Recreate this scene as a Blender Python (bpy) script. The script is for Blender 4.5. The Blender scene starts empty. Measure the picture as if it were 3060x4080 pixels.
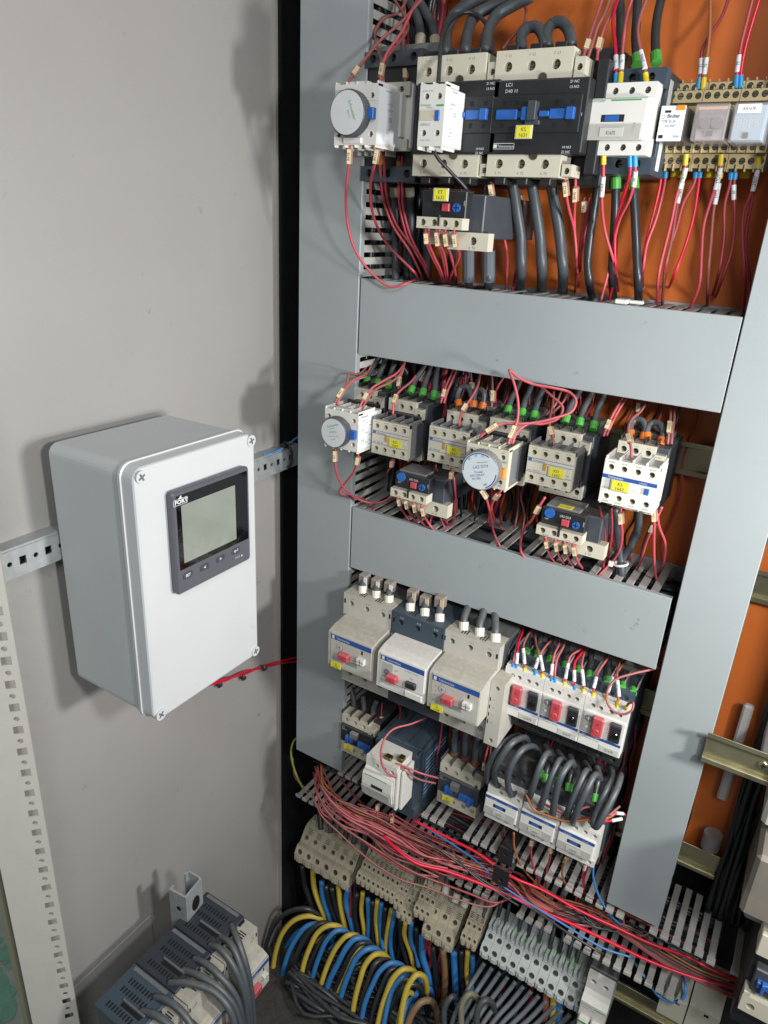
import bpy, bmesh, math, random
from mathutils import Vector, Matrix
random.seed(7)
# ---------------------------------------------------------------- camera, lights, exposure
# all building dimensions are millimetres; U turns them into metres
U = 0.001
FPX = 2835.3948
MR = ((0.8474914246067277, 0.5283397527843499, 0.051140892110248276),
      (0.24075870688302659, -0.29674303712852995, -0.9241097418465779),
      (-0.47306820890657275, 0.7954876966638189, -0.37868957495344296))
scene = bpy.context.scene
COL = scene.collection
cam_data = bpy.data.cameras.new('camera')
cam = bpy.data.objects.new('camera', cam_data)
COL.objects.link(cam)
cam.matrix_world = Matrix(((MR[0][0], -MR[1][0], -MR[2][0], 0), (MR[0][1], -MR[1][1], -MR[2][1], 0),
                           (MR[0][2], -MR[1][2], -MR[2][2], 0), (0, 0, 0, 1)))
cam_data.sensor_fit = 'HORIZONTAL'
cam_data.sensor_width = 36.0
cam_data.lens = FPX / 3060 * 36
cam_data.clip_start = 0.01
cam_data.clip_end = 50
scene.camera = cam
scene.render.resolution_x = 768
scene.render.resolution_y = 1024
world = bpy.data.worlds.new('World')
scene.world = world
world.use_nodes = True
bg = world.node_tree.nodes['Background']
bg.inputs[0].default_value = (0.93, 0.96, 1.0, 1)
bg.inputs[1].default_value = 0.13

def lamp(name, loc, target, energy, size, color, sy=None):
    d = bpy.data.lights.new(name, 'AREA')
    d.energy = energy
    d.color = color
    if sy:
        d.shape = 'RECTANGLE'; d.size = size * U; d.size_y = sy * U
    else:
        d.shape = 'DISK'; d.size = size * U
    o = bpy.data.objects.new(name, d)
    COL.objects.link(o)
    o.location = Vector(loc) * U
    o.rotation_euler = (Vector(target) - Vector(loc)).to_track_quat('-Z', 'Y').to_euler()
    return o
lamp('side_lamp', (430, 440, -165), (-450, 600, -300), 6.5, 80, (1.0, 0.985, 0.96))
lamp('front_lamp', (330, 150, 60), (-350, 700, -350), 5.0, 90, (0.97, 0.99, 1.0))
lamp('room_fill', (420, -700, 700), (-300, 700, -400), 10.5, 500, (0.93, 0.97, 1.0))  # added soft fill standing in for general room light
scene.view_settings.view_transform = 'Standard'
scene.view_settings.look = 'None'
scene.view_settings.exposure = -0.06
scene.view_settings.gamma = 1.0

# ---------------------------------------------------------------- pixel / place conversion
CR = dict(A=(1200, 0, .5606), B=(2130, 0, .5606), C=(1200, 1100, .5606), D=(2130, 1100, .5606), E=(1200, 2240, .5606),
          F=(2130, 2240, .5606), G=(1000, 3100, .6209), H=(2030, 3100, .6209), I=(0, 2900, .7836), J=(0, 1550, .7836), O=(0, 0, 1))
def ray(c, x, y):
    a, b, s = CR[c]
    q = (a + x * s - 1530, b + y * s - 2040, FPX)
    return Vector([sum(MR[r][k] * q[r] for r in range(3)) for k in range(3)])
def at(c, x, y, Y):
    d = ray(c, x, y); return d * (Y / d.y)
def atx(c, x, y, X):
    d = ray(c, x, y); return d * (X / d.x)
def atz(c, x, y, Z):
    d = ray(c, x, y); return d * (Z / d.z)

# ---------------------------------------------------------------- materials
def lin(h):
    h = h.lstrip('#')
    v = [int(h[i:i + 2], 16) / 255 for i in (0, 2, 4)]
    return tuple(c / 12.92 if c <= .04045 else ((c + .055) / 1.055) ** 2.4 for c in v) + (1,)
MATS = {}
def mat(name, col, rough=.45, metal=0, var=.06, bump=.0, bscale=900, dust=0.0, dustcol='8d8880', nscale=60, trans=0, coat=0, spots=0.0, alpha=1):
    if name in MATS: return MATS[name]
    m = bpy.data.materials.new(name); MATS[name] = m
    m.use_nodes = True
    nt = m.node_tree; N = nt.nodes; L = nt.links
    b = N['Principled BSDF']
    tc = N.new('ShaderNodeTexCoord')
    geo = N.new('ShaderNodeNewGeometry')
    base = lin(col) if isinstance(col, str) else tuple(col) + (1,)
    n = N.new('ShaderNodeTexNoise'); n.inputs['Scale'].default_value = nscale; n.inputs['Detail'].default_value = 5
    L.new(geo.outputs['Position'], n.inputs['Vector'])
    mx = N.new('ShaderNodeMix'); mx.data_type = 'RGBA'
    mx.inputs[6].default_value = tuple(c * (1 - var * 1.6) for c in base[:3]) + (1,)
    mx.inputs[7].default_value = tuple(min(1, c * (1 + var)) for c in base[:3]) + (1,)
    L.new(n.outputs['Fac'], mx.inputs[0])
    out = mx.outputs[2]
    if dust:
        sep = N.new('ShaderNodeSeparateXYZ'); L.new(geo.outputs['Normal'], sep.inputs[0])
        mr = N.new('ShaderNodeMapRange'); mr.inputs[1].default_value = .15; mr.inputs[2].default_value = .9
        L.new(sep.outputs[2], mr.inputs[0])
        n2 = N.new('ShaderNodeTexNoise'); n2.inputs['Scale'].default_value = 170; n2.inputs['Detail'].default_value = 4
        L.new(geo.outputs['Position'], n2.inputs['Vector'])
        r2 = N.new('ShaderNodeMapRange'); r2.inputs[1].default_value = .3; r2.inputs[2].default_value = .62
        r2.inputs[3].default_value = .45 * dust; r2.inputs[4].default_value = dust
        L.new(n2.outputs['Fac'], r2.inputs[0])
        add = N.new('ShaderNodeMath'); add.operation = 'MULTIPLY_ADD'; add.inputs[2].default_value = .04
        L.new(mr.outputs[0], add.inputs[0]); L.new(r2.outputs[0], add.inputs[1])
        m2 = N.new('ShaderNodeMix'); m2.data_type = 'RGBA'
        L.new(add.outputs[0], m2.inputs[0]); L.new(out, m2.inputs[6]); m2.inputs[7].default_value = lin(dustcol)
        out = m2.outputs[2]
    if spots:
        n3 = N.new('ShaderNodeTexNoise'); n3.inputs['Scale'].default_value = 38; n3.inputs['Detail'].default_value = 8; n3.inputs['Roughness'].default_value = .75
        L.new(geo.outputs['Position'], n3.inputs['Vector'])
        r3 = N.new('ShaderNodeMapRange'); r3.inputs[1].default_value = .635; r3.inputs[2].default_value = .70; r3.inputs[4].default_value = spots
        L.new(n3.outputs['Fac'], r3.inputs[0])
        m3 = N.new('ShaderNodeMix'); m3.data_type = 'RGBA'
        L.new(r3.outputs[0], m3.inputs[0]); L.new(out, m3.inputs[6]); m3.inputs[7].default_value = tuple(c * .45 for c in base[:3]) + (1,)
        out = m3.outputs[2]
    L.new(out, b.inputs['Base Color'])
    rr = N.new('ShaderNodeMapRange'); rr.inputs[3].default_value = max(.03, rough - .07); rr.inputs[4].default_value = min(1, rough + .1)
    L.new(n.outputs['Fac'], rr.inputs[0]); L.new(rr.outputs[0], b.inputs['Roughness'])
    b.inputs['Metallic'].default_value = metal
    if trans: b.inputs['Transmission Weight'].default_value = trans
    if coat: b.inputs['Coat Weight'].default_value = coat
    if alpha < 1: b.inputs['Alpha'].default_value = alpha
    if bump:
        nb = N.new('ShaderNodeTexNoise'); nb.inputs['Scale'].default_value = bscale; nb.inputs['Detail'].default_value = 3
        L.new(geo.outputs['Position'], nb.inputs['Vector'])
        bp = N.new('ShaderNodeBump'); bp.inputs['Strength'].default_value = bump; bp.inputs['Distance'].default_value = .0004
        L.new(nb.outputs['Fac'], bp.inputs['Height']); L.new(bp.outputs[0], b.inputs['Normal'])
    return m
WALL = mat('wall_paint', '9f9c98', .33, var=.09, bump=.35, bscale=1300, nscale=5, spots=.55)  # broad tone variation puts smudges and blotchy reflections into the colour
ORANGE = mat('orange_plate', 'cb6a2b', .42, var=.1, bump=.1, nscale=9)
BLACKP = mat('cavity_shade_black', '0e0e0f', .7)  # near-black colour stands in for shade in the deep gap and duct bottom
DUCT = mat('duct_grey', '979d9e', .4, var=.08, bump=.16, bscale=700, nscale=8, spots=.8)
TOPG = mat('dusty_top_grey', '9a9893', .5, var=.1, dust=.5, dustcol='a8a196')
DUCTF = mat('duct_finger_grey', 'b5b3ae', .5, var=.08, dust=.35, dustcol='8a8074')
BOXG = mat('enclosure_grey', 'c2c7c7', .33, var=.035, bump=.1, bscale=1500, nscale=15)
BOXF = mat('enclosure_lid_grey', 'c2c4c4', .36, var=.035, bump=.14, bscale=1500, nscale=12, spots=.35)
GALV = mat('galvanised_steel', 'b4b8b8', .45, metal=.45, var=.14, bump=.1, nscale=160)
ZINC = mat('yellow_zinc', 'a8a285', .32, metal=.85, var=.2, nscale=50)
WHITE = mat('white_plastic', 'd8d6d0', .42, var=.03, dust=.35, dustcol='a59c8c')
CREAM = mat('cream_plastic', 'c4bfad', .45, var=.05, dust=.5, dustcol='8f8675')
CREAMG = mat('grey_cream_plastic', 'b9b6ab', .45, var=.05, dust=.5, dustcol='8f8675')
BEIGE = mat('beige_terminal_plastic', 'bab19a', .5, var=.08, dust=.45, dustcol='857a66')
RBEIGE = mat('relay_socket_plastic', 'b3a279', .5, var=.08, dust=.4, dustcol='857a66')
BLACK = mat('black_plastic', '1f2024', .4, var=.2, dust=.3, dustcol='6d6a66', bump=.15)
DGREY = mat('dark_grey_plastic', '3c4149', .42, var=.12, dust=.5, dustcol='77736c', bump=.15)
MGREY = mat('mid_grey_plastic', '6f7072', .45, var=.1, dust=.45, dustcol='8d8880', bump=.15)
SLATE = mat('slate_blue_plastic', '37444f', .42, var=.1, dust=.3, dustcol='616a72', bump=.15)
HOLE = mat('hole_dark', '0b0a09', .7)
SCREW = mat('screw_metal', '8a8272', .3, metal=.9, var=.2)
BRASSY = mat('brass_screw', '8f7a45', .3, metal=.9, var=.2)
BLUE = mat('blue_plastic', '2c5fa8', .35, var=.06)
BLUEP = mat('blue_print', '264f92', .5)
GREENP = mat('green_print', '2f9a52', .5)
BLACKINK = mat('black_ink', '1d1d1f', .6)
GREYINK = mat('grey_ink', '6b6f75', .6)
WHITEINK = mat('white_ink', 'd2d4d6', .6)
REDB = mat('red_plastic', 'b8404a', .38, var=.08, dust=.2, dustcol='c09a96')
YELLOW = mat('yellow_tag', 'd8cf3a', .5, var=.04)
ORNG = mat('orange_clip', 'd8892c', .4)
AMBER = mat('amber_plastic', 'b98a25', .4)
RED = mat('red_wire', 'bf4450', .45, var=.14, dust=.6, dustcol='b08a86', nscale=90)
REDBR = mat('bright_red_wire', 'd8203c', .35, var=.06)
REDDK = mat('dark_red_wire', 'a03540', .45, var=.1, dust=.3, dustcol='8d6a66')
PINK = mat('dusty_red_wire', '9a4f4a', .55, var=.2, dust=.4, dustcol='9d857c')
OWIRE = mat('orange_wire', 'a8683f', .5, var=.1)
GCAB = mat('grey_cable', '3f464c', .42, var=.1, dust=.45, dustcol='74736f', bump=.15)
BCAB = mat('black_cable', '22262b', .32, var=.1, dust=.3, dustcol='6f6e6b')
BLUEC = mat('blue_cable', '2f82c6', .4, var=.08, dust=.25, dustcol='8a8f94', bump=.1)
YELC = mat('yellow_cable', 'd6bb48', .42, var=.1, dust=.25, dustcol='8f8560', bump=.1)
GREENF = mat('green_ferrule', '4fa044', .4)
BLUEF = mat('blue_ferrule', '2a92cf', .4)
YELF = mat('yellow_ferrule', 'd9c128', .4)
WHITEF = mat('white_ferrule', 'd8d5c8', .4)
ORF = mat('orange_ferrule', 'cc6a25', .4)
BROWNF = mat('brown_ferrule', '7d4a2d', .5)
SLEEVE = mat('clear_brown_sleeve', 'b48a76', .22, var=.1, alpha=.7)
MARK = mat('marker_card', 'c9b896', .5, var=.08)
MARKW = mat('marker_white', 'd9dadb', .4)
MARKO = mat('marker_orange', 'c07a32', .45)
GLASSY = mat('clear_relay_cover', 'cfc8c6', .12, var=.02, alpha=.3)
SMOKE = mat('smoked_cover', '857e74', .22, var=.05, alpha=.72)
LCD = mat('lcd_green_grey', '848a80', .14, var=.12, coat=.8, bump=.8, bscale=55, nscale=35)
GLOSSB = mat('gloss_black', '060607', .07, coat=.6, bump=.5, bscale=60)
BEZEL = mat('bezel_grey', '55555c', .4)
WTERM = mat('white_terminal_plastic', 'c6cecb', .4, var=.04, dust=.25)
GREEN = mat('green_terminal', '1f8f46', .4)
YELT = mat('yellow_terminal', 'd6c322', .4)
FLOORM = mat('green_floor_paint', 'cfd8cd', .5, var=.2, nscale=20)

# ---------------------------------------------------------------- mesh builder
class MB:
    def __init__(s): s.v = []; s.f = []; s.m = []
    def add(s, vs, fs, mi=0, orient=True):
        o = len(s.v); vs = [Vector(v) for v in vs]
        s.v += vs
        if orient:
            c = sum(vs, Vector()) / len(vs)
            for f in fs:
                a, b, d = vs[f[0]], vs[f[1]], vs[f[2]]
                n = (b - a).cross(d - a)
                fc = sum((vs[i] for i in f), Vector()) / len(f)
                if n.dot(fc - c) < 0: f = f[::-1]
                s.f.append(tuple(i + o for i in f)); s.m.append(mi)
        else:
            for f in fs: s.f.append(tuple(i + o for i in f)); s.m.append(mi)
        return s
    def box(s, x0, x1, y0, y1, z0, z1, mi=0, b=.5):
        if x1 < x0: x0, x1 = x1, x0
        if y1 < y0: y0, y1 = y1, y0
        if z1 < z0: z0, z1 = z1, z0
        b = min(b, (x1 - x0) * .3, (y1 - y0) * .3, (z1 - z0) * .3)
        X = (x0, x1); Y = (y0, y1); Z = (z0, z1)
        if b <= 0.05:
            vs = [(X[i], Y[j], Z[k]) for i in (0, 1) for j in (0, 1) for k in (0, 1)]
            return s.add(vs, [(0, 1, 3, 2), (4, 5, 7, 6), (0, 1, 5, 4), (2, 3, 7, 6), (0, 2, 6, 4), (1, 3, 7, 5)], mi)
        vs = []; idx = {}
        for i in (0, 1):
            for j in (0, 1):
                for k in (0, 1):
                    sx, sy, sz = (b, -b)[i], (b, -b)[j], (b, -b)[k]
                    for a in range(3):
                        p = [X[i] + sx, Y[j] + sy, Z[k] + sz]
                        p[a] = (X[i], Y[j], Z[k])[a]
                        idx[(i, j, k, a)] = len(vs); vs.append(p)
        F = []
        for a in range(3):
            o1, o2 = [q for q in range(3) if q != a]
            for e in (0, 1):
                q = []
                for (u, w) in ((0, 0), (1, 0), (1, 1), (0, 1)):
                    c = [0, 0, 0]; c[a] = e; c[o1] = u; c[o2] = w
                    q.append(idx[(c[0], c[1], c[2], a)])
                F.append(tuple(q))
            for u in (0, 1):
                for w in (0, 1):
                    c0 = [0, 0, 0]; c1 = [0, 0, 0]; c0[a] = 0; c1[a] = 1
                    c0[o1] = c1[o1] = u; c0[o2] = c1[o2] = w
                    F.append((idx[(*c0, o1)], idx[(*c0, o2)], idx[(*c1, o2)], idx[(*c1, o1)]))
        for i in (0, 1):
            for j in (0, 1):
                for k in (0, 1):
                    F.append((idx[(i, j, k, 0)], idx[(i, j, k, 1)], idx[(i, j, k, 2)]))
        return s.add(vs, F, mi)
    def prism(s, poly, a0, a1, axis='x', mi=0):
        # poly in the two other axes, extruded along axis from a0 to a1 (convex or not; fan via ngon)
        n = len(poly)
        def P(a, p): return {'x': (a, p[0], p[1]), 'y': (p[0], a, p[1]), 'z': (p[0], p[1], a)}[axis]
        vs = [P(a0, p) for p in poly] + [P(a1, p) for p in poly]
        area = sum(poly[i][0] * poly[(i + 1) % n][1] - poly[(i + 1) % n][0] * poly[i][1] for i in range(n))
        fl = (area > 0) != (axis == 'y')
        if a1 < a0: fl = not fl
        top = tuple(range(n, 2 * n)); bot = tuple(range(n))[::-1]
        sides = [(i, (i + 1) % n, n + (i + 1) % n, n + i) for i in range(n)]
        F = [top, bot] + sides
        if not fl: F = [f[::-1] for f in F]
        return s.add(vs, F, mi, orient=False)
    def cyl(s, c, r, h, axis='y', n=20, mi=0, r2=None, b=0):
        # from c along +axis for h; r2 = radius at the far end
        r2 = r if r2 is None else r2
        rings = [(0, r), (h, r2)] if not b else [(0, r - b), (b, r), (h, r2)]
        c = Vector(c); vs = []
        ax = {'x': 0, 'y': 1, 'z': 2}[axis]; o1, o2 = [q for q in range(3) if q != ax]
        for d, q in rings:
            for i in range(n):
                t = 2 * math.pi * i / n; p = [0, 0, 0]; p[ax] = d; p[o1] = q * math.cos(t); p[o2] = q * math.sin(t)
                vs.append(c + Vector(p))
        k = len(rings)
        F = [tuple(range(n)), tuple(range((k - 1) * n, k * n))]
        for j in range(k - 1):
            F += [(j * n + i, j * n + (i + 1) % n, (j + 1) * n + (i + 1) % n, (j + 1) * n + i) for i in range(n)]
        return s.add(vs, F, mi)
    def holes(s, x0, x1, z0, z1, y, hs, depth=6, mi=0, mh=1, n=14, ms=None):
        # flat front face (normal -y) with a row of round holes, each really sunk; hs = [(cx, cz, r)]
        hs = sorted(hs); xs = [x0] + [(hs[i][0] + hs[i + 1][0]) / 2 for i in range(len(hs) - 1)] + [x1]
        for k, (cx, cz, r) in enumerate(hs):
            a, b = xs[k], xs[k + 1]; o = len(s.v)
            sq = []; ci = []
            for i in range(n):
                t = 2 * math.pi * i / n; dx, dz = math.cos(t), math.sin(t)
                q = 1e9
                if dx > 1e-6: q = min(q, (b - cx) / dx)
                if dx < -1e-6: q = min(q, (a - cx) / dx)
                if dz > 1e-6: q = min(q, (z1 - cz) / dz)
                if dz < -1e-6: q = min(q, (z0 - cz) / dz)
                sq.append((cx + dx * q, y, cz + dz * q)); ci.append((cx + dx * r, y, cz + dz * r))
            # corners
            vs = sq + ci + [(p[0], y + depth, p[2]) for p in ci] + [(a, y, z0), (b, y, z0), (b, y, z1), (a, y, z1)]
            s.v += [Vector(v) for v in vs]
            for i in range(n):
                j = (i + 1) % n
                s.f.append((o + i, o + j, o + n + j, o + n + i)); s.m.append(mi)
                s.f.append((o + n + i, o + n + j, o + 2 * n + j, o + 2 * n + i)); s.m.append(mi)
                # corner filler
                p, q2 = vs[i], vs[j]
                def side(p):
                    e = 1e-5; r_ = set()
                    if abs(p[0] - a) < e: r_.add('l')
                    if abs(p[0] - b) < e: r_.add('r')
                    if abs(p[2] - z0) < e: r_.add('d')
                    if abs(p[2] - z1) < e: r_.add('u')
                    return r_
                sp, sq_ = side(p), side(q2)
                if not (sp & sq_):
                    al = sp | sq_
                    c = 3 * n + (0 if {'l', 'd'} <= al else 1 if {'r', 'd'} <= al else 2 if {'r', 'u'} <= al else 3)
                    s.f.append((o + j, o + i, o + c)); s.m.append(mi)
            s.f.append(tuple(o + 2 * n + i for i in range(n))[::-1]); s.m.append(mh)
            if ms is not None:
                s.cyl((cx, y + depth - 1.6, cz), r * .8, 1.5, 'y', 12, ms)
                s.box(cx - r * .7, cx + r * .7, y + depth - 1.75, y + depth - 1.62, cz - .35, cz + .35, mh, 0)
        return s
    def holedbox(s, x0, x1, y0, y1, z0, z1, hs, depth=6, mi=0, mh=1, ms=None, n=14):
        # box whose front (y0) face carries sunk holes
        e = [(x0, y0, z0), (x1, y0, z0), (x1, y0, z1), (x0, y0, z1), (x0, y1, z0), (x1, y1, z0), (x1, y1, z1), (x0, y1, z1)]
        o = len(s.v); s.v += [Vector(v) for v in e]
        for f in ((4, 7, 6, 5), (0, 4, 5, 1), (3, 2, 6, 7), (0, 3, 7, 4), (1, 5, 6, 2)):
            s.f.append(tuple(o + i for i in f)); s.m.append(mi)
        return s.holes(x0, x1, z0, z1, y0, hs, depth, mi, mh, n, ms)
    def tube(s, pts, r, n=8, mi=0, cap=True, up=None):
        pts = [Vector(p) for p in pts]; m = len(pts); o = len(s.v)
        rs = r if isinstance(r, (list, tuple)) else [r] * m
        t0 = (pts[1] - pts[0]).normalized()
        nrm = t0.orthogonal().normalized() if up is None else (Vector(up) - t0 * t0.dot(Vector(up))).normalized()
        for i in range(m):
            t = ((pts[min(i + 1, m - 1)] - pts[max(i - 1, 0)])).normalized()
            nrm = (nrm - t * nrm.dot(t)).normalized(); bn = t.cross(nrm)
            for k in range(n):
                a = 2 * math.pi * k / n
                s.v.append(pts[i] + (nrm * math.cos(a) + bn * math.sin(a)) * rs[i])
        for i in range(m - 1):
            for k in range(n):
                j = (k + 1) % n
                s.f.append((o + i * n + k, o + i * n + j, o + (i + 1) * n + j, o + (i + 1) * n + k)); s.m.append(mi)
        if cap:
            s.f.append(tuple(o + k for k in range(n))[::-1]); s.m.append(mi)
            s.f.append(tuple(o + (m - 1) * n + k for k in range(n))); s.m.append(mi)
        return s
    def build(s, name, mats, parent=None, loc=None, smooth=False, M=None, **props):
        if not isinstance(mats, (list, tuple)): mats = [mats]
        me = bpy.data.meshes.new(name)
        me.from_pydata([tuple((M @ v if M else v) * U) for v in s.v], [], s.f)
        for m in mats: me.materials.append(m)
        if len(mats) > 1: me.polygons.foreach_set('material_index', [min(i, len(mats) - 1) for i in s.m])
        if smooth: me.polygons.foreach_set('use_smooth', [True] * len(me.polygons))
        me.update()
        o = bpy.data.objects.new(name, me); COL.objects.link(o)
        if parent: o.parent = parent
        if loc is not None: o.location = Vector(loc) * U
        for k, v in props.items(): o[k] = v
        return o
def inst(src, parent=None, loc=None, rot=None):
    c = src.copy(); COL.objects.link(c); c.parent = parent
    if loc is not None: c.location = Vector(loc) * U
    if rot is not None: c.rotation_euler = rot
    return c
def thing(name, label, cat, loc=(0, 0, 0), group=None, rot=None):
    o = bpy.data.objects.new(name, None); COL.objects.link(o)
    o.empty_display_size = .01
    o.location = Vector(loc) * U
    if rot is not None: o.rotation_euler = rot
    o['label'] = label; o['category'] = cat
    if group: o['group'] = group
    return o
def tag(o, label, cat, group=None):
    o['label'] = label; o['category'] = cat
    if group: o['group'] = group
    return o
TXT = {}
def text(s, size, m, parent, loc, rot=(math.pi / 2, 0, 0), sx=1, name='lettering', align='LEFT', bold=0):
    # flat print; size = cap height in mm
    k = (s, align, bold)
    if k not in TXT:
        cu = bpy.data.curves.new('lettering', 'FONT'); cu.body = s; cu.align_x = align; cu.size = 1; cu.resolution_u = 2
        cu.offset = bold
        t = bpy.data.objects.new('lettering', cu)
        COL.objects.link(t)
        bpy.context.view_layer.update()
        me = bpy.data.meshes.new_from_object(t); me.name = 'lettering'
        bpy.data.objects.remove(t)
        TXT[k] = (me, {})
    me, by = TXT[k]
    if m.name not in by:
        c = me.copy(); c.materials.clear(); c.materials.append(m); by[m.name] = c
    o = bpy.data.objects.new(name, by[m.name]); COL.objects.link(o)
    o.parent = parent; o.location = Vector(loc) * U; o.rotation_euler = rot
    q = size / .69 * U
    o.scale = (q * sx, q, q)
    return o
def spline(P, k=6):
    P = [Vector(p) for p in P]
    if len(P) < 3:
        return [P[0].lerp(P[1], i / k) for i in range(k + 1)]
    Q = [P[0] * 2 - P[1]] + P + [P[-1] * 2 - P[-2]]
    out = []
    for i in range(1, len(Q) - 2):
        p0, p1, p2, p3 = Q[i - 1:i + 3]
        # centripetal Catmull-Rom
        t0 = 0; t1 = t0 + max((p1 - p0).length, 1e-3) ** .5; t2 = t1 + max((p2 - p1).length, 1e-3) ** .5; t3 = t2 + max((p3 - p2).length, 1e-3) ** .5
        for j in range(k):
            t = t1 + (t2 - t1) * j / k
            A1 = p0 * ((t1 - t) / (t1 - t0)) + p1 * ((t - t0) / (t1 - t0))
            A2 = p1 * ((t2 - t) / (t2 - t1)) + p2 * ((t - t1) / (t2 - t1))
            A3 = p2 * ((t3 - t) / (t3 - t2)) + p3 * ((t - t2) / (t3 - t2))
            B1 = A1 * ((t2 - t) / (t2 - t0)) + A2 * ((t - t0) / (t2 - t0))
            B2 = A2 * ((t3 - t) / (t3 - t1)) + A3 * ((t - t1) / (t3 - t1))
            out.append(B1 * ((t2 - t) / (t2 - t1)) + B2 * ((t - t1) / (t2 - t1)))
    out.append(P[-1])
    return out
def rc(c0, x0, y0, c1, x1, y1, Y):
    # world rectangle on the plane Y from the picture's top-left and bottom-right corners
    p = at(c0, x0, y0, Y); q = at(c1, x1, y1, Y)
    return p.x, p.z, q.x - p.x, p.z - q.z
# ================================================================ the setting
def struct(o): o['kind'] = 'structure'; return o
struct(MB().box(-577, -575, 262, 686, -1180, 700, b=0).box(-577, -571, 683, 687, -1180, 700, b=0).build('wall', WALL))
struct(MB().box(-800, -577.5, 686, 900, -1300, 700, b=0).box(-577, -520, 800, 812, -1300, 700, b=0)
       .build('cabinet_back', BLACKP))  # panels coloured near-black for the shade of the gap beside the wall
struct(MB().box(-412, 330, 757, 760, -700, 520, b=0).build('mounting_plate', ORANGE))
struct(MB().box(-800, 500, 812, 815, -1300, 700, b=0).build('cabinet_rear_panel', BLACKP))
struct(MB().box(-574.9, -572.6, 262, 424, -1180, -857, b=.6).build('wall_skirt', WALL))
struct(MB().box(-577, 500, 200, 812, -1190, -1180, b=0).build('cabinet_floor', mat('cabinet_floor_dark', '1f1f1e', .75, var=.4, dust=.15)))
struct(MB().box(-3500, 3500, -3500, 900, -1720, -1700, b=0).build('floor', FLOORM))
# worn green patches on the floor outside
def patch():
    m = mat('green_floor_patch', '9ad6bb', .5, var=.25)
    b = MB(); r = random.Random(4)
    for k in range(9):
        c = atz('O', r.uniform(-60, 60), r.uniform(3720, 4080), -1699); n = 14
        R = r.uniform(18, 42)
        vs = [(c.x + R * r.uniform(.6, 1.1) * math.cos(t * 2 * math.pi / n), c.y + R * r.uniform(.6, 1.1) * math.sin(t * 2 * math.pi / n), -1699 + k * .3) for t in range(n)]
        b.v += [Vector(v) for v in vs]; o = len(b.v) - n; b.f.append(tuple(range(o, o + n))); b.m.append(0)
    o = b.build('floor_paint', m); o['kind'] = 'stuff'
patch()

def plate_with_cutouts(b, u0, u1, w0, w1, cut, P, th):
    # sheet in the (u, w) plane with square / round cutouts stacked along w; P(u, w, d) gives the place, d = depth
    cut = sorted(cut, key=lambda c: c[1]); ws = [w0]
    for i in range(len(cut) - 1): ws.append((cut[i][1] + cut[i + 1][1]) / 2)
    ws.append(w1)
    for k, (cu, cw, hu, hw, kind) in enumerate(cut):
        a, c = ws[k], ws[k + 1]; n = 16
        sq, ci = [], []
        for i in range(n):
            t = 2 * math.pi * (i + .5) / n if kind == 'r' else None
            if kind == 'r':
                dx, dz = math.cos(t), math.sin(t); ci.append((cu + dx * hu, cw + dz * hu))
            else:
                s_ = i / n * 4; e = int(s_); f = (s_ - e) * 2 - 1
                dx, dz = [(1, f), (-f, 1), (-1, -f), (f, -1)][e]; ci.append((cu + dx * hu, cw + dz * hw))
                dx, dz = dx * hu, dz * hw
            q = 1e9
            if dx > 1e-6: q = min(q, (u1 - cu) / dx)
            if dx < -1e-6: q = min(q, (u0 - cu) / dx)
            if dz > 1e-6: q = min(q, (c - cw) / dz)
            if dz < -1e-6: q = min(q, (a - cw) / dz)
            p = (cu + dx * q, cw + dz * q); sq.append(p)
        o = len(b.v)
        corners = [(u0, a), (u1, a), (u1, c), (u0, c)]
        for d in (0, th):
            b.v += [P(*p, d) for p in sq] + [P(*p, d) for p in ci] + [P(*p, d) for p in corners]
        for i in range(n):
            j = (i + 1) % n
            for L in (0, 2 * n + 4):
                b.f.append((o + L + i, o + L + j, o + L + n + j, o + L + n + i)); b.m.append(0)
                p, q = sq[i], sq[j]
                if min(abs(p[0] - q[0]), abs(p[1] - q[1])) > 1e-4 and not (abs(p[0]-q[0])<1e-4 or abs(p[1]-q[1])<1e-4):
                    mx = (p[0] + q[0]) / 2; mz = (p[1] + q[1]) / 2
                    ci_ = min(range(4), key=lambda t: (corners[t][0] - mx) ** 2 + (corners[t][1] - mz) ** 2)
                    b.f.append((o + L + j, o + L + i, o + L + 2 * n + ci_)); b.m.append(0)
            b.f.append((o + n + i, o + n + j, o + 2 * n + 4 + n + j, o + 2 * n + 4 + n + i)); b.m.append(0)
    # outer rim
    o = len(b.v)
    cs = [(u0, w0), (u1, w0), (u1, w1), (u0, w1)]
    b.v += [P(*p, 0) for p in cs] + [P(*p, th) for p in cs]
    for i in range(4): b.f.append((o + i, o + (i + 1) % 4, o + 4 + (i + 1) % 4, o + 4 + i)); b.m.append(0)
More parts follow.
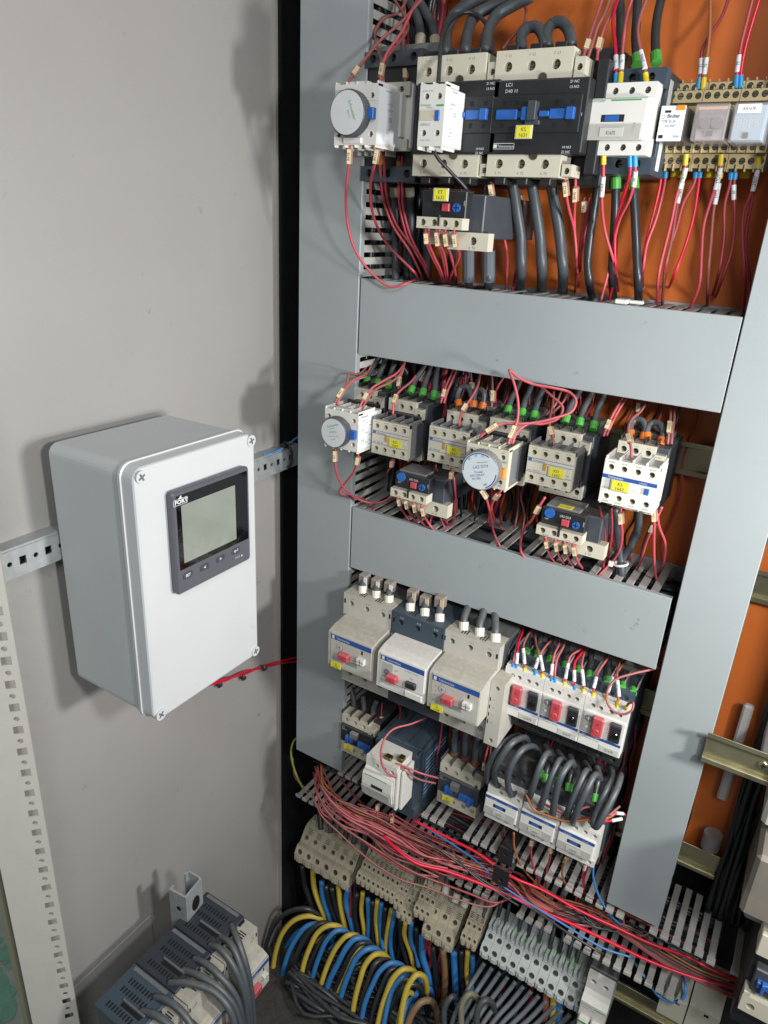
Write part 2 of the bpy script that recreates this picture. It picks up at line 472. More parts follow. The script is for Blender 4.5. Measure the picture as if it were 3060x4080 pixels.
# perforated door-post at the left edge
Rp = Vector((-539.7, 290, 0)); Lp = Vector((-568, 253.9, 0))
ud = (Lp - Rp).normalized(); nd = Vector((-ud.y, ud.x, 0))
if nd.x > 0: nd = -nd
wpost = (Lp - Rp).length
PP = lambda u, w, d: Rp + ud * u + nd * d + Vector((0, 0, w))
post = thing('perforated_frame_post', 'grey cabinet frame post at left edge with square and round holes down it', 'frame post')
b = MB(); cuts = []
w = 275.5
for k in range(91):
    cuts.append((9, w, 4.3, 4.3, 's') if k % 2 == 0 else (9, w, 2.6, 2.6, 'r')); w -= 12.5
plate_with_cutouts(b, 0, 20, -880, 290, cuts, PP, 1.5)
POSTM = mat('post_paint', 'b9b6ae', .5, var=.04, bump=.3, bscale=1200)
b.build('perforated_strip', POSTM, post)
b = MB()
for (u0, u1, d0, d1) in ((20, wpost, 0, 1.5), (0, 1.2, 1.5, 5), (wpost - 1.5, wpost, 1.5, 22)):
    vs = [PP(u, w, d) for u in (u0, u1) for d in (d0, d1) for w in (-1100, 290)]
    b.add(vs, [(0, 1, 3, 2), (4, 5, 7, 6), (0, 1, 5, 4), (2, 3, 7, 6), (0, 2, 6, 4), (1, 3, 7, 5)])
vs = [PP(u, w, d) for u in (0, 20) for d in (0, 1.5) for w in (-1100, -880)]
b.add(vs, [(0, 1, 3, 2), (4, 5, 7, 6), (0, 1, 5, 4), (2, 3, 7, 6), (0, 2, 6, 4), (1, 3, 7, 5)])
b.build('frame_profile', POSTM, post)
b = MB()
vs = [PP(u, w, d) for u in (wpost, wpost + 9) for d in (4, 16) for w in (-1100, 290)]
b.add(vs, [(0, 1, 3, 2), (4, 5, 7, 6), (0, 1, 5, 4), (2, 3, 7, 6), (0, 2, 6, 4), (1, 3, 7, 5)])
b.build('edge_seal', mat('olive_seal', '6b6a58', .6), post)

# ---------------------------------------------------------------- wiring ducts
def h_duct(name, label, x0, x1, z1, z0, cover=True, skip=()):
    t = thing(name, label, 'cable duct', (x0, 670, z0))
    W = x1 - x0; H = z1 - z0
    if cover:
        MB().box(0, W, 0, 1.8, 0, H, b=.5).box(0, W, 1.8, 7, H - 1.6, H - .2, b=.3).box(0, W, 1.8, 7, .2, 1.6, b=.3).build('duct_cover', DUCT, t)
    MB().box(0, W, 84, 86, 0, H, b=0).build('duct_base', DUCT, t)
    f = MB().box(0, 7.6, 2.5, 84, 0, 1.4, b=.25)
    if cover: f.box(0, 12.2, 2.5, 9, 0.02, 1.38, b=0)
    fo = None; n = int(W / 12.5)
    for k in range(n):
        if k in skip: continue
        x = k * 12.5 + 2
        if fo is None: fo = f.build('duct_finger', DUCTF, t, (x, 0, H - 3.2))
        else: inst(fo, t, (x, 0, H - 3.2))
    lo = MB()
    for k in range(n): lo.box(k * 12.5 + 2, k * 12.5 + 9.6, 2.5, 84, 1.8, 3.2, b=0)
    lo.build('lower_fingers', DUCTF, t)['kind'] = 'stuff'
    return t
h_duct('cable_duct', 'wide grey horizontal duct cover with slotted top between upper and middle device rows', -443.5, -65.5, -58.5, -139.5, skip=(5, 9, 13, 18, 19))
h_duct('cable_duct', 'lower grey horizontal duct cover between middle devices and circuit breakers', -443.5, -69.5, -324.5, -406, skip=(4, 7, 12, 13, 16, 22))
def v_duct(label, x0, x1, z0, z1, side):
    t = thing('cable_duct', label, 'cable duct', (x0, 670, z0))
    W = x1 - x0; H = z1 - z0
    MB().box(0, W, -.6, 1.4, 0, H, b=.6).box(.2, 1.8, 1.4, 8, 0, H, b=.3).box(W - 1.8, W - .2, 1.4, 8, 0, H, b=.3).build('duct_cover', DUCT, t)
    MB().box(0, W, 84, 86, 0, H, b=0).build('duct_base', DUCT, t)
    fo = None; n = int(H / 12.5)
    xs = (W - 3.4) if side == 'r' else 2
    for k in range(n):
        z = k * 12.5 + 2
        if fo is None: fo = MB().box(0, 1.4, 2.2, 84, 0, 7.6, b=.25).build('duct_finger', DUCTF, t, (xs, 0, z))
        else: inst(fo, t, (xs, 0, z))
    b = MB(); xo = 2 if side == 'r' else (W - 3.4)
    for k in range(n): b.box(xo, xo + 1.4, 2.2, 84, k * 12.5 + 2, k * 12.5 + 9.6, b=0)
    b.build('far_fingers', DUCTF, t)['kind'] = 'stuff'
v_duct('tall grey vertical duct cover down the left side of the devices', -527.5, -445.5, -735, 340, 'r')
v_duct('tall grey vertical duct cover down the right side, brightly lit', -64.2, -4.8, -729, 220, 'r')
# added block out of view, keeps lamp light off the right-hand plate
tag(MB().box(76, 136, 640, 756, -430, 320, b=1).build('cable_duct', DUCT), 'added grey block right of the ducts, out of view, shading the plate', 'cable duct')
# uncovered duct at the bottom: clip-ended fingers
def open_duct():
    t = thing('open_cable_duct', 'uncovered cable duct at the bottom with clip ended fingers full of red wires', 'cable duct', (0, 0, 0))
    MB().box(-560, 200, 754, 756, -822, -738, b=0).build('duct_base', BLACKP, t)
    up = MB().box(0, 7.2, 676, 753, -1.2, 0, b=.2).box(-.8, 8, 670, 676, -1.6, .8, b=.4).box(-.8, 8, 668.5, 671, -4, .8, b=.4)
    lo = MB().box(0, 7.2, 676, 753, 0, 1.2, b=.2).box(-.8, 8, 670, 676, -.8, 1.6, b=.4).box(-.8, 8, 668.5, 671, -.8, 4.5, b=.4)
    r = random.Random(3); a = b = None
    gone = {3, 4, 9, 10, 14, 15, 33, 34, 41, 45, 46, 50}
    for k in range(52):
        x = -450 + 12.5 * k + r.uniform(-.6, .6)
        rz = r.uniform(-.012, .012)
        if k not in gone:
            if a is None: a = up.build('duct_finger', DUCTF, t, (x, 0, -738))
            else: inst(a, t, (x, 0, -738 + r.uniform(-1.5, 1.5)))
    gone = {7, 12, 20, 27, 28, 33}
    for k in range(46):
        x = -527 + 12.5 * k + r.uniform(-.6, .6)
        if k not in gone:
            if b is None: b = lo.build('duct_finger', DUCTF, t, (x, 0, -824))
            else: inst(b, t, (x, 0, -824 + r.uniform(-1.5, 1.5)))
open_duct()
# top duct: only its underside shows
t = h_duct('cable_duct', 'grey duct running along the very top edge above the contactors', -443.5, 60, 310, 226)

# ---------------------------------------------------------------- DIN rails
def din_rail(label, x0, x1, yf, z0, z1, m=ZINC, screws=()):
    t = thing('din_rail', label, 'mounting rail', (x0, yf, z0)); H = z1 - z0; W = x1 - x0
    prof = [(0, 0), (0, 5.2), (5.2, 5.2), (5.2, H - 5.2), (0, H - 5.2), (0, H), (1.1, H), (1.1, H - 4.1), (6.3, H - 4.1), (6.3, 4.1), (1.1, 4.1), (1.1, 0)]
    b = MB()
    for i in range(5):
        pass
    for (ya, yb, za, zb) in ((0, 1.1, 0, 5.2), (1.1, 6.3, 4.1, 5.2), (5.2, 6.3, 5.2, H - 5.2), (1.1, 6.3, H - 5.2, H - 4.1), (0, 1.1, H - 5.2, H)):
        b.box(0, W, ya, yb, za, zb, b=.25)
    b.build('rail_profile', m, t)
    for x in screws:
        s = MB().cyl((x, 3.4, H / 2), 4.6, 1.8, 'y', 20, 0, b=.6).build('screw', ZINC, t)
        MB().box(x - 3, x + 3, 3.3, 3.42, H / 2 - .6, H / 2 + .6, b=0).box(x - .6, x + .6, 3.28, 3.4, H / 2 - 3, H / 2 + 3, b=0).build('screw_slot', HOLE, s)
    return t
din_rail('mounting rail behind the top row contactors and relays', -440, 60, 745, 58, 93)
din_rail('yellowish mounting rail behind the middle row, seen right of contactor block KS 1662', -440, -66, 742, -222, -188)
din_rail('zinc mounting rail right of the right duct at mid height, half in shadow', -7, 120, 742, -337, -302)
din_rail('short bright zinc rail standing proud with a screw, overlapping the right duct', -8.5, 120, 655, -480, -445, screws=(52,))
din_rail('lower zinc mounting rail right of the right duct near its foot', -440, 120, 742, -697, -662)
din_rail('mounting rail under the large circuit breakers row', -440, -66, 742, -512, -477)
din_rail('bottom mounting rail holding the terminal strip', -540, 120, 742, -967, -932)
# standoff behind the proud rail
tag(MB().box(40, 62, 662, 757, -474, -452, b=1).build('rail_standoff', GALV), 'steel standoff block behind the short bright zinc rail', 'standoff')

# ---------------------------------------------------------------- C profile on the left wall (behind the meter box)
def wall_rail():
    t = thing('perforated_wall_rail', 'galvanised perforated rail running across the left wall behind the meter box', 'mounting rail')
    y0, y1 = 262, 712; z0, z1 = -308, -279
    sk = -1.5 / 450
    b = MB(); cuts = []
    y = y0 + 4; k = 0
    while y < y1 - 4:
        cuts.append((k,)); y += 12.5; k += 1
    P = lambda u, w, d: Vector((-559 - d, w, u + (w - y0) * 3.0 / 450 - 1))
    cc = [(-293.5, y0 + 8 + 12.5 * i, 3.9 if i % 2 == 0 else 2.4, 3.3, 's' if i % 2 == 0 else 'r') for i in range(int((y1 - y0 - 10) / 12.5))]
    plate_with_cutouts(b, z0 + 2.5, z1 - 2.5, y0, y1, cc, P, 1.6)
    b.build('rail_web', GALV, t)
    b = MB()
    for za, zb in ((z0, z0 + 2.3), (z1 - 2.3, z1)):
        vs = [P(u, w, d) for u in (za, zb) for w in (y0, y1) for d in (.6, 15.5)]
        b.add(vs, [(0, 1, 3, 2), (4, 5, 7, 6), (0, 1, 5, 4), (2, 3, 7, 6), (0, 2, 6, 4), (1, 3, 7, 5)])
    b.build('rail_flange', GALV, t)
wall_rail()
# channel piece standing on the base behind the tilted breakers
def channel():
    a, b_, c, d = [atz('I', x, y, z) for x, y, z in ((866, 824, -757), (936, 862, -757), (1018, 764, -757), (955, 730, -757))]
    t = thing('steel_channel', 'short upright galvanised C channel with a round hole, behind the dark vented breakers', 'steel channel', b_)
    M = Matrix.Translation(-b_)
    def sheet(p, q, nm, z0=-120, th=2.4, dz=0):
        u = (q - p).normalized(); n = Vector((-u.y, u.x, 0)) * th
        vs = [v + Vector((0, 0, h)) for v in (p, q, q + n, p + n) for h in (z0, dz)]
        return MB().add(vs, [(0, 1, 3, 2), (2, 3, 5, 4), (4, 5, 7, 6), (6, 7, 1, 0), (0, 2, 4, 6), (1, 3, 5, 7)]).build(nm, GALV, t, M=M)
    sheet(a, b_, 'channel_flange'); sheet(b_, c, 'channel_web', th=-2.4, dz=.4); sheet(c, d, 'channel_flange', dz=3)
    ia = (d - c).normalized()
    sheet(a, a + (c - b_).normalized() * 7, 'channel_lip'); sheet(d, d - (c - b_).normalized() * 7, 'channel_lip', dz=3)
    u = (c - b_).normalized(); n = Vector((u.y, -u.x, 0)); hb = MB(); m = b_ + (c - b_) * .55 + Vector((0, 0, -26)) + n * 2.6
    for (cc, uu, nn, r, rz) in ((m, u, n, 7, 11), (a + (b_ - a) * .55 + Vector((0, 0, -24)), (b_ - a).normalized(), Vector(((b_ - a).normalized().y, -(b_ - a).normalized().x, 0)), 3.4, 3.4)):
        o = len(hb.v); hb.v += [cc + nn * .3 + uu * r * math.cos(k * math.pi / 9) + Vector((0, 0, rz * math.sin(k * math.pi / 9))) for k in range(18)]
        hb.f.append(tuple(o + k for k in range(18))); hb.m.append(0)
    hb.build('channel_hole', HOLE, t, M=M)
channel()

# ---------------------------------------------------------------- enclosure with power factor meter
def rrect(y0, y1, z0, z1, r, n=6):
    out = []
    for cy, cz, a0 in ((y1 - r, z1 - r, 0), (y0 + r, z1 - r, 90), (y0 + r, z0 + r, 180), (y1 - r, z0 + r, 270)):
        for i in range(n + 1):
            a = math.radians(a0 + 90 * i / n); out.append((cy + r * math.cos(a), cz + r * math.sin(a)))
    return out
def loft_x(b, secs, n=6, mi=0):
    # secs: (x, y0, y1, z0, z1, r)
    o = len(b.v); m = 4 * (n + 1)
    for (x, y0, y1, z0, z1, r) in secs: b.v += [Vector((x, p[0], p[1])) for p in rrect(y0, y1, z0, z1, r, n)]
    for k in range(len(secs) - 1):
        for i in range(m):
            j = (i + 1) % m; b.f.append((o + k * m + i, o + k * m + j, o + (k + 1) * m + j, o + (k + 1) * m + i)); b.m.append(mi)
    b.f.append(tuple(o + i for i in range(m))[::-1]); b.m.append(mi)
    b.f.append(tuple(o + (len(secs) - 1) * m + i for i in range(m))); b.m.append(mi)
    return b
def enclosure():
    Y0, Y1, Z0, Z1 = 352, 501, -445, -191.5
    t = thing('meter_enclosure', 'large light grey plastic box with a square meter, mounted on the left wall rail', 'electrical box', (-554, 427, -315))
    ox = Vector((-554, 427, -315)); M = Matrix.Translation(-ox)
    s = lambda x, d, r: (x, Y0 + d, Y1 - d, Z0 + d, Z1 - d, r)
    loft_x(MB(), [s(-558, 6, 8), s(-555, 3.2, 10), s(-467, 2.4, 11), s(-466.5, 1.2, 12), s(-464.5, 1.2, 12)]).build('box_body', BOXG, t, M=M)
    loft_x(MB(), [s(-464.4, 2.4, 11), s(-462.6, 2.4, 11)]).build('seal', mat('seal_dark', '6b6f70', .6), t, M=M)
    lid = loft_x(MB(), [s(-462.6, .2, 12), s(-459.5, .2, 12), s(-459, 1.4, 12), s(-447.5, 2.4, 11), s(-446, 3.2, 10.5), s(-445, 5, 9)]).build('box_lid', BOXF, t, M=M)
    for y, z in ((Y0 + 9.5, Z1 - 10), (Y1 - 8.5, Z1 - 9), (Y0 + 9.5, Z0 + 9), (Y1 - 8.5, Z0 + 9)):
        q = MB().cyl((-445.2, y, z), 5.6, 1.7, 'x', 28, b=0).build('lid_screw', BOXF, t, M=M)
        a = random.uniform(.2, 1.2); R = Matrix.Translation(-ox) @ Matrix.Translation((0, y, z)) @ Matrix.Rotation(a, 4, 'X') @ Matrix.Translation((0, -y, -z))
        MB().box(-444.2, -443.42, y - 3.6, y + 3.6, z - .9, z + .9, b=0).box(-444.2, -443.4, y - .9, y + .9, z - 3.6, z + 3.6, b=0).cyl((-444.2, y, z), 1.5, .83, 'x', 12).build('screw_recess', mat('screw_recess_grey', '5d6265', .5), q, M=R)
    # meter
    y0, y1, z0, z1 = 384.5, 480, -318.5, -220.5
    f = -436.3
    mt = loft_x(MB(), [(-446, y0 + 1.5, y1 - 1.5, z0 + 1.5, z1 - 1.5, 4), (-440, y0, y1, z0, z1, 4), (-438, y0, y1, z0, z1, 4), (f, y0 + 1.5, y1 - 1.5, z0 + 1.5, z1 - 1.5, 3)]).build('meter_bezel', BEZEL, t, M=M)
    gz0 = -294.5
    loft_x(MB(), [(f - .3, y0 + 4, y1 - 3.5, gz0, z1 - 4, 1), (f + .35, y0 + 4, y1 - 3.5, gz0, z1 - 4, 1)]).build('display_glass', GLOSSB, mt, M=M)
    p = atx('J', 918, 590, f); q = atx('J', 1200, 742, f)
    loft_x(MB(), [(f - .1, p.y, q.y, -289, p.z - .5, .8), (f + .55, p.y, q.y, -289, p.z - .5, .8)]).build('lcd_screen', LCD, mt, M=M)
    rt = (math.pi / 2, 0, math.pi / 2)
    for (x, y, s_) in ((955, 945, 'SET'), (1040, 905, '<'), (1120, 862, '>'), (1198, 822, '↵')):
        c = atx('J', x, y, f)
        bt = loft_x(MB(), [(f - .2, c.y - 6, c.y + 6, c.z - 3.3, c.z + 3.3, 2.2), (f + .5, c.y - 5.6, c.y + 5.6, c.z - 2.9, c.z + 2.9, 2)]).build('meter_button', mat('button_slate', '3f444c', .4), mt, M=M)
        if s_ == '↵':
            bb = MB()
            for a in (((-2.6, 0), (2.4, 0)), ((2.4, 0), (2.4, 1.9)), ((-2.6, 0), (-1, 1.3)), ((-2.6, 0), (-1, -1.3))):
                u, v = a; d = Vector((0, v[0] - u[0], v[1] - u[1])); nn = Vector((0, -d.z, d.y)).normalized() * .35
                pu = Vector((f + .6, c.y + u[0], c.z + u[1])); pv = pu + d
                k = len(bb.v); bb.v += [pu - nn, pv - nn, pv + nn, pu + nn]; bb.f.append((k, k + 1, k + 2, k + 3)); bb.m.append(0)
            bb.build('button_arrow', WHITEINK, mt, M=M)
        else:
            L = Vector((f + .62, c.y, c.z - (1.2 if s_ == 'SET' else 1.5))) - ox
            text(s_, 2.6 if s_ == 'SET' else 3.2, WHITEINK, mt, L, rt, align='CENTER', bold=.03)
    c = atx('J', 915, 575, f)
    L = Vector((f + .6, c.y - 6.4, c.z - 1.1))
    text('FORT', 3.5, WHITEINK, mt, L - ox, rt, sx=1.15, bold=.04)
    bb = MB()
    for (u0, u1, v0, v1) in ((-8, 8.2, -2.4, -2.0), (-8, 8.2, 3.0, 3.4), (-8, -7.6, -2.4, 3.4), (7.8, 8.2, -2.4, 3.4)):
        k = len(bb.v); bb.v += [Vector((f + .55, c.y + u, c.z + v)) for u, v in ((u0, v0), (u1, v0), (u1, v1), (u0, v1))]; bb.f.append((k, k + 1, k + 2, k + 3)); bb.m.append(0)
    k = len(bb.v); bb.v += [Vector((f + .56, c.y + u, c.z + v)) for u, v in ((-2.6, 3.3), (1.6, 3.3), (1.2, 6.2))]; bb.f.append((k, k + 1, k + 2)); bb.m.append(0)
    bb.build('logo_frame', WHITEINK, mt, M=M)
    c = atx('J', 1195, 862, f)
    text('3-0.5', 2.1, WHITEINK, mt, Vector((f + .4, c.y, c.z - .5)) - ox, rt)
    k = atx('J', 1228, 845, f); bb = MB(); bb.v += [Vector((f + .4, k.y + u, k.z + v)) for u, v in ((-1.2, -1), (1.2, -1), (0, 1.4))]; bb.f.append((0, 1, 2)); bb.m.append(0)
    bb.build('warning_mark', WHITEINK, mt, M=M)
enclosure()
# ================================================================ devices
class Dev:
    def __init__(s, name, label, cat, x, Y, z, group=None):
        s.o = Vector((x, Y, z)); s.t = thing(name, label, cat, s.o, group); s.M = Matrix.Translation(-s.o)
    def part(s, b, name, mats, parent=None, **k):
        return b.build(name, mats, parent or s.t, M=s.M, **k)
    def box(s, name, m, x0, x1, y0, y1, z0, z1, b=.5, parent=None, **k):
        return s.part(MB().box(x0, x1, y0, y1, z0, z1, 0, b), name, m, parent, **k)
    def tx(s, st, size, m, x, y, z, parent=None, **k):
        return text(st, size, m, parent or s.t, Vector((x, y, z)) - s.o, **k)
HM = lambda m: [m, HOLE, SCREW]
def ytag(D, x, z, w, h, Y, l1, l2, parent=None):
    hd = D.box('tag_holder', CREAM, x - 1.2, x + w + 1.2, Y, Y + 1.5, z - h, z + .6, .3, parent)
    g = D.box('marking_tag', YELLOW, x, x + w, Y - .5, Y + .3, z - h + .6, z, .15, hd)
    D.tx(l1, h * .3, BLACKINK, x + w * .5, Y - .56, z - h * .43, hd, align='CENTER')
    D.tx(l2, h * .3, BLACKINK, x + w * .5, Y - .56, z - h * .86, hd, align='CENTER')

# ---- big black contactors of the top row
def contactor_big(name, label, X0, W, face, strips, Yf=628, grp=None, tag_=None, texts=(), side=9):
    x, z, w, h = face
    D = Dev(name, label, 'contactor', x, Yf, z, grp)
    # core body
    D.box('body', BLACK, x + 1, x + w + side, Yf + 34, 742, z - h - 22, z + 26, 1)
    b = MB().box(x, x + w, Yf, Yf + 34, z - h, z, 0, 1)
    b.box(x + w, x + w + side, Yf + 14, Yf + 34, z - h - 14, z + 14, 0, .8)
    D.part(b, 'front_housing', BLACK)
    # recessed sliders with square windows
    xc0 = x + 1; pz = z - h * .22; ph = h * .50
    D.box('slider_plate', BLACK, xc0, x + w - 4, Yf - 1.6, Yf + 1, pz - ph, pz, .5)
    wb = MB()
    for fx in (.12, .26, .68, .84):
        for fz in (.2, .8):
            wb.box(x + w * fx, x + w * fx + 3.4, Yf - 1.7, Yf - 1.5, pz - ph * fz - 1.8, pz - ph * fz + 1.8, 0, 0)
    D.part(wb, 'square_openings', HOLE)
    sl = MB()
    zc = pz - ph * .5
    sl.box(x + w * .07, x + w * .30, Yf - 4, Yf - 1, zc - 3.8, zc + 3.8, 0, .6)
    sl.box(x + w * .30, x + w * .40, Yf - 2.8, Yf - 1, zc - 2.4, zc + 2.4, 0, .4)
    sl.box(x + w * .36, x + w * .42, Yf - 7, Yf - 1, zc - 4.6, zc + 5, 0, .6)
    D.part(sl, 'blue_slider', BLUE)
    sr = MB()
    sr.box(x + w * .64, x + w * .82, Yf - 3.6, Yf - 1, zc - 3.6, zc + 3.6, 0, .6)
    sr.box(x + w * .82, x + w * .9, Yf - 6, Yf - 1, zc - 4.4, zc + 4.4, 0, .5)
    sr.box(x + w * .54, x + w * .64, Yf - 5, Yf - 1, zc - 2, zc + 2, 0, .4)
    D.part(sr, 'blue_slider', BLUE)
    D.box('carrier', DGREY, x + w * .43, x + w * .52, Yf - 9, Yf - 1, zc - 5, zc + 9, .6)
    D.box('carrier', DGREY, x + w * .40, x + w * .55, Yf - 5, Yf - 1, zc - 8, zc - 4.6, .6)
    # terminal strips
    for (sx, sz, sw, sh, labs, up) in strips:
        hz = sz - sh * (.55 if up else .42)
        hs = [(sx + sw * f, hz, 3.7) for f in (.17, .48, .80)]
        b = MB().holedbox(sx, sx + sw, Yf + 4, Yf + 30, sz - sh, sz, hs, 7, 0, 1, 2)
        nz = sz if up else sz - sh
        D.part(b, 'terminal_strip', HM(CREAM))
        for f, lb in zip((.17, .48, .80), labs):
            D.tx(lb, 1.9, GREYINK, sx + sw * f, Yf + 3.9, (sz - sh * .22) if up else (sz - sh * .9), align='CENTER')
            # clamp seen behind / beyond the strip
            D.box('clamp_guard', BLACK, sx + sw * f - 5, sx + sw * f + 5, Yf + 9, Yf + 26, (nz + .2) if up else (nz - 6), (nz + 5) if up else (nz - .2), .8)
        # small auxiliary screw at the right end
        ax = sx + sw + 1.5
        b = MB().holedbox(ax, ax + 8.5, Yf + 6, Yf + 28, sz - sh + 1 - (2 if up else 0), sz - 7, [(ax + 4.2, sz - sh * .5 - 3.4, 2.5)], 4, 0, 1, 2)
        D.part(b, 'auxiliary_terminal', HM(CREAM))
    for (s_, sz_, fx, fz) in texts:
        D.tx(s_, sz_, WHITEINK, x + w * fx, Yf - .1, z - h * fz)
    for fx in (.5,):
        for zz in (z + 1.5, z - h - 1.2):
            D.part(MB().cyl((x + w * fx, Yf + 2.5, zz), 3.4, 3, 'y', 16), 'cross_screw', SCREW)
    if tag_: tag_(D)
    return D
fA = rc('A', 1375, 575, 'B', 325, 1092, 628)
sTop = rc('A', 1393, 364, 'B', 255, 548, 632); sBot = rc('A', 1326, 1098, 'B', 168, 1262, 632)
def tA(D):
    p = at('A', 1537, 895, 619); ytag(D, p.x, p.z, 12.5, 9.6, 618, 'KS', '1631')
    p = at('A', 1368, 1018, 627.4); D.box('name_plate', BLACK, p.x, p.x + 19, 627.4, 628.2, p.z - 4.6, p.z, .1)
    bb = MB()
    for q in ((0, 19, 0, -.35), (0, 19, -4.6, -4.25), (0, .35, 0, -4.6), (18.65, 19, 0, -4.6), (.6, 3.2, -1, -3.6)):
        bb.box(p.x + q[0], p.x + q[1], 627.3, 627.38, p.z + q[3], p.z + q[2], 0, 0)
    D.part(bb, 'name_plate_border', WHITEINK)
    D.tx('Telemecanique', 2.1, WHITEINK, p.x + 3.8, 627.32, p.z - 3.3, sx=.78)
contactor_big('contactor', 'large black contactor with cream terminals and yellow tag KS 1631', 0, 0, fA,
              [(*sTop, ('1  L1', '3  L2', '5  L3'), True), (*sBot, ('2  T1', '4  T2', '6  T3'), False)], tag_=tA,
              texts=(('LC1', 2.6, .13, .085), ('D40 11', 2.6, .13, .17), ('21 NC', 1.9, .8, .07), ('13 NO', 1.9, .8, .14), ('14 NO', 1.9, .8, .93), ('22 NC', 1.9, .8, .995), ('11', 2.2, .93, .5)))
fB = rc('A', 828, 590, 'A', 1368, 1092, 628)
sTop = rc('A', 830, 405, 'A', 1300, 582, 632); sBot = rc('A', 797, 1098, 'A', 1247, 1258, 632)
contactor_big('contactor', 'black contactor with cream terminals behind the slim white two terminal block', 0, 0, fB,
              [(*sTop, ('1  L1', '3  L2', '5  L3'), True), (*sBot, ('2  T1', '4  T2', '6  T3'), False)],
              texts=(('21 NC', 1.9, .84, .07), ('13 NO', 1.9, .84, .14), ('14 NO', 1.9, .78, .95), ('22 NC', 1.9, .78, 1.01), ('11', 2.2, .93, .5)), side=2)

# ---- dark contactor behind the white timer, far left of top row
def left_contactor():
    x, z, w, h = rc('A', 485, 385, 'A', 835, 1300, 676)
    D = Dev('contactor', 'dark slate contactor mostly hidden behind the white timer in the top row', 'contactor', x, 676, z)
    b = MB().holedbox(x, x + w, 668, 700, z - 13, z, [(x + w * f, z - 6, 3.6) for f in (.15, .5, .85)], 7, 0, 1, 2)
    D.part(b, 'terminal_strip', HM(DGREY))
    b = MB().holedbox(x, x + w, 668, 700, z - h, z - h + 14, [(x + w * f, z - h + 7.5, 3.8) for f in (.15, .5, .85)], 7, 0, 1, 2)
    D.part(b, 'terminal_strip', HM(SLATE))
    D.box('body', BLACK, x - 1, x + w + 3, 672, 742, z - h + 5, z - 4, 1)
    D.box('top_cover', MGREY, x + 3, x + w + 8, 690, 740, z - 2, z + 9, 1)
    x2, z2, w2, h2 = rc('A', 405, 600, 'A', 780, 1085, 655)
    b = MB()
    n = 6
    D.box('white_front', WHITE, x2 + 24, x2 + w2, 652, 671, z2 - h2 + 3, z2 - 2, .8)
    D.box('white_front_step', WHITE, x2 + 24, x2 + w2 - 6, 643, 652.5, z2 - h2 + 12, z2 - 10, .8)
    D.part(MB().holedbox(x2 + 28, x2 + w2 - 1, 648, 656, z2 - h2 + 1, z2 - h2 + 11, [(x2 + w2 - 10, z2 - h2 + 6, 2.6)], 4, 0, 1, 2), 'coil_terminal', HM(CREAMG))
    D.part(MB().holedbox(x2 + 28, x2 + w2 - 1, 648, 656, z2 - 12, z2 - 1, [(x2 + w2 - 10, z2 - 7, 2.6)], 4, 0, 1, 2), 'coil_terminal', HM(CREAMG))
    D.box('side_bar', DGREY, x2 + w2, x2 + w2 + 5, 656, 735, z2 - h2 - 4, z2 + 4, .8)
    f = MB()
    for k in range(5): f.box(x2 + 4 + k * 8, x2 + 5.5 + k * 8, 652, 670, z2 - h2 - 3, z2 - h2 + 4, 0, .2)
    D.part(f, 'lower_fins', WHITE)
left_contactor()

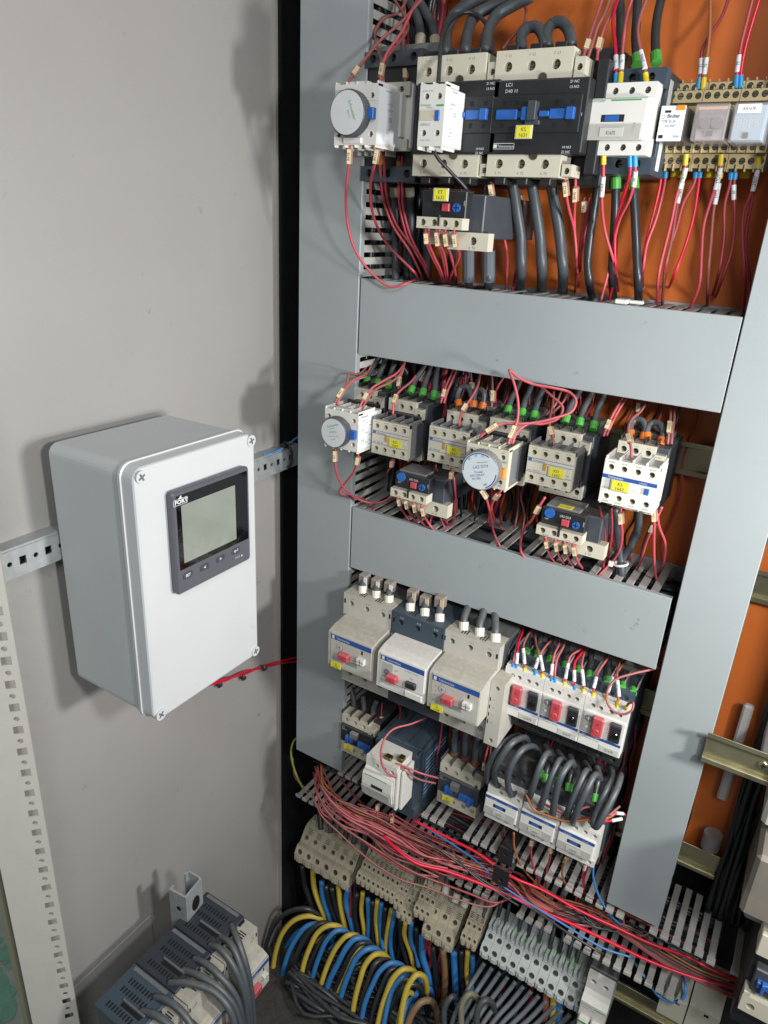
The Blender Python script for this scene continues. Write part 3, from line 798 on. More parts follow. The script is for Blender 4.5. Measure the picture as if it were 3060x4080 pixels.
def timer(label, x, z, w, h, Y, depth, dc, r, body, label_mat, clip_m, ink, lines, knob=DGREY, arc=False, side_m=None, scr=SCREW, fins=None):
    D = Dev('timer_block', label, 'timer block', x, Y, z)
    tz, bz = z - h * .27, z - h * .73
    hm = [body, HOLE, scr]
    b = MB().holedbox(x, x + w, Y, Y + 8, tz, z, [(x + w * .12, z - h * .19, 2.4), (x + w * .87, z - h * .19, 2.4)], 4, 0, 1, 2)
    b.holedbox(x, x + w, Y, Y + 8, z - h, bz, [(x + w * .12, z - h * .82, 2.4), (x + w * .87, z - h * .82, 2.4)], 4, 0, 1, 2)
    b.box(x, x + w, Y + .6, Y + 8, bz, tz, 0, 0)
    D.part(b, 'front_face', hm)
    D.box('body', side_m or body, x + .5, x + w - .3, Y + 8, Y + depth, z - h + .5, z - 2.5, .6)
    f = MB(); nf = 4
    for k in range(nf + 1):
        xx = x + k * (w - 1.4) / nf
        f.box(xx, xx + 1.4, Y + .2, Y + depth * .7, z - 2, z + 2.2, 0, .25)
        f.box(xx, xx + 1.4, Y + .2, Y + depth * .7, z - h - 2, z - h + .5, 0, .25)
    f.box(x + w * .3, x + w * .7, Y + 2, Y + 10, z, z + 2.5, 0, .4)
    D.part(f, 'terminal_fins', fins or body)
    # dial
    cx, cz = dc
    n = 48; kb = MB()
    for k in range(n):
        pass
    kb.cyl((cx, Y - 10, cz), r, 11, 'y', 40, 0, b=.8)
    kn = D.part(kb, 'dial_knob', knob)
    for k in range(36):
        a = 2 * math.pi * k / 36
    rg = MB()
    for k in range(44):
        a = 2 * math.pi * k / 44; rg.box(cx + (r + .02) * math.cos(a) - .25, cx + (r + .02) * math.cos(a) + .25, Y - 8.5, Y - .5, cz + r * math.sin(a) - .25, cz + r * math.sin(a) + .25, 0, 0)
    D.part(rg, 'knurling', knob, kn)
    D.part(MB().cyl((cx, Y - 10.35, cz), r - 1.1, .6, 'y', 40), 'dial_label', label_mat, kn)
    if arc:
        ab = MB()
        for (a0, a1, rr, th) in ((62, 190, r - 2.2, .55), (-62, 0, r - 2.2, .55)):
            m = 16
            for i in range(m):
                t0, t1 = [math.radians(a0 + (a1 - a0) * q / m) for q in (i, i + 1)]
                k = len(ab.v)
                for (rr_, tt) in ((rr - th, t0), (rr + th, t0), (rr + th, t1), (rr - th, t1)):
                    ab.v.append(Vector((cx + rr_ * math.cos(tt), Y - 10.4, cz + rr_ * math.sin(tt))))
                ab.f.append((k, k + 3, k + 2, k + 1)); ab.m.append(0)
        D.part(ab, 'dial_scale', BLUEP, kn)
    for (s_, sz, m_, dx, dz, ang) in lines:
        text(s_, sz, m_, kn, Vector((cx + dx, Y - 10.42, cz + dz)) - D.o, (math.pi / 2, -ang, 0), align='CENTER')
    # clip
    cb = MB().box(x + w * .74, x + w * .97, Y - 4.5, Y + 1, cz - 4.6, cz + 4.6, 0, .5).box(x + w * .70, x + w * .80, Y - 7, Y - 3, cz - 3.8, cz - .6, 0, .4).box(x + w * .70, x + w * .80, Y - 7, Y - 3, cz + .6, cz + 3.8, 0, .4)
    D.part(cb, 'locking_clip', clip_m)
    return D
x, z, w, h = rc('A', 243, 605, 'A', 530, 1030, 605)
p = at('A', 325, 800, 595)
D = timer('white timer block with pale dial at the upper left, wire marked 84/08 below', x, z, w, h, 605, 46, (p.x, p.z), 18.8, WHITE, mat('dial_label_white', 'c9cccc', .4), BLUE, GREYINK,
      (('Schneider', 3.0, GREENP, 4.5, 1.2, -1.15), ('Electric', 1.8, GREENP, 1.8, -1.8, -1.15), ('LADT4', 2.2, MATS['white_ink'], -3, -1, -1.15)))
bb = MB().box(0, .15, -1.4, 1.4, -4, 0, b=0)
D.box('lower_flap', WHITE, x + w * .24, x + w * .68, 603, 606, z - h * .98, z - h * .87, .8)
D.box('side_label', mat('side_label_white', 'e0e2e4', .35), x + w - .25, x + w + .1, 608, 650, z - h + 2, z - 2, 0)
for (s_, sz, yy, fz) in (('Schneider', 1.7, 618, .1), ('CE', 3.6, 624, .58), ('LADT4 9.5A', 1.3, 622, .3), ('A600 Q300', 1.3, 622, .4), ('0.1-30s', 1.3, 622, .72)):
    text(s_, sz, GREYINK, D.t, Vector((x + w + .18, yy, z - h * fz)) - D.o, (math.pi / 2, 0, math.pi / 2))

def ladn2():
    x, z, w, h = rc('A', 850, 603, 'A', 998, 1040, 590)
    Y = 590
    D = Dev('auxiliary_block', 'slim white two pole auxiliary block with green lettering clipped on a black contactor', 'auxiliary block', x, Y, z)
    b = MB().holedbox(x, x + w, Y, Y + 8, z - h * .36, z, [(x + w * .27, z - h * .19, 2.4), (x + w * .77, z - h * .19, 2.4)], 4, 0, 1, 2)
    b.holedbox(x, x + w, Y, Y + 8, z - h, z - h * .66, [(x + w * .24, z - h * .78, 2.4), (x + w * .78, z - h * .78, 2.4)], 4, 0, 1, 2)
    b.box(x, x + w, Y, Y + 8, z - h * .66, z - h * .36, 0, 0)
    D.part(b, 'front_face', HM(WHITE))
    D.box('body', WHITE, x + .3, x + w - .3, Y + 8, Y + 37, z - h + .5, z - 1.5, .6)
    f = MB()
    for fx in (0, .5, 1):
        xx = x + fx * (w - 1.4)
        f.box(xx, xx + 1.4, Y + .2, Y + 24, z - 1.5, z + 1.8, 0, .25)
        f.box(xx, xx + 1.4, Y + .2, Y + 24, z - h - 2.5, z - h + .5, 0, .25)
    D.part(f, 'terminal_fins', WHITE)
    D.box('label_window', CREAM, x + 1, x + w * .6, Y - .8, Y + .3, z - h * .58, z - h * .42, .25)
    D.box('blue_slider', BLUE, x + w * .66, x + w * .84, Y - 1.6, Y + .3, z - h * .585, z - h * .415, .4)
    D.tx('Schneider', 1.9, GREENP, x + w * .04, Y - .1, z - h * .345, sx=.9)
    D.box('green_bar', GREENP, x + w * .68, x + w * .97, Y - .15, Y + .1, z - h * .35, z - h * .322, 0)
    D.tx('Electric', 1.1, GREENP, x + w * .3, Y - .1, z - h * .375)
    D.tx('LADN11', 1.9, GREYINK, x + w * .06, Y - .1, z - h * .66)
    D.tx('53 NO  61 NC', 1.1, GREYINK, x + w * .1, Y - .1, z - h * .115)
    D.tx('54 NO  62 NC', 1.1, GREYINK, x + w * .1, Y - .1, z - h * .91)
    D.box('side_label', MATS['side_label_white'], x + w - .25, x + w + .1, Y + 3, Y + 34, z - h + 2, z - 3, 0)
    for (s_, sz, yy, fz) in (('Schneider', 1.7, 12, .1), ('CE', 3.2, 16, .48), ('A600 Q600', 1.3, 10, .3), ('0.5-1.5', 1.3, 10, .38), ('IEC 947', 1.2, 10, .7), ('10A 690V', 1.2, 10, .76), ('60947-5-1', 1.2, 10, .82)):
        text(s_, sz, GREYINK, D.t, Vector((x + w + .18, Y + yy, z - h * fz)) - D.o, (math.pi / 2, 0, math.pi / 2))
ladn2()

def lc1_white(name, label, x, z, w, h, Y, top, bot, green=True, tagt='K1675', body=SLATE, side=True, grp=None):
    # modern contactor: white stepped front on a slate body; top / bot = heights of the slate terminal rows
    D = Dev(name, label, 'contactor', x, Y, z, grp)
    bx0, bx1 = x - .5, x + w + 1.5
    D.box('body', body, bx0, bx1, Y + 28, 742, z - h - bot, z + top, 1)
    b = MB().holedbox(bx0, bx1, Y + 18, Y + 28.5, z - 2, z + top, [(bx0 + (bx1 - bx0) * f, z + top * .48, 3.2) for f in (.2, .5, .78)], 8, 0, 1, 2)
    D.part(b, 'terminal_row', HM(body))
    b = MB().holedbox(bx0, bx1, Y + 18, Y + 28.5, z - h - bot, z - h + 1, [(bx0 + (bx1 - bx0) * f, z - h - bot * .38, 3.2) for f in (.2, .5, .78)], 8, 0, 1, 2)
    D.part(b, 'terminal_row', HM(body))
    b = MB().holedbox(x, x + w, Y + 1, Y + 20, z - h * .2, z, [(x + w * f, z - h * .11, 2.5) for f in (.38, .63, .87)], 4, 0, 1, 2)
    b.holedbox(x, x + w, Y + 1, Y + 20, z - h, z - h * .8, [(x + w * f, z - h * .89, 2.5) for f in (.38, .63, .87)], 4, 0, 1, 2)
    b.box(x, x + w, Y + 2, Y + 20, z - h * .8, z - h * .2, 0, 0)
    D.part(b, 'coil_terminals', HM(WHITE))
    D.box('front_cover', WHITE, x - .8, x + w * .93, Y - 2.5, Y + 2.5, z - h * .79, z - h * .21, 1)
    D.box('indicator_window', BLACK, x + w * .24, x + w * .6, Y - 2.65, Y - 2.4, z - h * .54, z - h * .44, 0)
    D.box('blue_slider', BLUE, x + w * .3, x + w * .52, Y - 2.75, Y - 2.6, z - h * .53, z - h * .45, 0)
    D.box('clear_flap', mat('clear_flap_plastic', 'c9c7c0', .15, alpha=.45), x - .4, x + w * .88, Y - 3.4, Y - 2.6, z - h * .79, z - h * .57, .2)
    D.box('label_card', mat('label_grey', 'bdbcb6', .5), x + w * .25, x + w * .62, Y - 3.7, Y - 3.3, z - h * .75, z - h * .62, .1)
    D.tx(tagt, 2.6, BLACKINK, x + w * .43, Y - 3.8, z - h * .72, align='CENTER', sx=.75)
    if green:
        D.tx('Schneider', 2.4, GREENP, x + w * .06, Y - 2.6, z - h * .265, sx=.8)
        D.box('green_bar', GREENP, x + w * .36, x + w * .82, Y - 2.7, Y - 2.4, z - h * .255, z - h * .235, 0)
        text('TeSys', 2.2, GREYINK, D.t, Vector((x + w * .78, Y - 2.6, z - h * .7)) - D.o, (math.pi / 2, -math.pi / 2, 0))
        D.tx('LC1D09', 1.7, GREYINK, x + w * .03, Y + .9, z - h * .13)
    else:
        st = D.box('blue_stripe', BLUEP, x - .6, x + w * .93, Y - 2.75, Y - 2.4, z - h * .33, z - h * .25, 0)
        D.tx('Telemecanique', 1.5, WHITEINK, x + w * .12, Y - 2.85, z - h * .31, st, sx=.7)
        D.tx('LC1D09', 1.3, WHITEINK, x + w * .62, Y - 2.85, z - h * .31, st)
    if side:
        D.box('side_label', MATS['side_label_white'], bx1 - .2, bx1 + .12, Y + 34, Y + 46, z - h - bot + 4, z + top - 6, 0)
        text('LC1D09   CE   IEC/EN 60947-4-1', 1.7, BLACKINK, D.t, Vector((bx1 + .2, Y + 41, z - h - bot + 6)) - D.o, (0, -math.pi / 2, math.pi), sx=1)
    return D
x, z, w, h = rc('B', 413, 598, 'B', 790, 1105, 645)
lc1_white('contactor', 'white fronted contactor labelled K1675 on a slate body beside the relays', x, z, w, h, 643, 12.5, 12.5)

# ---- relays on beige sockets
def relay(i, x, w, face, label, style):
    Y = 698
    zt = at('B', 960, 590, Y + 10).z
    z2 = at('B', 930, 652, Y).z; z2b = at('B', 930, 725, Y).z
    D = Dev('relay_socket', label + ', beige base', 'relay socket', x, Y, z2, 'beige relay sockets in a row')
    n = 4; f = [(k + .5) / n for k in range(n)]
    b = MB().holedbox(x, x + w, Y + 14, Y + 40, zt - 7, zt, [(x + w * q, zt - 3.6, 2.5) for q in f], 2, 0, 1, 2)
    b.holedbox(x, x + w, Y, Y + 26, z2b - 1, z2, [(x + w * q, (z2 + z2b) / 2, 2.5) for q in f], 2, 0, 1, 2)
    for k in range(n): b.box(x + w * k / n, x + w * k / n + 1, Y + 12, Y + 20, zt, zt + 2.2, 0, .2).box(x + w * k / n, x + w * k / n + 1, Y - 1.5, Y + 6, z2, z2 + 2.2, 0, .2)
    D.part(b, 'upper_terminals', HM(RBEIGE))
    z3 = at('B', 900, 1020, Y).z; z3b = at('B', 900, 1085, Y).z; z4b = at('B', 900, 1190, Y + 3).z
    b = MB().holedbox(x, x + w, Y - 2, Y + 26, z3b, z3, [(x + w * q, (z3 + z3b) / 2 + .5, 2.5) for q in f], 2, 0, 1, 2)
    b.holedbox(x, x + w, Y + 6, Y + 40, z4b, z3b - .3, [(x + w * q, (z3b + z4b) / 2, 2.6) for q in f], 3, 0, 1, 2)
    for k in range(n + 1):
        xx = x + (w - 1) * k / n; b.box(xx, xx + 1, Y - 3.5, Y + 2, z3b - .3, z3b + 3, 0, .2).box(xx, xx + 1, Y + 4, Y + 12, z4b - 2.5, z4b + 3, 0, .2)
    D.part(b, 'lower_terminals', HM(RBEIGE))
    D.box('socket_base', RBEIGE, x + .3, x + w - .3, Y + 18, 744, z4b + 2, zt - 2, .6)
    if i < 3: D.box('yellow_bracket', YELF, x + w * .3, x + w * .62, Y + 22, Y + 30, z4b - 6, z4b, 1)
    fx, fz, fw, fh = face; Yr = 655
    R = Dev('plug_in_relay', style[0], 'relay', fx, Yr, fz)
    if i == 0:
        R.box('cover', mat('relay_side_dark', '4b4a48', .35), fx + .3, fx + fw - .3, Yr + .8, Y, fz - fh + .3, fz - .3, 1)
        R.box('front_label', MATS['side_label_white'], fx, fx + fw - 1.2, Yr, Yr + 1, fz - fh, fz, .6)
        R.box('orange_button', ORNG, fx + fw * .58, fx + fw * .92, Yr - .8, Yr + 3, fz - fh * .14, fz + .3, .5)
        bb = MB().box(fx + fw * .16, fx + fw * .4, Yr - .1, Yr + .1, fz - fh * .2, fz - fh * .13, 0, 0).box(fx + fw * .06, fx + fw * .24, Yr - .1, Yr + .1, fz - fh * .92, fz - fh * .82, 0, 0)
        R.part(bb, 'printed_squares', BLACKINK)
        R.tx('finder', 2.6, BLACKINK, fx + fw * .28, Yr - .08, fz - fh * .34, sx=1.1, bold=.02)
        R.tx('TYPE 55.34', 1.9, BLACKINK, fx + fw * .07, Yr - .08, fz - fh * .48, sx=.85)
        R.tx('~5A-250V', 1.7, BLACKINK, fx + fw * .2, Yr - .08, fz - fh * .60, sx=.85)
        R.tx('0040', 1.6, BLUEP, fx + fw * .62, Yr - .08, fz - fh * .9)
        rb = MB()
        for k in range(16):
            t0, t1 = 2 * math.pi * k / 16, 2 * math.pi * (k + 1) / 16; q = len(rb.v)
            for rr, tt in ((1.15, t0), (1.45, t0), (1.45, t1), (1.15, t1)): rb.v.append(Vector((fx + fw * .14 + rr * math.cos(tt), Yr - .08, fz - fh * .31 + rr * math.sin(tt))))
            rb.f.append((q, q + 3, q + 2, q + 1)); rb.m.append(0)
        R.part(rb, 'logo_ring', BLACKINK)
    else:
        inner = mat('relay_pale_frame', 'a39a9c', .3) if i == 1 else mat('relay_blue_card', 'a4b8c8', .4)
        R.box('cover', GLASSY, fx, fx + fw, Yr, Y - 1, fz - fh, fz, 1)
        R.box('inner_frame', inner, fx + 1.6, fx + fw - 1.6, Yr + (9 if i == 1 else 1.8), Y - 3, fz - fh + 1.6, fz - 1.6, .4)
        if i == 1:
            R.part(MB().cyl((fx + fw * .35, Yr + 3, fz - fh * .5), 4, 5.5, 'y', 18), 'coil', mat('relay_coil', '8d8586', .25, metal=.4)); R.part(MB().cyl((fx + fw * .68, Yr + 3, fz - fh * .5), 4, 5.5, 'y', 18), 'coil', MATS['relay_coil'])
            R.box('contact', mat('silver_contact', 'c9c9c9', .2, metal=1), fx + fw * .42, fx + fw * .62, Yr + 4, Yr + 6, fz - fh * .86, fz - fh * .7, .2)
            R.box('orange_button', mat('pale_orange', 'd9a38c', .4), fx + 2, fx + fw - 2, Yr + 1.8, Yr + 4, fz - fh * .16, fz - 2, .2)
        else:
            R.box('label_sticker', MATS['side_label_white'], fx + fw * .12, fx + fw * .78, Yr - .25, Yr + .1, fz - fh * .27, fz - 1.2, 0)
            R.tx('KA1678', 2.2, BLACKINK, fx + fw * .45, Yr - .35, fz - fh * .2, align='CENTER', sx=.8)
            R.box('contact', BRASSY, fx + fw * .4, fx + fw * .56, Yr + .8, Yr + 1.7, fz - fh * .9, fz - fh * .75, .2)
            lb = MB()
            for k in range(4):
                xx = fx + fw * (.18 + .16 * k)
                for q in ((0, 2.2, -.4, 0), (0, .3, -5, 0), (2, 2.3, -5, 0), (0, 2.2, -5, -4.6), (0, 2.2, -2.4, -2)):
                    lb.box(xx + q[0], xx + q[1], Yr + 1.62, Yr + 1.75, fz - fh * .42 + q[2], fz - fh * .42 + q[3], 0, 0)
            R.part(lb, 'printed_diagram', WHITEINK)
xs = [at('B', 880, 1050, 698).x + 28.2 * k for k in range(4)]
st0 = ('opaque white faced plug in relay with orange button, first from the left',)
st1 = ('clear cased plug in relay showing its coil, middle of the three relays',)
st2 = ('clear blue cased plug in relay labelled KA1678 at the right edge',)
relay(0, xs[0], 27.8, rc('B', 905, 752, 'B', 1045, 1003, 655), 'socket under the opaque white faced relay', st0)
relay(1, xs[1], 27.8, rc('B', 1150, 735, 'B', 1340, 1000, 655), 'socket under the clear cased relay with visible coil', st1)
relay(2, xs[2], 27.8, rc('B', 1425, 728, 'B', 1615, 1010, 655), 'socket under relay KA1678 at the right edge', st2)

# ---- overload relays
def overload(label, x, z, w, Y, tagt, tagon, S=1.0, big=False):
    D = Dev('overload_relay', label, 'overload relay', x, Y, z)
    hh = 22 if big else 17
    D.box('body', BLACK, x + 1, x + w * .98, Y + 1, Y + 16, z - hh - 8, z, .8)
    D.box('rear_body', DGREY, x + w * .3, x + w + 12, Y + 12, 742, z - hh - 16, z - 2, 1)
    top = MB().box(x + 3, x + w * .8, Y + 6, Y + 34, z - 1, z + 1.6, 0, .4)
    D.part(top, 'top_cover', MGREY if not big else BLACK)
    zc = z - hh * .62
    D.box('stop_button', REDB, x + w * .48, x + w * .64, Y - 1.5, Y + 2, zc - 3.2, zc + 3.2, .4)
    D.part(MB().cyl((x + w * .79, Y - 1, zc), 3.6, 3, 'y', 18), 'reset_dial', BLUE)
    D.part(MB().box(x + w * .79 - .5, x + w * .79 + .5, Y - 1.1, Y - .9, zc - 3, zc + 3, 0, 0).box(x + w * .79 - 3, x + w * .79 + 3, Y - 1.12, Y - .92, zc - .4, zc + .4, 0, 0), 'dial_slot', HOLE)
    if not big:
        D.part(MB().cyl((x + w * .2, Y - .8, z - 4.5), 5, 3, 'y', 22), 'setting_dial', BLUE)
        D.tx('LR2 D23', 2.2, WHITEINK, x + w * .42, Y + .8, z - 6, sx=.95)
        D.tx('TEST', 1.3, WHITEINK, x + w * .1, Y + .8, z - 12)
    text('RESET', 1.2, WHITEINK, D.t, Vector((x + w * .93, Y + .8, z - hh * .35)) - D.o, (math.pi / 2, math.pi / 2, 0))
    # white strip
    zs = z - hh; f = (.14, .39, .63, .87)
    sw = w * 1.0
    b = MB().holedbox(x, x + sw, Y - 6, Y + 8, zs - 9.5, zs, [(x + sw * q, zs - 4.6, 2.9) for q in f], 5, 0, 1, 2)
    D.part(b, 'terminal_strip', [CREAM, HOLE, BRASSY])
    D.box('divider', BLACK, x + sw * .47, x + sw * .52, Y - 6.8, Y, zs - 7, zs + 2, .3)
    for q, l in zip((.2, .3, .7, .87), ('98 NO', '97', '95 NC', '96')): D.tx(l, 1.2, GREYINK, x + sw * q - 2, Y - 6.1, zs - 9, )
    # power terminal piece lower right
    b = MB().holedbox(x + w * .55, x + w * 1.42, Y + 10, Y + 22, zs - 26, zs - 11, [(x + w * 1.1, zs - 18, 3.5)], 6, 0, 1, 2)
    b.box(x - 1, x + w * .55, Y + 11, Y + 22, zs - 23, zs - 10, 0, .4)
    D.part(b, 'power_terminal', HM(CREAM))
    D.tx('6  T3', 1.9, BLACKINK, x + w * 1.02, Y + 9.9, zs - 24.6)
    if tagon:
        tx_, tz_, ty_ = tagon; ytag(D, tx_, tz_, 12.5, 9.8, ty_, *tagt)
    return D
x, z, w, h = rc('A', 835, 1345, 'A', 1140, 1620, 600)
p = at('A', 948, 1340, 597)
overload('black overload relay with yellow tag FT 1631 below the two big contactors', x, z, w, 606, ('FT', '1631'), (p.x, p.z, 597), big=True)
x, z, w, h = rc('C', 655, 1395, 'C', 890, 1600, 632)
overload('overload relay with grey top under the yellow tagged block KD 1661', x - 1, z, w + 1.5, 636, None, None)
x, z, w, h = rc('D', 45, 1648, 'D', 340, 1880, 632)
D = overload('overload relay with yellow tag lying on its top under block KD 1662', x - 1, z, w + 1, 636, None, None)
p = at('D', 165, 1605, 640)
g = D.box('marking_tag', YELLOW, p.x, p.x + 14, 641, 651, z + 1.7, z + 2.1, .1)
text('FT 1662', 2.2, BLACKINK, g, Vector((p.x + 2, 643, z + 2.2)) - D.o, (0, 0, 0))

# ---- middle-row contactors (behind) and the blocks on them
def mid_contactor(label, xs, zt, w=44, four=True, low=True):
    Y = 672; x = xs
    D = Dev('contactor', label, 'contactor', x, Y, zt, 'cream terminal contactors of the middle row')
    b = MB().holedbox(x, x + w * .78, Y, Y + 24, zt - 13.5, zt, [(x + w * q, zt - 7.4, 2.9) for q in (.13, .38, .64)], 8, 0, 1, 2)
    D.part(b, 'terminal_strip', HM(CREAM))
    for q, l in zip((.13, .38, .64), ('1 L1', '3 L2', '5 L3')): D.tx(l, 1.5, GREYINK, x + w * q, Y - .1, zt - 3.6, align='CENTER')
    b = MB().holedbox(x + w * .78, x + w, Y - 1, Y + 20, zt - 19, zt - 7, [(x + w * .89, zt - 14, 2.4)], 6, 0, 1, 2)
    D.part(b, 'auxiliary_terminal', HM(CREAM)); D.tx('13 NO', 1.3, GREYINK, x + w * .8, Y - 1.1, zt - 10)
    f = MB()
    for q in (0, .25, .51, .76): f.box(x + w * q, x + w * q + 1.5, Y + 3, Y + 24, zt - 1, zt + 4.5, 0, .3)
    f.box(x + w * .78, x + w, Y + 14, Y + 22, zt - 8, zt - 1, 0, .5)
    D.part(f, 'barrier', BLACK)
    D.box('body', DGREY, x + .4, x + w + 1.5, Y + 6, 742, zt - 66, zt - 2, .8)
    D.box('middle_housing', BLACK, x + 1, x + w - .5, Y - 6, Y + 8, zt - 52, zt - 14, .8)
    D.part(MB().box(x + 2, x + w - 3, Y + 30, 738, zt - 1.5, zt + 4, 0, 1).box(x + 8, x + 13, Y + 40, Y + 43, zt + 3.9, zt + 4.1, 1, 0).box(x + 24, x + 29, Y + 40, Y + 43, zt + 3.9, zt + 4.1, 1, 0), 'top_cover', [MGREY, HOLE])
    if low:
        b = MB().holedbox(x, x + w, Y, Y + 12, zt - 66, zt - 52, [(x + w * q, zt - 59, 2.9) for q in (.13, .38, .64, .88)], 8, 0, 1, 2)
        D.part(b, 'lower_terminal_strip', HM(CREAM))
        D.tx('14 NO', 1.3, GREYINK, x + w * .8, Y - .1, zt - 65)
    D.box('blue_slider', BLUE, x + w * .78, x + w * .97, Y - 9, Y - 5, zt - 36, zt - 26, .6)
    return D
mc = []
for (c, px, py, lab) in (('C', 345, 780, 'contactor behind the timer at the far left of the middle row'),
                         ('C', 625, 862, 'contactor with green ended cables, left one of two such, behind tag KD 1661'),
                         ('C', 1040, 950, 'contactor with orange ended jumper loops behind block KS 1661'),
                         ('C', 1345, 1000, 'contactor behind the blue lettered dial timer of the middle row'),
                         ('D', 92, 1080, 'contactor with green ended cables and brown orange plate above, near the right'),
                         ('D', 600, 1165, 'contactor with grey jumper loops behind white block KS 1662')):
    p = at(c, px, py, 672); mc.append(p); mid_contactor('contactor ' + lab[10:], p.x, p.z)

def aux4(label, x, z, w, h, Y, depth, style, tagt, group=None):
    white = style == 'w'; fm = WHITE if white else CREAM; bm = WHITE if white else MGREY
    D = Dev('auxiliary_block', label, 'auxiliary block', x, Y, z, 'four pole auxiliary blocks with yellow tags')
    fs = [.13, .37, .62, .87]
    b = MB().holedbox(x, x + w, Y, Y + 6, z - h * .31, z, [(x + w * q, z - h * .17, 2.55) for q in fs], 4.5, 0, 1, 2)
    b.holedbox(x, x + w, Y, Y + 6, z - h, z - h * .68, [(x + w * q, z - h * .84, 2.55) for q in fs], 4.5, 0, 1, 2)
    b.box(x, x + w, Y, Y + 6, z - h * .68, z - h * .31, 0, 0)
    D.part(b, 'front_face', [fm, HOLE, BRASSY])
    D.box('body', bm, x + .4, x + w - .4, Y + 6, Y + depth, z - h + .8, z - 3, .6)
    f = MB()
    for k in range(5):
        xx = x + k * (w - 1.6) / 4
        f.box(xx, xx + 1.6, Y + .8, Y + depth - 6, z - 4, z + 2.4, 0, .35)
    D.part(f, 'terminal_fins', bm)
    f = MB()
    for k in range(5):
        xx = x + k * (w - 1.6) / 4; f.box(xx, xx + 1.6, Y + 3, Y + depth - 6, z - h - 2.4, z - h + 1, 0, .35)
    D.part(f, 'lower_fins', bm)
    for q, l in zip(fs, ('53 NO', '61 NC', '71 NC', '83 NO')): D.tx(l, 1.25, GREYINK, x + w * q, Y - .08, z - h * .075, align='CENTER')
    for q, l in zip(fs, ('54 NO', '62 NC', '72 NC', '84 NO')): D.tx(l, 1.25, GREYINK, x + w * q, Y - .08, z - h * .965, align='CENTER')
    if white:
        s_ = D.box('blue_stripe', BLUEP, x, x + w, Y - .12, Y + .1, z - h * .43, z - h * .345, 0)
        D.tx('Telemecanique', 2.1, WHITEINK, x + w * .1, Y - .2, z - h * .413, s_, sx=.72); D.tx('LADN22', 1.4, WHITEINK, x + w * .68, Y - .2, z - h * .41, s_, sx=.9)
        D.tx('LADN22', 1.9, GREYINK, x + w * .03, Y - .08, z - h * .67, sx=.8)
    else:
        lb = MB().box(x, x + w, Y - .12, Y + .1, z - h * .325, z - h * .312, 0, 0).box(x, x + w, Y - .12, Y + .1, z - h * .415, z - h * .403, 0, 0).box(x, x + w, Y - .12, Y + .1, z - h * .70, z - h * .69, 0, 0).box(x + w * .02, x + w * .1, Y - .13, Y + .1, z - h * .395, z - h * .33, 0, 0)
        D.part(lb, 'printed_lines', BLUEP)
        D.tx('Telemecanique', 1.9, BLUEP, x + w * .12, Y - .08, z - h * .39, sx=.72)
        D.tx('LA1 DN 22', 1.9, BLUEP, x + w * .03, Y - .08, z - h * .675, sx=.95)
    zz = z - h * .5
    D.box('indicator', BLUE if white else AMBER, *((x + w * .80, x + w * .88) if white else (x + w * .37, x + w * .43)), Y - 1.2, Y + .2, zz - h * (.12 if white else .085), zz + h * (.02 if white else .085), .3)
    tw = 14.5
    ytag(D, x + w * (.2 if white else .51), zz + h * (.06 if white else .05), 14.5, 9.3, Y - 1.6, *tagt)
    D.box('tag_rail', fm, x + w * (.5 if white else .8), x + w * (.68 if white else .96), Y - 1.2, Y + .2, zz - h * .1, zz + h * .06, .3)
    return D
x, z, w, h = rc('C', 510, 1015, 'C', 752, 1312, 628)
h1 = h
aux4('leftmost cream auxiliary block, tagged KD 1661 in yellow', x, z, w, h, 628, 34, 'c', ('KD', '1661'))
x, z, w2, h = rc('C', 915, 1060, 'C', 1180, 1380, 628)
aux4('middle cream auxiliary block, tagged KS 1661, left of the blue lettered dial', x, z, w, h1, 628, 34, 'c', ('KS', '1661'))
p = at('C', 1622, 1198, 628)
aux4('rightmost cream auxiliary block, tagged KD 1662, above an overload relay', p.x, p.z, w, h1, 628, 34, 'c', ('KD', '1662'))
x, z, w, h = rc('D', 505, 1292, 'D', 832, 1688, 606)
aux4('bright white auxiliary block with blue stripe and yellow tag KS 1662', x, z, w, h, 606, 36, 'w', ('KS', '1662'))
# timers of the middle row
x, z, w, h = rc('C', 170, 935, 'C', 398, 1255, 605)
p = at('C', 228, 1115, 595)
D = timer('white timer block with green lettered dial at the far left of the middle row', x, z, w, h, 605, 46, (p.x, p.z), 16.4, WHITE, MATS['dial_label_white'], BLUE, GREYINK,
      (('Schneider', 2.7, GREENP, 0, 7, .35), ('Electric', 1.5, GREENP, -1, 4.2, .35), ('LADT4', 2.2, GREYINK, 0, 0, .2), ('Travail / ON delay', 1.3, GREYINK, 0, -4, .2), ('10...180s', 1.3, GREYINK, 0, -7.6, .2)))
D.box('side_label', MATS['side_label_white'], x + w - .25, x + w + .1, 607, 640, z - h + 2, z - 2, 0)
lb = MB()
for k in range(9): lb.box(x + w + .05, x + w + .16, 612 + (k % 3) * 7, 617 + (k % 3) * 7, z - h * (.2 + .085 * k) - .5, z - h * (.2 + .085 * k), 0, 0)
D.part(lb, 'printed_diagram', BLACKINK)
for (s_, sz, yy, fz) in (('Telemecanique', 2, 609, .12), ('C E', 3.4, 611, .8), ('UL', 2.6, 626, .8)):
    text(s_, sz, BLACKINK, D.t, Vector((x + w + .2, yy, z - h * fz)) - D.o, (math.pi / 2, 0, math.pi / 2), sx=.8)
x, z, w, h = rc('C', 1180, 1180, 'C', 1447, 1525, 605)
p = at('C', 1268, 1385, 595)
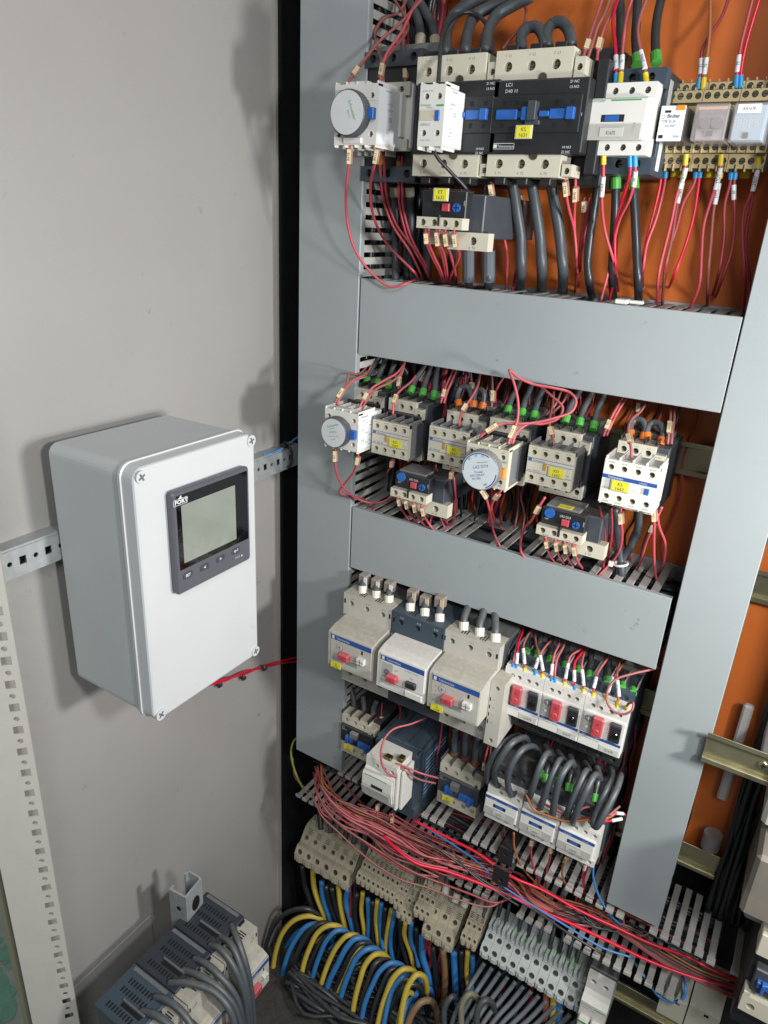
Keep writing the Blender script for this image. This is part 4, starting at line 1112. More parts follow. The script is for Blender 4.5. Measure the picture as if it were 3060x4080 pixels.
D = timer('cream timer block with blue lettered on delay dial and orange clip', x, z, w, h, 605, 48, (p.x, p.z), 19.2, CREAM, mat('dial_label_pale', 'c4cbcd', .4), ORNG, BLUEP,
      (('LA2 DT4', 2.9, BLUEP, 1, 3.2, .3), ('Telemecanique', 1.3, BLUEP, 2, 8.6, .3), ('Travail', 2.3, BLUEP, -.6, -2.2, .3), ('ON DELAY', 2.2, BLUEP, -1.4, -5.6, .3), ('10-180s', 2.1, BLUEP, -2, -9, .3),
       ('10', 2.1, BLUEP, 1.5, 14, 0), ('30', 2.1, BLUEP, -5, 13.2, .3), ('60', 2.1, BLUEP, -10.8, 9, .8), ('180', 2.1, BLUEP, 7.5, -13, .5)), knob=MGREY, arc=True, side_m=MGREY)
D.tx('NO', 2, BLUEP, x + w * .86, 604.9, z - h * .33); D.tx('NC', 2, BLUEP, x + w * .82, 604.9, z - h * .94)
D.tx('67', 1.8, BLUEP, x + w * .84, 604.9, z - h * .1); D.tx('- -  t  - +', 2, BLACKINK, x + w * .3, 604.9, z - h * .09)
# ---- large circuit breakers
class LDev(Dev):
    # local frame: origin at the thing itself, free rotation about z
    def __init__(s, name, label, cat, loc, rz, group=None):
        s.o = Vector((0, 0, 0)); s.t = thing(name, label, cat, loc, group, rot=(0, 0, rz)); s.M = Matrix.Identity(4)
def gv3(D, x, Yf, z, w, up, lo, back=742, tagt=None, white=False, ud=38):
    Yu = Yf + ud
    ux0, ux1 = x - 9, x + w + 1
    zt = z + 31
    b = MB().holedbox(ux0, ux1, Yu, Yu + 26, zt - 30, zt, [(ux0 + (ux1 - ux0) * q, zt - 12, 3.4) for q in (.17, .5, .83)], 8, 0, 1, 2)
    D.part(b, 'upper_front', HM(up))
    for q, l in zip((.17, .5, .83), ('1 L1', '3 L2', '5 L3')): D.tx(l, 2.2, GREYINK if not white else WHITEINK, ux0 + (ux1 - ux0) * q + 1, Yu - .1, zt - 6.4, align='CENTER')
    D.part(MB().box(ux0 + 1, ux0 + 3.2, Yu - .15, Yu + .1, zt - 14, zt - 8, 0, 0).box(ux1 - 3.2, ux1 - 1, Yu - .15, Yu + .1, zt - 14, zt - 8, 0, 0), 'side_slot', HOLE)
    # body with the stepped profile
    prof = [(Yu, zt - 29.8), (Yu, z + 3), (Yf + min(14, ud * .5), z + 1), (Yf + 4, z - 2), (Yf + .6, z - 5), (Yf + .6, z - 49), (Yf + 4, z - 51), (Yu + 20, z - 51), (Yu + 20, zt - 29.8)]
    bb = MB().prism(prof, x - 4, x + w, 'x')
    D.part(bb, 'lower_housing', lo)
    D.box('front_plate', lo, x, x + w - .5, Yf, Yf + 1.4, z - 47, z - 3, .4)
    D.box('rear_body', DGREY if not white else SLATE, ux0 + .5, ux1 + 1.5, Yu + 14, back, z - 96, zt - .6, .8)
    tb = MB()
    for q in (.34, .67):
        xx = ux0 + (ux1 - ux0) * q
        tb.box(xx - 1, xx + 1, Yu + 26.2, back - 18, zt - .7, zt + 1.2, 0, .3)
    tb.box(ux0 + 1, ux1 - 1, back - 20, back - 2, zt - .7, zt + 2.2, 0, .6)
    D.part(tb, 'top_rib', DGREY if not white else SLATE)
    nb = MB()
    for q in (.34, .67):
        xx = ux0 + (ux1 - ux0) * q
        for k in (-3, 0, 3): nb.box(xx + k - .7, xx + k + .7, Yu + 4, Yu + 14, zt - .1, zt + .15, 0, 0)
    D.part(nb, 'top_slot', HOLE)
    b = MB().holedbox(ux0 - 1, ux1 + 2, Yu + 3, Yu + 24, z - 98, z - 70, [(ux0 + (ux1 - ux0) * q, z - 84, 3.6) for q in (.17, .5, .83)], 8, 0, 1, 2)
    D.part(b, 'lower_terminals', HM(DGREY if white else up))
    for q, l in zip((.17, .5, .83), ('2 T1', '4 T2', '6 T3')): D.tx(l, 2.2, GREYINK, ux0 + (ux1 - ux0) * q + 1, Yu + 2.9, z - 95, align='CENTER')
    # print and controls
    st = D.box('blue_stripe', BLUEP, x + .3, x + w - .9, Yf - .12, Yf + .2, z - 11.5, z - 5, 0)
    D.tx('Telemecanique', 3.0, WHITEINK, x + w * .14, Yf - .2, z - 9.8, st, sx=.72)
    D.box('logo', WHITEINK, x + 2, x + 5.4, Yf - .18, Yf, z - 10.6, z - 6, 0, st)
    kx, kz = x + w * .37, z - 28
    if white: kx, kz = x + w * .31, z - 29
    if not white:
        rg = MB()
        for i in range(20):
            t0, t1 = [2 * math.pi * q / 20 for q in (i, i + 1)]; k = len(rg.v)
            for rr, tt in ((4.6, t0), (5.0, t0), (5.0, t1), (4.6, t1)): rg.v.append(Vector((x + w * .22 + rr * math.cos(tt), Yf - .1, z - 20 + rr * math.sin(tt))))
            rg.f.append((k, k + 3, k + 2, k + 1)); rg.m.append(0)
        D.part(rg, 'dial_ring', GREYINK)
        D.part(MB().cyl((x + w * .22, Yf - .3, z - 20), 3.2, .5, 'y', 18), 'setting_dial', lo)
        D.part(MB().box(x + w * .22 - 2.4, x + w * .22 + 2.4, Yf - .4, Yf - .28, z - 20.4, z - 19.6, 0, 0).box(x + w * .22 - .4, x + w * .22 + .4, Yf - .41, Yf - .29, z - 22.4, z - 17.6, 0, 0), 'dial_cross', GREYINK)
        for s_, dx, dz in (('25', -8, -5), ('30', -8.5, 2), ('40', -2, 6.5)): D.tx(s_, 1.4, GREYINK, x + w * .22 + dx, Yf - .1, z - 20.6 + dz)
        D.box('switch', WHITE, x + w * .68, x + w * .86, Yf - 5, Yf + .5, z - 30, z - 22, .6)
        D.part(MB().box(x + w * .765, x + w * .775, Yf - 5.12, Yf - 4.9, z - 30, z - 22, 0, 0).box(x + w * .68, x + w * .86, Yf - 5.11, Yf - 4.9, z - 26.3, z - 25.8, 0, 0).box(x + w * .75, x + w * .79, Yf - .15, Yf, z - 18, z - 13, 0, 0), 'switch_slot', HOLE)
        D.box('grey_label', mat('label_dark_grey', '8a8a8c', .5), x + w * .38, x + w * .66, Yf - .12, Yf + .1, z - 40, z - 34, 0)
        D.tx('GV3 M63', 2.2, BLUEP, x + w * .03, Yf - .1, z - 38.5, sx=.75)
        if tagt: 
            g = D.box('marking_tag', YELLOW, x + 2, x + 17, Yf - 2, Yf - 1.4, z - 49.5, z - 41, .1)
            D.tx(tagt[0], 2.6, BLACKINK, x + 9.5, Yf - 2.06, z - 44.8, g, align='CENTER'); D.tx(tagt[1], 2.6, BLACKINK, x + 9.5, Yf - 2.06, z - 48.6, g, align='CENTER')
    else:
        D.tx('GV3ME63 / 40-63A', 1.6, GREYINK, x + w * .54, Yf - .1, z - 15)
        D.box('clear_window', mat('clear_window_plastic', 'b9b7b2', .2, alpha=.55), x + w * .05, x + w * .3, Yf - .6, Yf + .2, z - 33, z - 13, .3)
        D.part(MB().cyl((x + w * .17, Yf - .9, z - 25), 4, .5, 'y', 20), 'setting_dial', MGREY)
        D.tx('OFF', 2, GREYINK, x + w * .32, Yf - .1, z - 20.5); D.tx('ON', 2, GREYINK, x + w * .67, Yf - .1, z - 23); D.tx('START', 1.8, GREYINK, x + w * .67, Yf - .1, z - 36.5)
        D.box('start_button', BLACK, x + w * .62, x + w * .84, Yf - 5, Yf + .3, z - 33, z - 25, 1)
        D.box('release_tab', lo, x + w * .6, x + w * .98, Yf - 2, Yf + .5, z - 47, z - 39, .8)
        D.box('release_groove', HOLE, x + w * .02, x + w * .98, Yf - .05, Yf + .1, z - 38.2, z - 37.8, 0)
    b = D.box('red_knob', REDB, kx - 6, kx + 7.5, Yf - 8, Yf + .3, kz - 4.5, kz + 4.5, 1)
    D.tx('O', 3, mat('dark_red_ink', '6d1520', .5), kx + .6, Yf - 8.1, kz - 1.5, b, align='CENTER')
    return D
def side_aux(D, x, Y, z, w=13, big=False):
    h = 84; b = MB().holedbox(x, x + w, Y, Y + 14, z - 14, z, [(x + w * .5, z - 7, 2.6)], 6, 0, 1, 2).holedbox(x, x + w, Y, Y + 14, z - h, z - h + 14, [(x + w * .5, z - h + 7, 2.6)], 6, 0, 1, 2)
    b.box(x, x + w, Y, Y + 14, z - h + 14, z - 14, 0, 0).box(x, x + w, Y + 14, 735, z - h, z, 0, .5)
    D.part(b, 'side_contact_block', HM(CREAMG))
    for k, l in enumerate(('21', '13', '14', '22')): D.tx(l, 1.5, BLUEP, x + w * .3, Y - .1, z - 24 - k * 10)
    mb = MB()
    for k in range(4): mb.box(x + 1, x + 2.2, Y - .1, Y + .1, z - 26 - k * 10, z - 21 - k * 10, 0, 0)
    D.part(mb, 'side_slot', HOLE)
    if big:
        D.tx('CE   GVAD', 1.5, BLUEP, x, Y, z)
GL = 'large motor circuit breakers in a row'
D = Dev('circuit_breaker', 'cream circuit breaker with red knob and yellow tag Q 1663, leftmost of its row', 'circuit breaker', -421, 600, -454, GL)
gv3(D, -421, 600, -454, 58.5, CREAMG, CREAMG, tagt=('Q', '1663')); side_aux(D, -361.5, 640, -455, 11)
D = Dev('circuit_breaker', 'circuit breaker with slate upper half and white lower half, between two cream ones', 'circuit breaker', -350, 598, -454, GL)
gv3(D, -349.5, 598, -454, 58.5, SLATE, WHITE, white=True); side_aux(D, -289.5, 646, -462, 9)
D = Dev('circuit_breaker', 'cream circuit breaker with red knob and yellow tag Q 1668, rightmost of the large ones', 'circuit breaker', -283, 600, -455, GL)
gv3(D, -283, 600, -455, 58.5, CREAMG, CREAMG, tagt=('Q', '1668')); side_aux(D, -224, 626, -459, 16)

# ---- small motor circuit breakers
def gv2(i, x, w, z, label, num):
    Y = 650
    D = Dev('circuit_breaker', label, 'circuit breaker', x, Y, z, 'small white motor circuit breakers with red and black buttons')
    zt = z + 19
    b = MB().holedbox(x, x + w, Y + 1, Y + 14, z - .5, zt - 3, [(x + w * q, z + 7, 2.5) for q in (.2, .38, .62, .82)], 4, 0, 1, 2)
    D.part(b, 'signal_terminals', [WHITE, HOLE, BRASSY])
    for q, l in zip((.1, .45, .56, .9), ('21', '22', '13', '14')): D.tx(l, 1.3, GREYINK, x + w * q, Y + .9, z + 11.5)
    D.box('top_edge', WHITE, x, x + w, Y + 3, Y + 16, zt - 3.2, zt - .8, .5)
    D.box('front_plate', WHITE, x, x + w, Y - .5, Y + 14, z - 44.5, z, .6)
    D.box('rear_body', SLATE, x, x + w - .5, Y + 14, 742, z - 56, zt + 6, .8)
    b = MB().holedbox(x, x + w, Y + 12, Y + 26, zt - 1, zt + 8, [(x + w * q, zt + 3.4, 3) for q in (.17, .5, .83)], 7, 0, 1, 2)
    D.part(b, 'upper_terminals', HM(SLATE))
    tb = MB()
    for q in (0, .33, .66, .96): tb.box(x + w * q, x + w * q + 1.5, Y + 26, Y + 64, zt + 5, zt + 9, 0, .3)
    tb.box(x, x + w, Y + 60, 740, zt + 5, zt + 11, 0, .6)
    D.part(tb, 'barrier', TOPG)
    b = MB().holedbox(x, x + w, Y + 14, Y + 24, z - 66, z - 54, [(x + w * q, z - 60, 3) for q in (.17, .5, .83)], 6, 0, 1, 2)
    D.part(b, 'lower_terminals', HM(BLACK))
    D.box('clear_window', MATS['clear_window_plastic'], x + w * .04, x + w * .52, Y - 2.2, Y - .3, z - 26, z - 1.5, .6)
    D.part(MB().cyl((x + w * .17, Y - 2.5, z - 8), 3.8, .7, 'y', 20), 'setting_dial', MGREY)
    D.part(MB().box(x + w * .17 - 2.6, x + w * .17 + 2.6, Y - 2.6, Y - 2.48, z - 8.4, z - 7.6, 0, 0).box(x + w * .17 - .4, x + w * .17 + .4, Y - 2.61, Y - 2.49, z - 10.6, z - 5.4, 0, 0), 'dial_cross', WHITEINK)
    D.part(MB().cyl((x + w * .15, Y - 2.6, z - 19), 1.6, .6, 'y', 14), 'test_hole', WHITE)
    r_ = D.box('stop_button', REDB, x + w * .29, x + w * .53, Y - 8.5, Y - 2, z - 24, z - .5, 1)
    D.part(MB().cyl((x + w * .41, Y - 9, z - 17), 3.4, .7, 'y', 20, b=.4), 'button_dimple', REDB, r_)
    D.tx('O', 3, MATS['dark_red_ink'], x + w * .41, Y - 8.65, z - 9, r_, align='CENTER')
    k = D.box('start_button', BLACK, x + w * .68, x + w * .93, Y - 3.5, Y - .3, z - 26, z - 2, 1.2)
    D.part(MB().cyl((x + w * .805, Y - 4.2, z - 17), 4, 1, 'y', 20, b=.5), 'button_dimple', GLOSSB, k)
    D.box('button_top', DGREY, x + w * .68, x + w * .93, Y - 3.8, Y - 3, z - 6, z - 3, .2, k)
    text('13 / 14 (21)', 1.4, GREYINK, D.t, Vector((x + w * .63, Y - .6, z - 20)) - D.o, (math.pi / 2, -math.pi / 2, 0))
    st = D.box('blue_stripe', BLUEP, x + w * .02, x + w * .98, Y - .65, Y - .4, z - 31.4, z - 28.2, 0)
    D.tx('Telemecanique   D   GV2ME32', 1.3, WHITEINK, x + w * .07, Y - .7, z - 30.6, st, sx=.75)
    D.tx('GV2ME32 / 24-32A', 1.9, GREYINK, x + w * .1, Y - .6, z - 34.5, sx=.8)
    D.box('seam', HOLE, x + w * .5, x + w * .505, Y - .56, Y - .4, z - 44, z - 36, 0)
    c = D.box('label_card', MATS['label_grey'], x + w * .52, x + w * .96, Y - .75, Y - .4, z - 43, z - 36.5, 0)
    D.tx(num, 3, BLACKINK, x + w * .74, Y - .82, z - 41.5, c, align='CENTER', sx=.75)
gv2(0, -218.3, 45, -467, 'small white breaker marked Q1676 beside the large cream breaker Q 1668', 'Q1676')
gv2(1, -173, 45, -467, 'middle one of the three small white breakers, marked Q1677', 'Q1677')
gv2(2, -127.7, 45.3, -467, 'rightmost of the small white breakers, marked Q1678, under a looped red wire', 'Q1678')

# ---- small contactors of the row below
def old_contactor(label, x, zt, w, num, body):
    Y = 668; h = 66
    D = Dev('contactor', label, 'contactor', x, Y, zt, 'small contactors with blue sliders')
    b = MB().holedbox(x, x + w * .8, Y, Y + 16, zt - 17, zt, [(x + w * q, zt - 10, 2.9) for q in (.14, .4, .66)], 7, 0, 1, 2)
    D.part(b, 'terminal_strip', HM(CREAM))
    b = MB().holedbox(x + w * .8, x + w, Y, Y + 16, zt - 22, zt - 6, [(x + w * .9, zt - 16, 2.5)], 6, 0, 1, 2)
    D.part(b, 'auxiliary_terminal', HM(CREAM))
    f = MB()
    for q in (0, .25, .51, .78): f.box(x + w * q, x + w * q + 1.5, Y - 1, Y + 22, zt - 2, zt + 4.5, 0, .3)
    D.part(f, 'barrier', body)
    D.box('body', body, x + .5, x + w + 1, Y + 12, 742, zt - h, zt - 3, .8)
    D.box('middle_housing', body, x, x + w, Y - 3, Y + 14, zt - 46, zt - 18, .8)
    D.box('carrier', MGREY, x + w * .34, x + w * .55, Y - 9, Y - 2, zt - 31, zt - 21, .7)
    sb = MB().box(x + w * .2, x + w * .42, Y - 8, Y - 2, zt - 39, zt - 30, 0, .6).box(x + w * .24, x + w * .3, Y - 11, Y - 6, zt - 40, zt - 27, 0, .4).box(x + w * .55, x + w * .93, Y - 6, Y - 2, zt - 43, zt - 33, 0, .6).box(x + w * .78, x + w * .86, Y - 9, Y - 4, zt - 45, zt - 35, 0, .4)
    D.part(sb, 'blue_slider', BLUE)
    D.tx('LC1', 2, WHITEINK, x + w * .04, Y - 3.1, zt - 22); D.tx('D32 11', 2, WHITEINK, x + w * .04, Y - 3.1, zt - 25.4)
    b = MB().holedbox(x, x + w * .97, Y, Y + 14, zt - h, zt - 47, [(x + w * q, zt - 57, 2.9) for q in (.14, .4, .66, .88)], 7, 0, 1, 2)
    D.part(b, 'lower_terminal_strip', HM(CREAM))
    f = MB()
    for q in (0.05, .3, .55, .8): f.box(x + w * q, x + w * q + 4, Y + 4, Y + 12, zt - h - 5, zt - h, 0, .6)
    D.part(f, 'lower_clamp', body)
    ytag(D, x + w * .2, zt - 43, 14, 9, Y - 9, 'K', num)
old_contactor('small contactor with blue sliders and yellow tag K 1663, partly behind the left duct', -446, -628, 54, '1663', BLACK)
old_contactor('small contactor with blue sliders and yellow tag K 1668, below the cream breaker', -292.5, -634, 57, '1668', DGREY)

def big_grey():
    x, w = -383, 65; Y = 655; zt = -634
    D = Dev('contactor', 'large slate contactor with white stepped front block, tangled red wires on it', 'contactor', x, Y, zt)
    b = MB().holedbox(x, x + w, Y, Y + 16, zt - 17, zt - 1, [(x + w * q, zt - 8, 3.8) for q in (.2, .5, .8)], 8, 0, 1, 2)
    D.part(b, 'terminal_row', HM(SLATE))
    D.box('body', SLATE, x, x + w + 1, Y + 14, 742, zt - 110, zt, 1)
    tb = MB()
    for q in (.33, .66): tb.box(x + w * q - .9, x + w * q + .9, Y + 18, 738, zt - .3, zt + 2.5, 0, .3)
    for q in (0, .97): tb.box(x + w * q, x + w * q + 2, Y + 4, 738, zt - .3, zt + 2.5, 0, .3)
    D.part(tb, 'top_rib', SLATE)
    D.box('middle_body', SLATE, x + 1, x + w, Y - 6, Y + 16, zt - 82, zt - 17.5, .8)
    D.box('lower_terminals', SLATE, x, x + w + 1, Y, Y + 16, zt - 104, zt - 86, 1)
    x2 = -371; w2 = 55; z2 = -625.5; Yf = 612
    b = MB().holedbox(x2, x2 + w2 * .82, Yf + 2, Yf + 40, z2 - 16, z2 - 1, [(x2 + w2 * q, z2 - 10, 2.8) for q in (.3, .5, .7)], 5, 0, 1, 2)
    D.part(b, 'front_terminals', [WHITE, HOLE, BRASSY])
    w2 = 55 * .80
    D.part(MB().prism([(Yf + 2, z2 - 16), (Yf - 1, z2 - 19), (Yf - 2, z2 - 40), (Yf + 2, z2 - 64), (Yf + 44, z2 - 64), (Yf + 44, z2 - 16)], x2, x2 + w2, 'x'), 'front_housing', WHITE)
    D.part(MB().prism([(Yf - 2, z2 - 21), (Yf - 4, z2 - 24), (Yf - 5, z2 - 40), (Yf - 1, z2 - 58), (Yf + 2, z2 - 58), (Yf + 2, z2 - 21)], x2 - .8, x2 + w2 * .96, 'x'), 'front_cover', WHITE)
    D.box('green_line', GREENP, x2 + 3, x2 + w2 * .8, Yf - 4.3, Yf - 3.8, z2 - 25, z2 - 24, 0)
    D.box('indicator_window', BLACK, x2 + w2 * .3, x2 + w2 * .68, Yf - 5.2, Yf - 4.4, z2 - 40.5, z2 - 36, 0)
    D.part(MB().prism([(Yf - 5.8, z2 - 43), (Yf - 2.4, z2 - 57.5), (Yf - 1, z2 - 57), (Yf - 4, z2 - 42.5)], x2 - 1.2, x2 + w2 * .9, 'x'), 'clear_flap', MATS['clear_flap_plastic'])
    for k in (0, 4.8): D.box('side_flange', WHITE, x2 + w2 + .5 + k, x2 + w2 + 4.2 + k, Yf + 1 + k, Yf + 33, z2 - 66, z2 - 6, .8)
    D.box('side_label', mat('side_print_blue', '4a6f95', .5, var=.35, nscale=700), x + w + .9, x + w + 1.3, Y + 20, 735, zt - 85, zt - 12, 0)
    bb = MB(); r = random.Random(2)
    for k in range(9): bb.box(x + w + 1.25, x + w + 1.4, Y + 22, Y + 22 + r.uniform(25, 58), zt - 18 - k * 7.2 - 1.6, zt - 18 - k * 7.2, 0, 0)
    D.part(bb, 'printed_lines', WHITEINK)
    D.box('wire_screw', BRASSY, x2 + w2 * .5, x2 + w2 * .72, Yf + 8, Yf + 16, z2 - 1, z2 + 4, .8)
    D.box('wire_screw', BRASSY, x2 + w2 * .86, x2 + w2 * 1.02, Yf + 14, Yf + 24, z2 - 3, z2 + 5, .8)
big_grey()
for i, (x, lab, n) in enumerate(((-216.5, 'small white contactor with dark blue stripe directly right of contactor K 1668', 'K1676'), (-171.5, 'middle small white contactor with blue stripe, under the grey cable coils', 'K1677'), (-126, 'rightmost small white contactor with blue stripe, beside the right duct', 'K1678'))):
    D = lc1_white('contactor', lab, x, -611, 43.5, 49, 640, 20, 10, green=False, tagt='618 N', body=DGREY, side=False, grp='small white contactors with blue stripes')

# ---- terminal strip
def term_row(n, c, xa, ya, xb, yb, kind, mm, labels, cat='terminal'):
    Yl = 684
    p = at(c, xa, ya, Yl); q = at(c, xb, yb, Yl)
    pitch = (q.x - p.x) / max(1, n - 1)
    zc = p.z
    for k in range(n):
        x = p.x + pitch * (k - .5); w = pitch - .35; z = zc + (q.z - p.z) * k / max(1, n - 1) * 0 
        D = Dev('terminal_block', labels(k), cat, x, Yl, z, mm[1])
        def plate(nm, cy, cz, hh, ang, hz, r, n_=16, dep=3.4, col=mm[0], sc=2):
            # tilted face with a sunk screw well
            M2 = D.M @ Matrix.Translation((x, cy, cz)) @ Matrix.Rotation(math.radians(-ang), 4, 'X')
            return MB().holedbox(0, w, 0, 5, -hh / 2, hh / 2, [(w / 2, hz, r)], dep, 0, 1, sc, n_).build(nm, HM(col), D.t, M=M2)
        if kind == 'big':
            b = MB().prism([(742, z + 29), (722, z + 28), (718.5, z + 26), (706, z + 7), (742, z + 3)], x, x + w, 'x')
            D.part(b, 'upper_housing', mm[0])
            plate('upper_face', 709.2, z + 15.6, 26, 35, -3.5, w * .25)
            b = MB().box(x, x + w, 694, 741, z - 11, z + 5, 0, .5)
            b.box(x, x + w * .96, 686, 741, z - 22, z - 11.2, 0, .6).box(x + w * .35, x + w * .8, 683.5, 686, z - 20, z - 13, 0, .4)
            D.part(b, 'lower_housing', mm[0])
            plate('lower_face', 689.8, z - 2.6, 15, 30, -.4, w * .25)
            g = MB(); M2 = D.M @ Matrix.Translation((x, 709.2, z + 15.6)) @ Matrix.Rotation(math.radians(-35), 4, 'X')
            for j in range(4): g.box(w * .45, w * .92, -.12, .1, 3.2 + j * 2.5, 4 + j * 2.5, 0, 0)
            g.build('marker_groove', HOLE, D.t, M=M2)
            D.part(MB().box(x + w * .3, x + w * .8, 724, 740, z + 26, z + 36, 0, 1), 'cable_entry', mm[0])
        else:
            wh = kind == 'white'
            b = MB().prism([(742, z + 27), (722, z + 26), (706, z + 7), (742, z + 3)], x, x + w, 'x')
            D.part(b, 'upper_housing', mm[0])
            plate('upper_face', 704.6, z + 8.4, 11, 35, 0, w * .31, 12)
            b = MB().box(x, x + w, 694, 741, z - 7, z + 3.6, 0, .4)
            b.box(x, x + w * .94, 688, 741, z - 17, z - 7.2, 0, .5).box(x + w * .3, x + w * .8, 686, 688.5, z - 15.5, z - 8.5, 0, .3)
            D.part(b, 'lower_housing', mm[0])
            plate('lower_face', 690.3, z - 1.6, 11, 30, 0, w * .31, 12)
            g = MB()
            if wh:
                for j in (0, .48): g.box(x + w * (.08 + j), x + w * (.36 + j), 708, 726, z + 16, z + 27 + (2 if j else 0), 0, .4)
                D.part(g, 'top_fin', mm[0])
            else:
                M2 = D.M @ Matrix.Translation((x, 713, z + 16.8)) @ Matrix.Rotation(math.radians(-40), 4, 'X')
                for j in range(4): g.box(w * .3, w * .85, -1.1, -.6, -3 + j * 2.3, -2.3 + j * 2.3, 0, 0)
                g.build('marker_groove', HOLE, D.t, M=M2)
    return p, q, pitch
ordn = ['first', 'second', 'third', 'fourth', 'fifth', 'sixth', 'seventh', 'eighth', 'ninth', 'tenth', 'eleventh', 'twelfth']
term_row(6, 'G', 300, 480, 587, 645, 'big', (BEIGE, 'large beige terminals at the left end of the strip'), lambda k: ordn[k] + ' large beige terminal from the left end of the strip')
term_row(8, 'G', 680, 640, 892, 762, 's', (BEIGE, 'small beige terminals of the longer run'), lambda k: ordn[k] + ' small beige terminal right of the six large ones')
term_row(2, 'G', 920, 800, 948, 818, 's', (BEIGE, 'pair of small beige terminals set lower'), lambda k: ['left', 'right'][k] + ' one of two small beige terminals set lower beside the long run')
term_row(3, 'G', 940, 858, 1002, 903, 's', (BEIGE, 'three small beige terminals under green cable ends'), lambda k: ordn[k] + ' of three small beige terminals under green cable ends')
term_row(3, 'G', 1052, 850, 1120, 892, 's', (BEIGE, 'small beige terminals left of the three large ones'), lambda k: ordn[k] + ' of three small beige terminals just left of three large ones')
term_row(3, 'G', 1127, 970, 1257, 1050, 'big', (BEIGE, 'three large beige terminals under white cable ends'), lambda k: ordn[k] + ' of three large beige terminals under white cable ends')
term_row(3, 'G', 1355, 1030, 1422, 1075, 's', (BEIGE, 'small beige terminals left of the white ones'), lambda k: ordn[k] + ' of three small beige terminals just left of the white ones')
pw, qw, pt = term_row(12, 'G', 1493, 1115, 2178.5, 1500, 'white', (WTERM, 'pale blue grey terminals of the right half'), lambda k: ordn[k] + ' pale blue grey terminal counted from the beige ones')
def gy():
    x = qw.x + pt * .55; z = qw.z
    D = Dev('terminal_block', 'green and yellow earth terminal between pale terminals and the white breaker', 'terminal', x, 684, z)
    b = MB()
    b.holedbox(x, x + 4, 684, 740, z - 17, z + 12, [(x + 2, z - 9, 1.2)], 3, 0, 1, None).box(x, x + 4, 694, 742, z + 12.2, z + 24, 0, .4)
    D.part(b, 'green_half', [GREEN, HOLE])
    b = MB().box(x + 4.1, x + 9, 684.5, 740, z - 17, z + 12, 0, .4).box(x + 4.1, x + 9, 694.5, 742, z + 12.2, z + 23, 0, .4)
    D.part(b, 'yellow_half', YELT)
    w_ = MB()
    for k in range(3): w_.cyl((x + 3.6, 683.6, z - 10 + 9 * k), 2.6, 1, 'y', 16)
    D.part(w_, 'screw_well', HOLE)
gy()
def mcb():
    x, z, w = -67, -872, 33; Y = 690
    D = Dev('miniature_breaker', 'white two pole miniature breaker with green lettering at the right end of strip', 'circuit breaker', x, Y, z)
    D.part(MB().holedbox(x, x + w, Y - 2, 742, z - 30, z - 4, [(x + w * q, z - 15, 3.7) for q in (.25, .72)], 4, 0, 1, 2), 'upper_terminals', HM(WHITE))
    D.part(MB().prism([(Y - 2, z - 30), (Y - 6, z - 36), (Y - 14, z - 41), (Y - 14, z - 83), (Y - 4, z - 92), (742, z - 92), (742, z - 30)], x, x + w, 'x'), 'housing', WHITE)
    D.box('pole_seam', HOLE, x + w * .495, x + w * .505, Y - 14.1, Y - 13, z - 83, z - 60, 0)
    D.tx('Schneider', 3, GREENP, x + w * .04, Y - 14.1, z - 47, sx=.8); D.box('green_bar', GREENP, x + w * .52, x + w * .96, Y - 14.15, Y - 13.9, z - 46.4, z - 45, 0)
    D.tx('iC60N  C 2A', 2, GREYINK, x + w * .1, Y - 14.1, z - 51.5)
    for q in (.05, .53):
        D.box('toggle', WHITE, x + w * q, x + w * (q + .4), Y - 24, Y - 13, z - 78, z - 64, 1.4)
        D.box('green_flag', GREEN, x + w * q + 1, x + w * (q + .4) - 1, Y - 24.3, Y - 23, z - 66.5, z - 64.6, .2)
    D.box('toggle_bar', BLACK, x + w * .02, x + w * .98, Y - 25, Y - 13, z - 84, z - 79, .8)
    D.box('top_clip', DGREY, x - 1, x + w + 2, Y + 5, 742, z - 6, z + 1, 1)
mcb()

# ---- dark vented breakers on the left wall (facing right)
for k in range(3):
    y0 = 287 + 56.8 * k
    lab = ['nearest of the three dark topped wall breakers, handwritten number on its cream front', 'middle one of three dark topped breakers on the left wall', 'farthest of the three dark topped wall breakers, beside the steel channel'][k]
    D = LDev('circuit_breaker', lab, 'circuit breaker', (-399, y0, -832), math.pi / 2, 'dark topped breakers on the left wall')
    w = 45.5
    gv3(D, 9.5, 0, 0, w, CREAMG, CREAMG, back=98, ud=19)
    top = D.box('vented_top', [mat('vent_top_slate', '384652', .5, var=.12, dust=.05, dustcol='5f666c', spots=.3), mat('vent_top_black', '2a2f36', .5, var=.12, dust=.05, dustcol='5f666c', spots=.3), MATS['vent_top_black']][k], 0.4, 56.4, 39, 103, 28, 34.2, 1)
    vb = MB()
    for r0 in (37, 26, 7):
        for j in range(9): vb.box(r0, r0 + 6.5, 54 + j * 4.4, 56.2 + j * 4.4, 34.15, 34.3, 0, 0)
    D.part(vb, 'vent_slots', HOLE, top)
    D.box('top_label', mat('dark_label', '565d64', .5, dust=.3), 50, 54.5, 46, 98, 34.2, 34.6, .1, top)
    D.box('top_ridge', MATS['dark_label'], 20.5, 23, 46, 80, 34, 36.5, .8, top)
    D.box('top_pocket', HOLE, 15.5, 20, 48, 78, 34.2, 34.3, 0, top)
    for q in (10, 27, 44): D.part(MB().box(q, q + 10, 36, 41, 22, 32.5, 0, 1), 'cable_notch', HOLE)
    if k == 0:
        text('1676', 7, GREYINK, D.t, (14, 18.8, 8), (math.pi / 2, 0.1, 0))
tag(MB().box(-505, -420, 262, 470, -900, -862, b=1).build('wall_breaker_base', GALV), 'grey metal base plate under the dark topped wall breakers', 'base plate')

